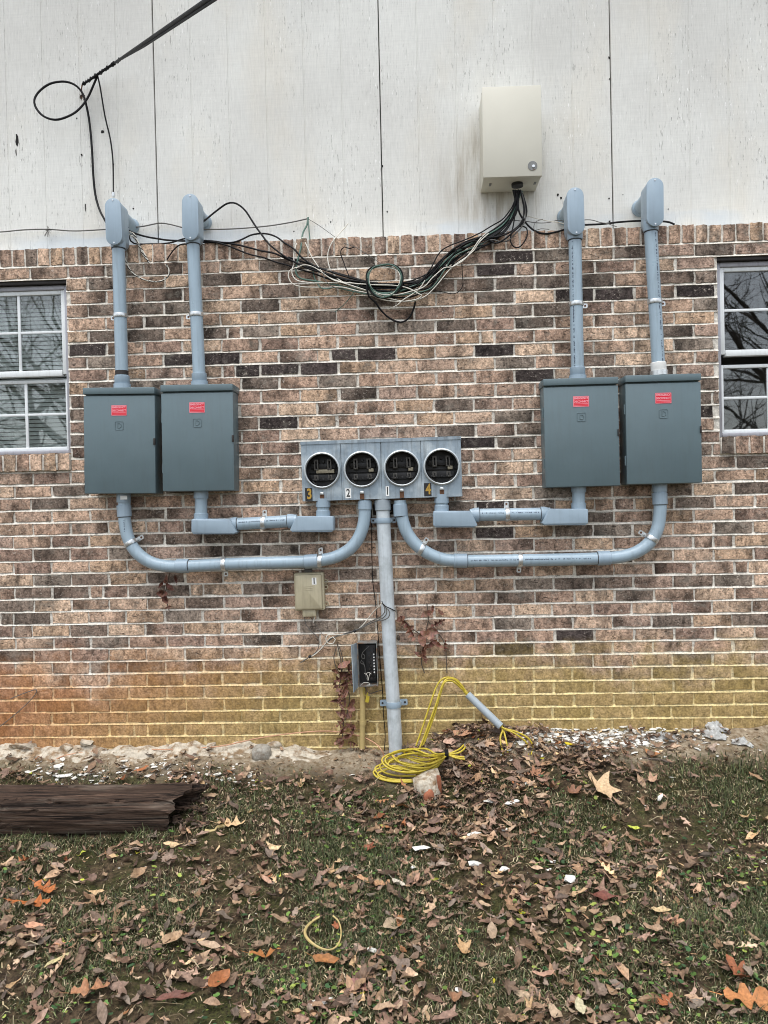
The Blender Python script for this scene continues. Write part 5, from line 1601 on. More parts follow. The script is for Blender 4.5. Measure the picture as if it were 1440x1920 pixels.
cable('thin_wire', 'bent grey wire end low on the brick at the left edge', [(20, 1310, .02), (45, 1300, .014), (68, 1293, .014), (66, 1302, .014), (52, 1318, .012), (30, 1338, .012), (0, 1362, .012), (-20, 1372, .012)], 0.0022, 'cable_grey')

def gcable(name, label, pts, r, mt, lift, group=None, cat='wire'):
    w = []
    for p in pts:
        q = gp(p[0], p[1]) if len(p) < 3 or p[2] is None else P(*p)
        if len(p) < 3: q = q + Vector((0, 0, lift))
        w.append(q)
    mb = MB(); mb.tube(spline(w, 0.012), r, 7)
    return tag(mb.build(name, M[mt], smooth=60), label, cat, group)
gcable('salmon_wire', 'thin salmon coloured wire trailing along the foot of the wall', [(96, 1432), (120, 1420), (160, 1413), (205, 1410), (260, 1408), (320, 1408), (380, 1405), (420, 1398, .05), (480, 1385, .03), (540, 1376, .02), (600, 1371, .018), (640, 1373, .018), (680, 1382, .022), (705, 1395, .05), (716, 1408, .08), (719, 1420), (708, 1440), (700, 1452)], 0.0032, 'cable_orange', 0.008)

# grey sleeve and its yellow wires
sa, sb_ = P(877, 1302, .060), P(939, 1362, .130)
tg = MB()
ax = (sb_ - sa).normalized()
tg.tube([sa, sb_], 0.0190, 22, False)
tg.tube([sb_, sa], 0.0165, 22, False)
n_ = 22
tag(tg.build('pipe_sleeve', M['pvc_old']), 'cut grey pipe sleeve leaning on the wall with yellow wires through it', 'pipe')
YG = 'yellow wires threaded through the grey sleeve'
ysets = [
    ('outermost yellow wire of the arch above the sleeve', [(865, 1286, .062), (852, 1274, .07), (840, 1270, .08), (828, 1274, .09), (818, 1288, .10), (808, 1316, .12), (798, 1346, .13), (788, 1376, .14), (780, 1398, .15)], [(938, 1385), (944, 1418)]),
    ('inner yellow wire of the arch above the sleeve', [(864, 1290, .066), (854, 1281, .075), (843, 1276, .09), (833, 1280, .10), (826, 1294, .11), (817, 1322, .13), (806, 1352, .14), (795, 1382, .15), (787, 1402, .16)], [(948, 1384), (953, 1418)]),
    ('yellow wire of the arch that ends in a hook right of the sleeve', [(866, 1289, .058), (856, 1278, .066), (845, 1272, .078), (835, 1275, .09), (828, 1288, .10), (820, 1314, .12), (810, 1345, .13), (800, 1374, .14), (791, 1398, .15)], [(963, 1374), (985, 1390), (993, 1404), (991, 1416)]),
    ('yellow wire of the arch reaching farthest right beyond the sleeve', [(868, 1288, .054), (858, 1276, .06), (848, 1271, .07), (838, 1273, .085), (831, 1285, .10), (823, 1310, .115), (814, 1342, .13), (803, 1372, .14), (794, 1396, .15)], [(968, 1372), (990, 1384), (999, 1400), (996, 1416)]),
]
for i, (lab, up_, dn) in enumerate(ysets):
    off = Vector((math.cos(i * 1.6) * .008, math.sin(i * 1.6) * .008, 0))
    pts = [P(*p) for p in reversed(up_)] + [sa + off * .8, (sa + sb_) / 2 + off, sb_ + off * .8]
    for j, p in enumerate(dn):
        q = gp(*p)
        dd_ = max(0.10, -q.y)
        if j < len(dn) - 1:
            q = P(p[0], p[1], 0.16)
        pts.append(q)
    w = spline(pts, 0.012)
    mb = MB(); mb.tube(w, 0.0046, 7)
    tag(mb.build('yellow_wire', M['yellow'], smooth=60), lab, 'wire', YG)
# coil of yellow wire on the leaves
coilc = gp(775, 1442)
coil = thing('wire_coil', 'flattened coil of yellow wire tied at one end on the dead leaves', 'wire coil', coilc)
tie = gp(838, 1447) + Vector((0, 0, .085))
loops = [(703, 1440, 1428, 1462, .05), (722, 1424, 1408, 1444, .12), (735, 1412, 1405, 1436, .15), (712, 1436, 1420, 1455, .07), (745, 1420, 1412, 1440, .14), (700, 1446, 1436, 1466, .03), (728, 1430, 1418, 1450, .10), (716, 1424, 1408, 1448, .12), (758, 1408, 1404, 1432, .17), (708, 1450, 1440, 1464, .03)]
for i, (lx, ly, ytop, ybot, lf) in enumerate(loops):
    def cp(px, py, z):
        g0 = gp(px, py)
        v = (g0 - EYE)
        return EYE + v * (1 - z * 0.30) + Vector((0, 0, 0))
    pts = [tie + Vector((rng.uniform(-.01, .01), rng.uniform(-.01, .01), rng.uniform(-.006, .006))),
           cp((lx + 838) / 2 + 20, ytop + 6 + (ytop < 1412) * 4, lf + .04), cp(lx + 40, ytop, lf + .05), cp(lx + 10, (ly + ytop) / 2, lf + .02), cp(lx, ly + 2, lf), cp(lx + 12, (ly + ybot) / 2 + 4, max(.02, lf - .03)), cp(lx + 45, ybot, max(.02, lf - .05)), cp((lx + 838) / 2 + 25, ybot - 6, lf * .6),
           tie + Vector((rng.uniform(-.008, .012), rng.uniform(-.01, .01), rng.uniform(-.006, .006)))]
    mb = MB(); mb.tube(spline(pts, 0.012), 0.0046, 7); mb.build('wire_loop', M['yellow'], coil, smooth=60)
for pts in ([(838, 1447), (855, 1436), (864, 1426), (870, 1415)], [(838, 1447), (858, 1440), (868, 1430), (873, 1419)], [(838, 1449), (855, 1446), (871, 1443)], [(838, 1450), (856, 1449), (872, 1447)]):
    w = [gp(*p) + Vector((0, 0, .085 - .012 * i_)) for i_, p in enumerate(pts)]
    w[0] = tie
    mb = MB(); mb.tube(spline(w, .012), .0046, 7); mb.build('wire_end', M['yellow'], coil, smooth=60)
mb = MB()
for k in range(3):
    pts = [tie + Vector((-.006 + .006 * k, math.cos(2 * math.pi * j / 10) * .020, math.sin(2 * math.pi * j / 10) * .022)) for j in range(11)]
    mb.tube(pts, .004, 6, False)
mb.build('tie', M['cable'], coil)

# ================================================================ GROUND THINGS
def shard(mb, c, sx, sy, sz, seed, rot=0.0, n=13):
    """angular broken piece: the hull of a few points"""
    q = random.Random(seed)
    bm = bmesh.new()
    ca, sa_ = math.cos(rot), math.sin(rot)
    for k in range(n):
        a = 2 * math.pi * (k + q.uniform(-.4, .4)) / n
        r_ = q.uniform(.55, 1.1)
        x, y, z = math.cos(a) * r_ * sx, math.sin(a) * r_ * sy, q.uniform(-.6, 1.0) * sz
        bm.verts.new((c[0] + x * ca - y * sa_, c[1] + x * sa_ + y * ca, c[2] + z))
    bmesh.ops.convex_hull(bm, input=list(bm.verts))
    for v in [v for v in bm.verts if not v.link_faces]: bm.verts.remove(v)
    bm.verts.index_update()
    mb.add([v.co.copy() for v in bm.verts], [tuple(v.index for v in f.verts) for f in bm.faces])
    bm.free()

# rotten timber
fb = gp(170, 1576)
rb = gp(385, 1560)
TD = -fb.y
TZ = float(G(-1.2, fb.y)) - 0.015
def timber():
    t = thing('rotten_timber', 'rotten dark railway-tie timber half sunk in the grass at the left', 'timber', (-1.6, -TD + 0.1, TZ))
    xe = P(338, 1540, TD - 0.05).x
    L0, L1 = -3.1, xe
    Hh, Dp = 0.185, 0.225
    nu_, nv = 170, 76
    vs, fs = [], []
    per = []
    for j in range(nv):
        s = j / nv * (2 * (Hh + Dp))
        if s < Hh: p = (-TD, s); nrm = (-1, 0)
        elif s < Hh + Dp: p = (-TD + (s - Hh), Hh); nrm = (0, 1)
        elif s < 2 * Hh + Dp: p = (-TD + Dp, Hh - (s - Hh - Dp)); nrm = (1, 0)
        else: p = (-TD + Dp - (s - 2 * Hh - Dp), 0); nrm = (0, -1)
        per.append((p, nrm, s))
    cy_, cz_ = -TD + Dp / 2, Hh / 2
    for i in range(nu_ + 1):
        u = i / nu_
        for (p, nrm, s) in per:
            y, z = p
            # ragged end: top back reaches farther than the hollow lower front
            back = (y + TD) / Dp
            hi = z / Hh
            end = L1 - 0.045 + 0.115 * back * (0.55 + 0.45 * hi) + 0.015 * hi + 0.04 * noise.noise(Vector((y * 30, z * 30, 4)))
            x = L0 + (end - L0) * u ** .8
            g1 = noise.noise(Vector((x * 2.2, s * 34, 0.5)))
            g2 = noise.noise(Vector((x * 5.0, s * 80, 7.5)))
            g3 = noise.noise(Vector((x * 1.3, s * 9, 3.1)))
            dsp = 0.006 * g1 + 0.004 * g2 + 0.010 * g3 * hi
            crack = abs(noise.noise(Vector((x * 0.9 + 2.0 * noise.noise(Vector((x * 1.7, s * 3, 1))), s * 24, 9.7))))
            dsp -= 0.016 * max(0, 1 - crack / 0.05) * (0.25 + 0.75 * hi)
            dsp += 0.0035 * noise.noise(Vector((x * 9, s * 150, 2.2))) * (.4 + .6 * hi)
            # rounded long edges
            ey, ez = (y - cy_) / (Dp / 2), (z - cz_) / (Hh / 2)
            k = 1 - 0.30 * max(0, abs(ey) + abs(ez) - 1.35)
            yy = cy_ + (y - cy_) * k + nrm[0] * dsp
            zz = cz_ + (z - cz_) * k + nrm[1] * dsp
            if u > 0.94:
                q = (u - 0.94) / 0.06
                zz -= 0.02 * q * q * hi * (1 - back)
            vs.append((x, yy, TZ + zz + 0.012 * math.sin(x * 1.1)))
    for i in range(nu_):
        for j in range(nv):
            a, b = i * nv + j, i * nv + (j + 1) % nv
            fs.append((a, a + nv, b + nv, b))
    # hollow rotted end: ring shrinking inwards
    base = nu_ * nv
    last = base
    for (sh, dx) in ((0.78, -0.012), (0.62, -0.07), (0.45, -0.15)):
        n0 = len(vs)
        for j in range(nv):
            x, y, z = vs[base + j]
            vs.append((x + dx + 0.02 * noise.noise(Vector((y * 60, z * 60, dx * 30))), cy_ + (y - cy_) * sh, TZ + cz_ + (z - TZ - cz_) * sh))
        for j in range(nv):
            a, b = last + j, last + (j + 1) % nv
            fs.append((a, n0 + j, n0 + (j + 1) % nv, b))
        last = n0
    fs.append(tuple(last + j for j in range(nv)))
    mb = MB(); mb.add(vs, fs); mb.build('beam', M['timber'], t, smooth=60)
    # loose slivers on the rotted end
    mb = MB()
    for k in range(14):
        x = xe - rng.uniform(0.02, 0.14); y = -TD + rng.uniform(0.03, 0.18); z = TZ + rng.uniform(0.01, 0.10)
        a = Vector((x, y, z)); b = a + Vector((rng.uniform(.03, .13), rng.uniform(-.05, .03), rng.uniform(-.05, .02)))
        mb.tube([a, (a + b) / 2 + Vector((0, 0, .008)), b], [.004, .003, .001], 4)
    mb.build('splinter', M['timber'], t)
    mb = MB()
    for k in range(70):
        x = xe + rng.uniform(-.10, .10); y = -TD + rng.uniform(.01, .24)
        x += .10 * (y + TD) / .22
        s_ = rng.uniform(.004, .016)
        shard(mb, (x, y, float(G(x, y)) + rng.uniform(0, .05) * max(0, 1 - abs(x - xe) / .12)), s_ * 1.8, s_, s_ * .7, 400 + k, rng.uniform(0, 3), 9)
    mb.build('rotten_crumbs', M['timber'], t, kind='stuff')
    return xe
timber_end = timber()

def lump(mb, c, sx, sy, sz, seed, sub=2, rough=0.28, rot=0.0, color=None, cut=None):
    bm = bmesh.new()
    bmesh.ops.create_icosphere(bm, subdivisions=sub, radius=1.0)
    ca, sa_ = math.cos(rot), math.sin(rot)
    for v in bm.verts:
        q = v.co.copy()
        k = 1 + rough * noise.noise(q * 1.3 + Vector((seed, seed * .7, 0))) + rough * .5 * noise.noise(q * 3.1 + Vector((0, seed, seed)))
        q = q * k
        m_ = max(abs(q.x), abs(q.y), abs(q.z))
        q = q * (1 - .25) + q / max(.4, m_) * .25
        x, y, z = q.x * sx, q.y * sy, q.z * sz
        v.co = Vector((c[0] + x * ca - y * sa_, c[1] + x * sa_ + y * ca, c[2] + z))
    bm.verts.index_update()
    mb.add([v.co.copy() for v in bm.verts], [tuple(v.index for v in f.verts) for f in bm.faces], color)
    bm.free()

PLACE = [
    ['behind the timber', 'between timber and grey rock', 'in the litter by the yellow coil', 'in the pile below the grey sleeve', 'below the white flakes'],
    ['by the timber front', 'on the moss off the timber end', 'left of the broken masonry lump', 'right of the broken masonry lump', 'beside the large pale sycamore leaf'],
    ['in the grass below the timber', 'below the timber end', 'below the masonry lump', 'among the lawn white chips', 'on moss by the right edge'],
    ['near the orange oak pair', 'left of the curled husk ring', 'just right of the curled husk ring', 'in thick litter right of middle', 'in weeds by the right edge'],
    ['in the lower left corner', 'at the bottom below the husk ring', 'at the bottom middle', 'at the bottom right of the middle', 'in the lower right corner']]
def place_words(px, py):
    r_ = 0 if py < 1480 else 1 if py < 1590 else 2 if py < 1690 else 3 if py < 1800 else 4
    c_ = 0 if px < 290 else 1 if px < 560 else 2 if px < 830 else 3 if px < 1130 else 4
    return PLACE[r_][c_]

# broken masonry lump in front of the coil
c0 = gp(806, 1500)
bt = thing('masonry_lump', 'broken lump of mortared brick propped in front of the yellow coil', 'rubble', c0)
mb = MB(); shard(mb, (c0.x - .008, c0.y + .06, c0.z + .035), .066, .070, .090, 5, .3, 26); mb.build('mortar_chunk', M['rubble'], bt, smooth=55)
mb = MB(); shard(mb, (c0.x + .046, c0.y + .06, c0.z + .045), .022, .055, .070, 9, 0, 18); mb.build('brick_face', M['orange_brick'], bt, smooth=50)
mb = MB(); lump(mb, (c0.x - .006, c0.y + .005, c0.z + .014), .026, .022, .036, 5.1, 3, .18); mb.build('brick_end', M['orange_brick'], bt, smooth=50)
# grey rock at the wall foot
c0 = gp(490, 1424)
mb = MB(); lump(mb, (c0.x, c0.y + .02, c0.z + .026), .050, .045, .044, 1.7, 3, .22)
tag(mb.build('grey_rock', M['stone'], smooth=55), 'smooth grey rock on the dirt against the foot of the wall', 'rock')

# lime crust along the foot of the wall
ft = MB()
xa, xb = -3.1, P(640, 1395).x
nx_, ns_ = 190, 9
vs, fs = [], []
for i in range(nx_ + 1):
    x = xa + (xb - xa) * i / nx_
    fade = min(1, (xb - x) / .25)
    for j in range(ns_):
        s = 0.0 + 0.125 * j / (ns_ - 1)
        h = (0.020 * (1 - (s / .125) ** 1.6) + .022 * noise.noise(Vector((x * 7, s * 20, 1))) + .016 * noise.noise(Vector((x * 19, s * 40, 4)))) * fade
        ss = s * (1 + .35 * noise.noise(Vector((x * 4.2, 0, 8))))
        vs.append((x, -ss + (.004 if j == 0 else 0), float(G(x, -ss)) + max(-.02, h) - .006 - (.014 if j == ns_ - 1 else 0)))
for i in range(nx_):
    for j in range(ns_ - 1):
        a = i * ns_ + j
        fs.append((a, a + 1, a + ns_ + 1, a + ns_))
ft.add(vs, fs)
tag(ft.build('concrete_footing', M['rubble'], smooth=60), 'pale crumbling concrete footing crust along the wall left of the riser', 'footing')
for k, (px, py, w_, lab) in enumerate(((42, 1402, .09, 'crumbled concrete lump at the wall foot nearest the left edge'), (125, 1404, .07, 'flat crumbled concrete lump at the wall foot above the timber'), (163, 1396, .05, 'small ochre concrete lump at the wall foot above the timber'), (395, 1402, .035, 'round pale concrete lump under the salmon wire'), (515, 1400, .05, 'white crumbly concrete lump beside the grey rock'))):
    c0 = gp(px, py)
    mb = MB(); shard(mb, (c0.x, c0.y, c0.z + .004), w_ * .8, .045, .026, k * 5 + 2, 0, 22)
    tag(mb.build('concrete_lump', M['rubble'], smooth=50), lab, 'rubble')

# white stones and paint chips one can tell apart
chips = [(53, 1450, 15, 8), (108, 1440, 22, 14), (120, 1458, 28, 14), (232, 1440, 12, 9), (257, 1445, 16, 7), (283, 1457, 28, 9), (226, 1462, 11, 8), (346, 1460, 11, 9), (362, 1456, 9, 8), (408, 1455, 20, 10), (445, 1475, 16, 11), (198, 1460, 15, 7), (172, 1466, 12, 5), (290, 1440, 14, 7), (150, 1455, 14, 7), (320, 1450, 12, 6), (233, 1430, 14, 12),
         (915, 1510, 26, 16), (955, 1515, 20, 12), (890, 1573, 28, 12), (790, 1600, 34, 14), (890, 1628, 30, 14), (945, 1640, 22, 14), (697, 1793, 24, 14), (1070, 1660, 22, 20), (1035, 1625, 12, 10), (660, 1455, 12, 8), (775, 1635, 10, 9), (600, 1655, 12, 8), (945, 1565, 14, 9), (990, 1470, 18, 12), (968, 1510, 16, 10), (1028, 1640, 12, 7), (1238, 1505, 9, 22), (600, 1890, 46, 14), (860, 1870, 10, 14), (1258, 1460, 10, 6), (1345, 1420, 8, 6), (1130, 1420, 14, 9), (1020, 1398, 12, 10), (1016, 1419, 10, 10), (985, 1395, 14, 8),
         (1035, 1378, 26, 10), (1060, 1382, 18, 9), (1100, 1376, 22, 11), (1118, 1384, 16, 10), (1138, 1396, 16, 10), (1155, 1380, 20, 14), (1170, 1366, 22, 12), (1176, 1398, 18, 10), (1190, 1414, 18, 9), (1205, 1396, 26, 14), (1150, 1402, 14, 9), (1130, 1372, 14, 9), (1085, 1396, 16, 8), (1208, 1380, 14, 9), (1225, 1375, 14, 7), (1246, 1384, 18, 9), (1262, 1388, 20, 8), (1285, 1370, 22, 9), (1300, 1372, 24, 10), (1080, 1370, 14, 7)]
for k, (px, py, w_, h_) in enumerate(chips):
    c0 = gp(px, py)
    s_ = (c0 - EYE).length / FPX
    sx_, sy_ = w_ * s_ / 2, max(h_, w_ * .5) * s_ / 2
    mb = MB(); shard(mb, (c0.x, c0.y, c0.z + (.006 if py < 1475 else .020)), sx_, sy_, max(.004, h_ * s_ * .26), k * 7 + 3, rng.uniform(-.6, .6), 11 if k % 3 else 15)
    wall_ = py < 1475
    lab = ('%s %s white chip ' % ('large' if w_ > 21 else 'small' if w_ < 13 else 'medium', 'flat' if h_ < w_ * .5 else 'chunky' if h_ < w_ else 'upright')) + place_words(px, py)
    tag(mb.build('white_chip', M['chip'], smooth=20), lab, 'stone' if wall_ else 'paint chip', 'white chips by the wall foot' if wall_ else 'white paint chips on the lawn')
mb = MB()
for k in range(1100):
    if k < 760: px, py = rng.gauss(1125, 95), rng.gauss(1384, 14)
    elif k < 960: px, py = rng.uniform(60, 480), rng.gauss(1450, 14)
    else: px, py = rng.uniform(0, 1440), rng.uniform(1400, 1720)
    if py < 1366: continue
    c0 = gp(px, py)
    s_ = (rng.uniform(.003, .015) if rng.random() < .35 else rng.uniform(.002, .008)) if k < 960 else rng.uniform(.0015, .004)
    shard(mb, (c0.x, c0.y, c0.z + s_ * .3), s_ * 1.7, s_ * 1.3, s_ * .6, k, rng.uniform(0, 3), 8)
o = mb.build('paint_flakes', M['chip'], smooth=0, kind='stuff'); o['label'] = 'small white paint flakes scattered at the wall foot'; o['category'] = 'paint flakes'

mb = MB()
for k in range(1500):
    x = rng.uniform(-2.4, 2.4); y = -abs(rng.gauss(.16, .14)) - .01
    if x < timber_end + .02 and -TD - .03 < y < -TD + .25: continue
    s_ = rng.uniform(.002, .006) if rng.random() < .85 else rng.uniform(.006, .013)
    k_ = rng.uniform(.5, 1.3)
    n0 = len(mb.v)
    shard(mb, (x, y, float(G(x, y)) + s_ * .3), s_ * 1.3, s_, s_ * .8, k + 9000, rng.uniform(0, 3), 8)
    c_ = rng.choice((C(150, 132, 108), C(112, 92, 70), C(172, 158, 136), C(128, 104, 78)))
    mb.c += [tuple(q * k_ for q in c_)] * (len(mb.v) - n0)
o = mb.build('soil_crumbs', M['blade'], smooth=0, kind='stuff'); o['label'] = 'loose soil and mortar crumbs along the foot of the wall'; o['category'] = 'soil crumbs'

# crumpled white plastic scraps at the right
def scrap(px0, py0, px1, py1, lab, seed, hgt, mt='plastic_bag'):
    a, b = gp(px0, py0), gp(px1, py1)
    L = (b - a).length
    ax = (b - a).normalized(); sd = Vector((-ax.y, ax.x, 0)).normalized()
    n, m_ = 30, 16
    vs, fs = [], []
    for i in range(n + 1):
        for j in range(m_ + 1):
            u, v = i / n, j / m_ - .5
            p = a + ax * (u * L) + sd * v * L * .42 * (.5 + math.sin(math.pi * min(1, u + .12)) * .6)
            z = float(G(p.x, p.y)) + hgt * (.5 + .9 * noise.noise(Vector((u * 4 + seed, v * 5, seed))) + .5 * noise.noise(Vector((u * 11, v * 12 + seed, 3))) + .3 * abs(noise.noise(Vector((u * 23, v * 19 + seed, 6))))) * (1 - (2 * v) ** 2 * .7) * math.sin(math.pi * (.08 + .84 * u)) + .004
            vs.append((p.x + .012 * noise.noise(Vector((u * 6, v * 6, seed + 9))), p.y, z))
    n1 = m_ + 1
    for i in range(n):
        for j in range(m_):
            fs.append((i * n1 + j, (i + 1) * n1 + j, (i + 1) * n1 + j + 1, i * n1 + j + 1))
    mb = MB(); mb.add(vs, fs)
    o = mb.build('plastic_scrap', M[mt], smooth=25)
    md = o.modifiers.new('thickness', 'SOLIDIFY'); md.thickness = .0015
    return tag(o, lab, 'plastic scrap')
scrap(1318, 1378, 1362, 1388, 'crumpled white plastic lying against the bottom brick course', 2.0, .042)
scrap(1322, 1364, 1368, 1374, 'flat white plastic sheet strip leaning on the wall foot', 4.4, .035)
scrap(1372, 1392, 1412, 1403, 'crumpled pale plastic scrap farthest right on the bare soil', 7.7, .028)
scrap(1268, 1388, 1222, 1384, 'greyish plastic scrap near the pile of white flakes', 9.1, .035)
# weathered sticks
for k, (x0, y0, x1, y1, r0, lab) in enumerate(((1275, 1384, 1335, 1394, .006, 'dark stick lying below the white plastic'), (1075, 1486, 1245, 1492, .004, 'thin bent twig on the moss left of the tan sycamore leaf'), (1312, 1607, 1370, 1596, .010, 'grey driftwood-like stick on the lawn at right'), (385, 1560, 425, 1552, .008, 'pale split stick beside the end of the timber'), (1205, 1420, 1260, 1436, .006, 'dark twig beneath the flake pile'), (395, 1520, 450, 1505, .005, 'thin twig leaning at the rotted timber end'), (1235, 1690, 1242, 1650, .004, 'upright dry stem among the leaves right of centre'))):
    a, b = gp(x0, y0), gp(x1, y1)
    pts = [a + (b - a) * t + Vector((rng.uniform(-.008, .008), rng.uniform(-.008, .008), .008 + .008 * math.sin(t * 5 + k))) for t in (0, .2, .4, .6, .8, 1)]
    mb = MB(); mb.tube(spline(pts, .012), r0, 6)
    mt = 'tan_pipe' if k == 3 else 'bark'
    tag(mb.build('stick', M[mt], smooth=50), lab, 'stick')

# ---------------------------------------------------------------- leaves
LEAFC = [C(146, 119, 98), C(126, 102, 84), C(162, 131, 107), C(176, 146, 120), C(142, 124, 112), C(108, 86, 71), C(156, 122, 104), C(134, 106, 92), C(168, 139, 123), C(118, 100, 88), C(150, 118, 92), C(184, 156, 132)]
ORANGE = [C(158, 100, 64), C(142, 86, 58), C(164, 114, 76)]
TANC = [C(212, 182, 142), C(204, 170, 128), C(190, 160, 124)]
YEL = [C(196, 186, 60), C(176, 182, 70)]

def leaf_geo(shape, L, Wd, curl, roll_, seed, dense=False):
    """leaf in local axes: x along the midrib, y across, z up; returns verts, faces"""
    q = random.Random(seed)
    vs, fs = [], []
    if shape in ('sycamore',):
        n = 40
        rows = 3
        ph = q.uniform(0, 6)
        lobes = [(0, 1.0), (R(58), .86), (R(-58), .86), (R(112), .62), (R(-112), .62)]
        def rad(a):
            r = .46
            for (c, h) in lobes:
                dlt = abs((a - c + math.pi) % (2 * math.pi) - math.pi)
                r = max(r, h * max(0, 1 - dlt / .80) ** .75)
            r += .05 * math.sin(a * 11 + ph)
            return max(.14, r)
        vs.append(Vector((0, 0, 0)))
        for k in range(1, rows + 1):
            for j in range(n):
                a = 2 * math.pi * j / n - math.pi
                r = rad(a) * k / rows
                x, y = r * math.cos(a) * L * .6, r * math.sin(a) * Wd * .62
                vs.append(Vector((x, y, 0)))
        for j in range(n):
            fs.append((0, 1 + j, 1 + (j + 1) % n))
        for k in range(rows - 1):
            for j in range(n):
                a, b = 1 + k * n + j, 1 + k * n + (j + 1) % n
                fs.append((a, a + n, b + n, b))
        x0, x1 = -L * .4, L * .6
    else:
        rows = 7 if shape == 'oval' else 13
        if dense: rows = rows + 3
        for i in range(rows):
            t = i / (rows - 1)
            if shape == 'oval':
                w = math.sin(math.pi * min(1, t * .96 + .02)) ** .75 * (1 - .25 * t)
            elif shape == 'lance':
                w = math.sin(math.pi * min(1, t * .97 + .02)) ** 1.1
            else:                              # lobed oak
                w = (math.sin(math.pi * min(1, t * .93 + .05)) ** .6) * (.62 + .46 * math.sin(t * 20.5 + .4))
                w = max(.10, w)
            w *= Wd / 2
            x = (t - .5) * L
            jl, jr = q.uniform(.78, 1.12), q.uniform(.78, 1.12)
            vs += [Vector((x - w * .15 * 0, -w * jl, 0)), Vector((x, 0, 0)), Vector((x, w * jr, 0))]
        for i in range(rows - 1):
            a = i * 3
            fs += [(a, a + 3, a + 4, a + 1), (a + 1, a + 4, a + 5, a + 2)]
        x0, x1 = -L / 2, L / 2
    f1, f2 = q.uniform(0, 20), q.uniform(0, 20)
    tw = q.uniform(-1, 1)
    for v in vs:
        u = v.x / L
        w = v.y / max(.001, Wd)
        z = curl * L * (u * u * 1.6) + roll_ * Wd * (w * w * 2.4) + .15 * L * noise.noise(Vector((u * 3.2 + f1, w * 2.6, f2))) + tw * u * w * L * .35
        v.z = z
        v.x *= 1 - abs(curl) * .25
        v.y *= 1 - min(.5, abs(roll_) * .35)
    # stem
    if shape != 'lance':
        n0 = len(vs)
        b = Vector((x0, 0, vs[1].z if shape != 'sycamore' else 0))
        e = b + Vector((-L * .22, L * .04 * tw, .01))
        wd = max(.0009, L * .012)
        vs += [b + Vector((0, wd, 0)), b + Vector((0, -wd, 0)), e + Vector((0, -wd * .6, 0)), e + Vector((0, wd * .6, 0))]
        fs.append((n0, n0 + 1, n0 + 2, n0 + 3))
    return vs, fs

def leaf_into(mb, pos, L, Wd, shape, curl, roll_, yaw, tx, ty, colr, seed):
    vs, fs = leaf_geo(shape, L, Wd, curl, roll_, seed)
    Mx = Matrix.Rotation(yaw, 3, 'Z') @ Matrix.Rotation(tx, 3, 'X') @ Matrix.Rotation(ty, 3, 'Y')
    pv = [Mx @ v for v in vs]
    cs = []
    for v in vs:
        e = min(1, abs(v.y) / (Wd * .5 + 1e-6))
        k = 1.0 + .12 * noise.noise(v * (3 / L) + Vector((seed, 0, 0))) - .10 * e
        if abs(v.y) < Wd * .03: k *= 1.10
        cs.append(tuple(c * k * .86 for c in colr))
    mb.add([pos + v for v in pv], fs, cs)
    return min(v.z for v in pv)

def set_leaf(name, label, px, py, lpx, wpx, shape, colr, yaw, seed, group=None, curl=.25, roll_=.3, tx=0, ty=0, lift=0.0, pos=None):
    p = pos if pos is not None else gp(px, py)
    s_ = (p - EYE).length / FPX
    mb = MB()
    mn = leaf_into(mb, Vector((0, 0, 0)), lpx * s_, wpx * s_, shape, curl, roll_, yaw, tx, ty, tuple(c * .84 for c in colr), seed)
    mb.v = [(v[0] + p.x, v[1] + p.y, v[2] + p.z - mn * .55 + .018 + lift) for v in mb.v]
    o = mb.build(name, M['leaf'], smooth=50)
    return tag(o, label, 'leaf', group)

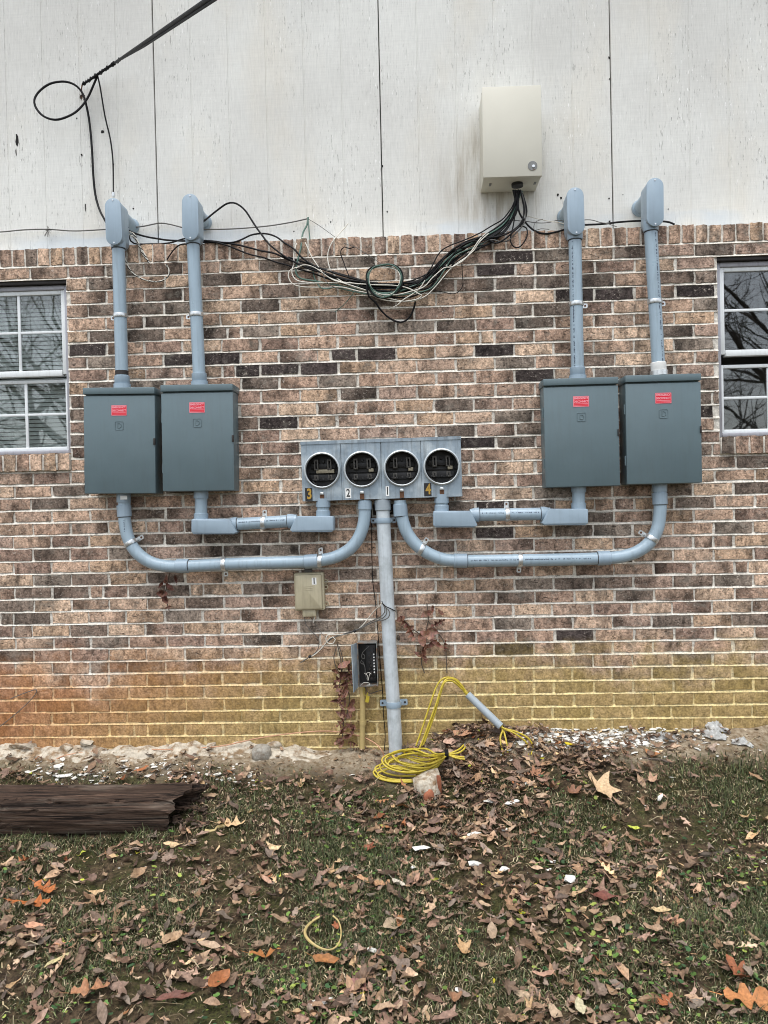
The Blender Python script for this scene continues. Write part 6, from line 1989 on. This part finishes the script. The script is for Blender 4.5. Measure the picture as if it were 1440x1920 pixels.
special = [
    (1126, 1494, 76, 74, 'sycamore', C(222, 190, 150), R(70), 'large pale tan sycamore leaf standing up on the moss right of centre', .5, .25, R(38)),
    (1118, 1410, 34, 30, 'sycamore', C(214, 178, 142), R(100), 'pale tan curled leaf below the white flake pile', .5, .4, R(30)),
    (1222, 1470, 30, 26, 'sycamore', C(190, 152, 124), R(40), 'small pinkish tan leaf on bare moss at right', .4, .4, R(20)),
    (1030, 1482, 40, 30, 'oak', C(140, 104, 80), R(160), 'brown curled leaf left of the large pale sycamore leaf', .4, .5, 0),
    (1073, 1494, 36, 34, 'sycamore', C(144, 104, 80), R(20), 'rusty brown lobed leaf touching the large pale sycamore leaf', .5, .5, R(20)),
    (434, 1553, 50, 30, 'oak', C(222, 186, 142), R(10), 'pale tan oak leaf beside the end of the rotten timber', .2, .25, R(14)),
    (88, 1678, 56, 30, 'oak', C(182, 110, 62), R(-28), 'orange oak leaf highest of the pair at the left edge', .3, .35, R(10)),
    (60, 1706, 60, 26, 'oak', C(184, 108, 58), R(6), 'orange oak leaf lower of the pair at the left edge', .2, .3, R(8)),
    (620, 1643, 30, 28, 'sycamore', C(218, 182, 138), R(80), 'small tan lobed leaf with clean edges near the middle of the lawn', .3, .3, R(20)),
    (700, 1665, 66, 26, 'oak', C(190, 148, 112), R(-24), 'tan oak leaf with long points right of the lawn middle', .3, .4, 0),
    (748, 1668, 32, 24, 'oval', C(214, 204, 186), R(-40), 'bleached nearly white curled leaf beside the tan oak leaf', .5, .7, 0),
    (775, 1653, 34, 20, 'oval', C(176, 142, 112), R(60), 'light brown pointed leaf standing beside the bleached leaf', .3, .5, R(20)),
    (410, 1850, 50, 36, 'oval', C(168, 108, 68), R(60), 'orange brown broad leaf near the bottom left', .3, .5, R(24)),
    (498, 1802, 54, 24, 'oak', C(176, 118, 70), R(12), 'orange brown leaf left of the curled husk ring', .3, .4, 0),
    (612, 1812, 50, 28, 'oval', C(162, 110, 66), R(-14), 'orange brown leaf under the curled husk ring', .3, .4, R(10)),
    (1385, 1842, 58, 52, 'sycamore', C(158, 98, 66), R(110), 'rusty lobed oak leaf uppermost in the bottom right corner', .4, .3, R(26)),
    (1412, 1888, 84, 56, 'oak', C(186, 126, 78), R(-10), 'light orange oak leaf with deep lobes in the bottom right corner', .25, .25, R(16)),
    (1246, 1892, 40, 24, 'oak', C(176, 108, 70), R(40), 'small rusty oak leaf at the bottom edge right of centre', .4, .4, R(12)),
    (1086, 1900, 44, 22, 'lance', C(206, 196, 160), R(85), 'upright straw coloured leaf at the bottom edge', .2, .3, R(30)),
    (672, 1862, 44, 30, 'oval', C(150, 106, 96), R(-40), 'pinkish brown broad leaf near the bottom middle', .3, .3, R(10)),
    (740, 1745, 44, 36, 'oval', C(176, 156, 130), R(30), 'greyish tan broken leaf with a straight edge below the tan oak leaf', .15, .2, R(16)),
    (870, 1795, 46, 40, 'sycamore', C(196, 160, 116), R(110), 'tan star shaped leaf with long thin lobes right of the bottom middle', .5, .5, R(16)),
    (850, 1885, 28, 40, 'oval', C(172, 132, 102), R(90), 'tan cupped leaf near the bottom edge right of the middle', .3, .8, R(14)),
    (1133, 1692, 52, 26, 'oval', C(126, 78, 66), R(-8), 'dark red brown leaf with ragged edge right of centre', .2, .3, R(10)),
    (1262, 1740, 32, 26, 'sycamore', C(196, 150, 118), R(-20), 'pinkish tan leaf on green clover at right', .3, .4, R(14)),
    (1240, 1718, 36, 18, 'oval', C(208, 182, 138), R(5), 'pale yellowish tan leaf on the grass at right', .3, .5, R(8)),
    (322, 1775, 42, 36, 'oval', C(186, 156, 124), R(60), 'tan upright leaf with folded back half at lower left', .3, .7, R(26)),
    (260, 1648, 44, 18, 'lance', C(168, 138, 108), R(70), 'tan narrow leaf standing in the grass below the timber', .3, .5, R(20)),
    (330, 1880, 60, 22, 'oval', C(118, 78, 66), R(14), 'dark red brown smooth leaf near the bottom left', .15, .3, R(12)),
    (65, 1748, 34, 22, 'oval', C(214, 160, 128), R(0), 'salmon pink leaf at the left below the orange oak leaves', .3, .4, R(12)),
    (118, 1780, 34, 12, 'lance', C(206, 150, 112), R(30), 'narrow salmon leaf lying at lower left', .3, .5, 0),
    (105, 1815, 44, 14, 'lance', C(206, 192, 142), R(48), 'straw coloured narrow leaf at lower left', .2, .4, 0),
    (170, 1868, 60, 30, 'oak', C(166, 118, 84), R(20), 'brown oak leaf overlapping grass at the lower left', .3, .4, R(10)),
    (1070, 1375 + 30, 26, 12, 'oval', C(222, 196, 50), R(150), 'bright yellow small leaf beside the white flake pile', .6, .4, 0),
    (1190, 1562, 26, 10, 'lance', C(206, 214, 90), R(-30), 'bright yellow green narrow leaf on the moss at right', .2, .3, 0),
    (690, 1600, 30, 26, 'sycamore', C(156, 92, 66), R(-20), 'rust red small lobed leaf near the middle of the lawn', .4, .4, R(16)),
    (955, 1385, 36, 34, 'oval', C(164, 122, 106), R(100), 'broad brown leaf leaning in the pile by the sleeve', .3, .4, R(50)),
    (905, 1360, 34, 26, 'oval', C(120, 90, 78), R(80), 'dark leaf propped upright in the pile against the wall', .4, .4, R(60)),
    (868, 1385, 40, 34, 'oval', C(186, 142, 112), R(-30), 'light brown leaf on top of the pile by the wall', .3, .4, R(20)),
    (845, 1460 - 60, 30, 26, 'oval', C(206, 170, 148), R(10), 'pale pink leaf in the pile right of the riser foot', .3, .4, R(20)),
    (1005, 1460, 36, 34, 'sycamore', C(176, 128, 98), R(60), 'light brown lobed leaf right of the yellow coil', .4, .4, R(20)),
]
for k, (px, py, l_, w_, sh, c_, yw, lab, cu, ro, tx) in enumerate(special):
    set_leaf('fallen_leaf', lab, px, py, l_, w_, sh, c_, yw, 100 + k, None, cu, ro, tx * .8, 0)
# curled husk ring
w = []
for k in range(15):
    a = R(100) + 2 * math.pi * .88 * k / 14
    w.append(gp(606 + 34 * math.cos(a), 1766 - 32 * math.sin(a)) + Vector((0, 0, .034 + .010 * math.sin(a * 2))))
mb = MB(); mb.tube(spline(w, .01), [.0025 + .0028 * (.5 + .5 * math.sin(i * .16)) for i in range(len(spline(w, .01)))], 6)
tag(mb.build('curled_husk', M['tan_pipe'], smooth=50), 'pale curled husk bent into an open ring on the leaves', 'husk')

# scattered litter: the largest in view are leaves of their own, the rest one mass
def dens(x, y):
    s = -y
    d = .26
    d += .62 * math.exp(-((x - .25) / .75) ** 2 - ((s - 1.05) / .75) ** 2)
    d += .45 * math.exp(-((x - .45) / .5) ** 2 - ((s - .30) / .35) ** 2)
    d += .16 * math.exp(-((x + .95) / .5) ** 2 - ((s - 1.6) / .45) ** 2)
    d += .95 * math.exp(-((x - MX) / .28) ** 2 - ((s - .10) / .16) ** 2)
    d -= .32 * math.exp(-((x - 1.35) / .55) ** 2 - ((s - .55) / .45) ** 2)
    d -= .22 * math.exp(-((x + .45) / .45) ** 2 - ((s - .75) / .35) ** 2)
    if s < .22 and x < -.15: d *= .22
    return d * max(.08, .80 + 1.5 * noise.noise(Vector((x * 2.6, y * 2.6, 3))) + .6 * noise.noise(Vector((x * 7, y * 7, 5))))
cand = []
tries = 0
while len(cand) < 8200 and tries < 190000:
    tries += 1
    x = rng.uniform(-2.6, 2.6); y = -rng.uniform(.02, 2.5) if rng.random() < .9 else -rng.uniform(.02, .4)
    if rng.random() > dens(x, y): continue
    if x < timber_end + .02 and -TD - .03 < y < -TD + .24: continue
    z = float(G(x, y))
    r_ = rng.random()
    sh = 'oval' if r_ < .66 else ('lance' if r_ < .80 else ('oak' if r_ < .92 else 'sycamore'))
    L = min(.086, max(.014, rng.lognormvariate(math.log(.041), .42)))
    wd = L * {'oval': rng.uniform(.42, .62), 'lance': rng.uniform(.2, .3), 'oak': rng.uniform(.45, .6), 'sycamore': rng.uniform(.8, 1.0)}[sh]
    c_ = tuple(v * k_ for v, k_ in zip(rng.choice(LEAFC), rng.choice(((.92, .92, .88), (.82, .86, .82), (1.12, 1.14, 1.10), (.6, .6, .58)))))
    q = rng.random()
    kind = 'brown'
    if q > .952: c_, kind = rng.choice(TANC), 'tan'
    elif q > .942: c_, kind = rng.choice(ORANGE), 'orange'
    elif q > .925: c_, kind = rng.choice(YEL), 'yellow'
    elif c_[0] < .13: kind = 'dark brown'
    if kind == 'yellow': L *= .5; wd *= .6
    k = rng.uniform(.62, 1.30)
    c_ = tuple(v * k for v in c_)
    curl, roll_ = rng.uniform(-.15, .55), rng.choice((-1, 1, 1)) * rng.uniform(.1, .75)
    tx, ty = rng.gauss(0, .30), rng.gauss(0, .26)
    v = Vector((x, y, z)) - EYE
    dep = v.dot(fwd)
    px, py = 720 + v.dot(right) / dep * FPX, 960 - v.dot(up) / dep * FPX
    ap = (L * FPX / dep) * (.35 + wd / L) if (0 < px < 1440 and py < 1915 and dep > .5) else 0
    lpx = L * FPX / dep
    lum = sum(c_)
    shade = kind if kind not in ('brown', 'dark brown') else ('dark brown' if lum < .33 else 'light brown' if lum > .72 else 'pinkish brown' if c_[0] > 1.55 * c_[1] else 'mid brown')
    words = '%s %s %s %s leaf %s' % ('large' if lpx > 46 else 'small' if lpx < 34 else 'medium', 'folded' if abs(roll_) > .52 else 'curled' if curl > .3 else 'flat', shade, {'oval': 'oval', 'lance': 'narrow', 'oak': 'lobed', 'sycamore': 'star shaped'}[sh], place_words(px, py))
    cand.append((ap, x, y, z, sh, L, wd, c_, kind, curl, roll_, tx, ty, rng.uniform(0, 2 * math.pi), rng.random() * 1e6, words))
cand.sort(key=lambda t: -t[0])
GRPN = 'dead leaves scattered over the lawn'
SHN = {'oval': 'oval', 'lance': 'narrow', 'oak': 'lobed oak', 'sycamore': 'star shaped'}
lit = MB()
for i, (ap, x, y, z, sh, L, wd, c_, kind, curl, roll_, tx, ty, yw, sd_, words) in enumerate(cand):
    mb = MB() if i < 256 else lit
    n0 = len(mb.v)
    mn = leaf_into(mb, Vector((0, 0, 0)), L, wd, sh, curl, roll_, yw, tx, ty, c_, int(sd_))
    lift = rng.uniform(.002, .024)
    for q in range(n0, len(mb.v)):
        a = mb.v[q]
        mb.v[q] = (a[0] + x, a[1] + y, a[2] + z - mn * .6 + .001 + lift)
    if i < 256:
        tag(mb.build('fallen_leaf', M['leaf'], smooth=50), words, 'leaf', GRPN)
o = lit.build('leaf_litter', M['leaf'], smooth=50, kind='stuff'); o['label'] = 'layer of dead brown leaves scattered over the lawn'; o['category'] = 'leaf litter'

# dead creeper on the brick
def creeper(lab, stems, clusters, cat='dead vine'):
    t = thing('dead_vine', lab, cat, stems[0][0])
    for s in stems:
        mb = MB(); mb.tube(spline(s, .01), .0028, 5); mb.build('stem', M['bark'], t)
    for (px, py, d, l_, w_, sh, c_, yw) in clusters:
        p = P(px, py, d)
        s_ = 4.0 / FPX
        mb = MB()
        vs, fs = leaf_geo(sh, l_ * s_, w_ * s_, rng.uniform(.2, .9), rng.uniform(.3, 1.1), rng.randrange(9999), True)
        Mx = Matrix.Rotation(R(90) + rng.uniform(-.5, .5), 3, 'X') @ Matrix.Rotation(yw, 3, 'Z') @ Matrix.Rotation(rng.uniform(-.5, .5), 3, 'X')
        vs = [p + Mx @ v for v in vs]
        vs = [Vector((v.x, min(v.y, -.004), v.z)) for v in vs]
        mb.add(vs, fs, [tuple(c * rng.uniform(.85, 1.15) for c in c_) for _ in vs])
        mb.build('leaf', M['leaf'], t, smooth=50)
VC = [C(112, 76, 62), C(126, 88, 72), C(96, 64, 54), C(140, 104, 88)]
cl = [(760, 1168, .03, 30, 18), (772, 1186, .03, 34, 22), (752, 1160, .02, 20, 14), (790, 1200, .03, 30, 20), (800, 1190, .05, 34, 22), (812, 1182, .04, 26, 18), (822, 1168, .03, 34, 16), (806, 1206, .04, 36, 20), (792, 1218, .03, 36, 16), (788, 1228, .02, 30, 14), (818, 1206, .04, 34, 12), (834, 1210, .03, 24, 12), (800, 1150, .02, 26, 18), (812, 1142, .02, 22, 12), (797, 1235, .02, 20, 12), (826, 1150, .02, 18, 12), (770, 1176, .02, 18, 14)]
creeper('dead brown creeper with shrivelled leaves on the brick right of the riser', [W([(800, 1130), (803, 1160), (795, 1200), (790, 1240), (796, 1262)], .008), W([(803, 1165), (820, 1185), (834, 1210), (838, 1262)], .008), W([(755, 1160), (775, 1180), (798, 1196)], .01)],
        [(a, b, c + .008, l_, w_, rng.choice(('oval', 'oak', 'oval')), rng.choice(VC), rng.uniform(0, 6)) for (a, b, c, l_, w_) in cl])
cl = []
for k in range(34):
    t_ = k / 33
    cl.append((646 + rng.uniform(-16, 14) + (4 if t_ > .5 else 0), 1245 + 150 * t_ + rng.uniform(-6, 6), rng.uniform(.015, .05), rng.uniform(16, 32), rng.uniform(10, 20), rng.choice(('oval', 'oak')), rng.choice(VC), rng.uniform(0, 6)))
creeper('dead brown creeper hanging in a vertical strip left of the open terminal box', [W([(632, 1205), (640, 1250), (636, 1300), (644, 1350), (640, 1400)], .012), W([(660, 1240), (650, 1270), (655, 1310), (648, 1350)], .012), W([(630, 1215, .02), (626, 1235, .02), (632, 1255, .02), (640, 1262, .02), (642, 1235, .02), (636, 1212, .02)], .02)], cl)
cl = [(312, 1088, .03, 22, 14), (318, 1102, .03, 24, 14), (306, 1112, .04, 26, 20), (310, 1122, .03, 28, 18), (316, 1136, .02, 20, 10), (330, 1086, .02, 18, 10), (304, 1096, .02, 18, 12)]
creeper('small tuft of dead brown creeper under the long left conduit', [W([(318, 1074), (314, 1095), (310, 1115), (317, 1145)], .01)], [(a, b, c, l_, w_, 'oval', rng.choice(VC), rng.uniform(0, 6)) for (a, b, c, l_, w_) in cl])
mb = MB()
lump(mb, P(747, 1196, .02), .008, .012, .016, 4.2, 2, .4)
tag(mb.build('mud_nest', M['bark'], smooth=40), 'small dark insect nest on the brick right of the riser', 'nest')

# ---------------------------------------------------------------- grass, clover
GRN = [C(58, 68, 40), C(72, 82, 48), C(90, 98, 62), C(66, 74, 50), C(100, 104, 72)]
STR = [C(152, 138, 108), C(130, 116, 90), C(106, 92, 72), C(176, 164, 134), C(88, 76, 60)]
nb = 420000
bx = nrng.uniform(-2.5, 2.5, nb); by = -nrng.uniform(.10, 2.45, nb)
gxs = np.linspace(-3.0, 3.0, 151); gys = np.linspace(-2.6, 0, 66)
grid = np.array([[noise.noise(Vector((a_ * 1.9, b_ * 1.9, 0))) + .6 * noise.noise(Vector((a_ * 5.5, b_ * 5.5, 4))) for a_ in gxs] for b_ in gys])
pat = grid[np.clip(((by + 2.6) / 2.6 * 65).astype(int), 0, 65), np.clip(((bx + 3) / 6 * 150).astype(int), 0, 150)]
sdist = -by
keep = (nrng.random(nb) < np.clip(.38 + 1.25 * pat, .06, 1.0)) & (nrng.random(nb) < np.clip((sdist - .14) / .38, 0.0, 1))
keep &= ~((bx < timber_end - .02) & (by > -TD - .005) & (by < -TD + .22))
bx, by, pat = bx[keep], by[keep], pat[keep]
# extra tufts along the front of the timber
ex = nrng.uniform(-3.0, timber_end, 2600); ey = -TD - nrng.exponential(.03, 2600) - .005
bx = np.concatenate([bx, ex]); by = np.concatenate([by, ey]); pat = np.concatenate([pat, np.full(2600, .5)])
nb = len(bx)
bz = G(bx, by)
straw = nrng.random(nb) < .40
hh = np.where(straw, nrng.uniform(.010, .036, nb), nrng.uniform(.014, .040, nb) * (1 + np.clip(pat, -.3, .8)))
az = nrng.uniform(0, 2 * np.pi, nb)
lean = np.where(straw, nrng.uniform(.9, 1.45, nb), nrng.uniform(.15, 1.15, nb))
wd = nrng.uniform(.0009, .0025, nb)
dx, dy = np.cos(az), np.sin(az)
sx_, sy_ = -dy, dx
def pt(t, bend):
    l_ = lean * bend
    return np.stack([bx + dx * np.sin(l_) * hh * t, by + dy * np.sin(l_) * hh * t, bz - .003 + np.cos(l_) * hh * t + np.where(straw, .006, 0)], 1)
b0, b1, b2 = pt(0.0, 1), pt(.55, .75), pt(1.0, 1.25)
sv = np.stack([sx_, sy_, np.zeros(nb)], 1) * wd[:, None]
V = np.stack([b0 - sv, b0 + sv, b1 - sv * .8, b1 + sv * .8, b2], 1).reshape(-1, 3)
ix = (np.arange(nb) * 5)[:, None]
quad = np.concatenate([ix, ix + 1, ix + 3, ix + 2], 1)
tri = np.concatenate([ix + 2, ix + 3, ix + 4], 1)
gi = nrng.integers(0, len(GRN), nb); si = nrng.integers(0, len(STR), nb)
cc = np.where(straw[:, None], np.array(STR)[si], np.array(GRN)[gi] * 1.0) * nrng.uniform(.32, 1.55, (nb, 1))
me = bpy.data.meshes.new('grass')
loops_ = np.concatenate([quad.ravel(), tri.ravel()])
me.vertices.add(len(V)); me.vertices.foreach_set('co', V.ravel().astype(np.float32))
me.loops.add(len(loops_)); me.loops.foreach_set('vertex_index', loops_.astype(np.int32))
me.polygons.add(nb * 2)
me.polygons.foreach_set('loop_start', np.concatenate([np.arange(nb) * 4, nb * 4 + np.arange(nb) * 3]).astype(np.int32))
me.update(calc_edges=True)
a = me.attributes.new('col', 'FLOAT_COLOR', 'POINT')
a.data.foreach_set('color', np.concatenate([np.repeat(cc, 5, 0), np.ones((nb * 5, 1))], 1).astype(np.float32).ravel())
me.materials.append(M['blade'])
o = bpy.data.objects.new('grass', me); col.objects.link(o)
o['kind'] = 'stuff'; o['label'] = 'short thin lawn grass with straw coloured blades'; o['category'] = 'grass'

cv = MB()
CLV = [C(70, 98, 50), C(88, 118, 58), C(58, 86, 52), C(104, 128, 62), C(136, 148, 72), C(50, 74, 46)]
n = 0
while n < 6000:
    x, y = rng.uniform(-2.6, 2.6), -rng.uniform(.35, 2.9)
    q = noise.noise(Vector((x * 1.7, y * 1.7, 8)))
    if rng.random() > .14 + 1.0 * q + .40 * (x > .5) * (y < -1.0) + .25 * (y < -1.3): continue
    if x < timber_end and -TD - .01 < y < -TD + .24: continue
    z = float(G(x, y)) + rng.uniform(.008, .026)
    r_ = rng.uniform(.004, .012)
    Mx = Matrix.Rotation(rng.uniform(0, 6.3), 3, 'Z') @ Matrix.Rotation(rng.uniform(-.6, .6), 3, 'X')
    c_ = rng.choice(CLV); k = rng.uniform(.7, 1.2); c_ = tuple(v * k for v in c_)
    vs = [Vector((x, y, z)) + Mx @ Vector((0, 0, -.25 * r_))]
    for j in range(8):
        a = 2 * math.pi * j / 8
        rr = r_ * (1 - .55 * max(0, math.cos(a)) ** 6)
        vs.append(Vector((x, y, z)) + Mx @ Vector((rr * math.cos(a), rr * math.sin(a), 0)))
    cv.add(vs, [(0, 1 + j, 1 + (j + 1) % 8) for j in range(8)], c_)
    n += 1
o = cv.build('clover', M['blade'], smooth=60, kind='stuff'); o['label'] = 'small round green weed leaves in the grass'; o['category'] = 'ground cover'

tw = MB()
for k in range(420):
    x, y = rng.uniform(-2.4, 2.4), -rng.uniform(.15, 2.6)
    if x < timber_end and -TD - .01 < y < -TD + .24: continue
    p = Vector((x, y, float(G(x, y)) + rng.uniform(.004, .022)))
    a = rng.uniform(0, 6.3); L = rng.uniform(.03, .12)
    dv_ = Vector((math.cos(a), math.sin(a), rng.uniform(-.1, .2))) * L
    mid = p + dv_ * .5 + Vector((rng.uniform(-.01, .01), rng.uniform(-.01, .01), rng.uniform(0, .012)))
    c_ = rng.choice(STR + [C(96, 76, 60), C(110, 92, 76)])
    tw.tube([p, mid, p + dv_], rng.uniform(.0007, .0016), 4, False, c_)
o = tw.build('twigs', M['blade'], smooth=60, kind='stuff'); o['label'] = 'fine dry stalks and twigs strewn on the lawn'; o['category'] = 'twigs'

# ---------------------------------------------------------------- bare trees across the yard (seen only as reflections in the panes)
def tree(x, y, h, seed, lab):
    q = random.Random(seed)
    base = Vector((x, y, float(G(x, y)) - .05))
    t = thing('bare_tree', lab, 'tree', base, 'bare trees across the yard')
    tm, bm_ = MB(), MB()
    def grow(p, d, L, r, lev):
        pts = [p]
        n_ = 4
        for i in range(n_):
            d = (d + Vector((q.uniform(-.22, .22), q.uniform(-.22, .22), q.uniform(-.08, .16)))).normalized()
            pts.append(pts[-1] + d * L / n_)
        rr = [r * (1 - .45 * i / n_) for i in range(n_ + 1)]
        (tm if lev == 0 else bm_).tube(pts, rr, 7 if lev < 2 else 4, False)
        if lev >= 5 or r < .0032: return
        nk = 4 if lev < 3 else 3
        for k in range(nk + (lev == 0) * 2):
            i = q.randint(2 if lev == 0 else 1, n_)
            a = q.uniform(0, 6.3)
            side = d.orthogonal().normalized()
            side = Matrix.Rotation(a, 3, d) @ side
            nd = (d * q.uniform(.45, .9) + side * q.uniform(.5, .9) + Vector((0, 0, .04))).normalized()
            grow(pts[i], nd, L * q.uniform(.58, .78), rr[i] * q.uniform(.45, .65), lev + 1)
    grow(base, Vector((q.uniform(-.05, .05), q.uniform(-.05, .05), 1)).normalized(), h * .26, h * .011, 0)
    tm.build('trunk', M['bark'], t, smooth=60)
    bm_.build('crown', M['bark'], t, smooth=60)
for i, (x, y, h, lab) in enumerate(((5.0, -9.5, 14, 'bare tree mirrored in the right window, nearest to the house on that side'), (8.0, -12.5, 17, 'bare tree mirrored in the right window, tall one standing behind'), (9.6, -9.5, 13, 'bare tree mirrored in the right window at the outer side'), (-5.0, -9.0, 14, 'bare tree mirrored in the left window, nearest to the house on that side'), (-8.2, -11.5, 16, 'bare tree mirrored in the left window, tall one standing behind'), (-6.6, -15, 18, 'bare tree mirrored in the left window, farthest back'), (6.6, -16, 18, 'bare tree mirrored in the right window, farthest back'))):
    tree(x, y, h, 40 + i, lab)

# labels that still coincide: say which one by its order from the left among its look-alikes
by = {}
for o in list(bpy.data.objects):
    if o.parent is None and o.get('category') and o.get('label'):
        by.setdefault(o['label'], []).append(o)
ORD = ['leftmost', 'second from left', 'third from left', 'fourth from left', 'fifth from left', 'sixth from left', 'seventh from left', 'eighth from left', 'ninth from left', 'tenth from left', 'eleventh from left', 'twelfth from left']
for lab, obs in by.items():
    n = len(obs)
    if 2 <= n <= 12:
        obs.sort(key=lambda o: in_view(o.location.x, o.location.z)[0] if abs(o.location.y) < .02 else 720 + (o.location - EYE).dot(right) / (o.location - EYE).dot(fwd) * FPX)
        for k, o in enumerate(obs):
            w_ = (lab + ', ' + ('rightmost' if k == n - 1 else ORD[k])).split()
            o['label'] = ' '.join(w_[1:] if len(w_) > 16 else w_)
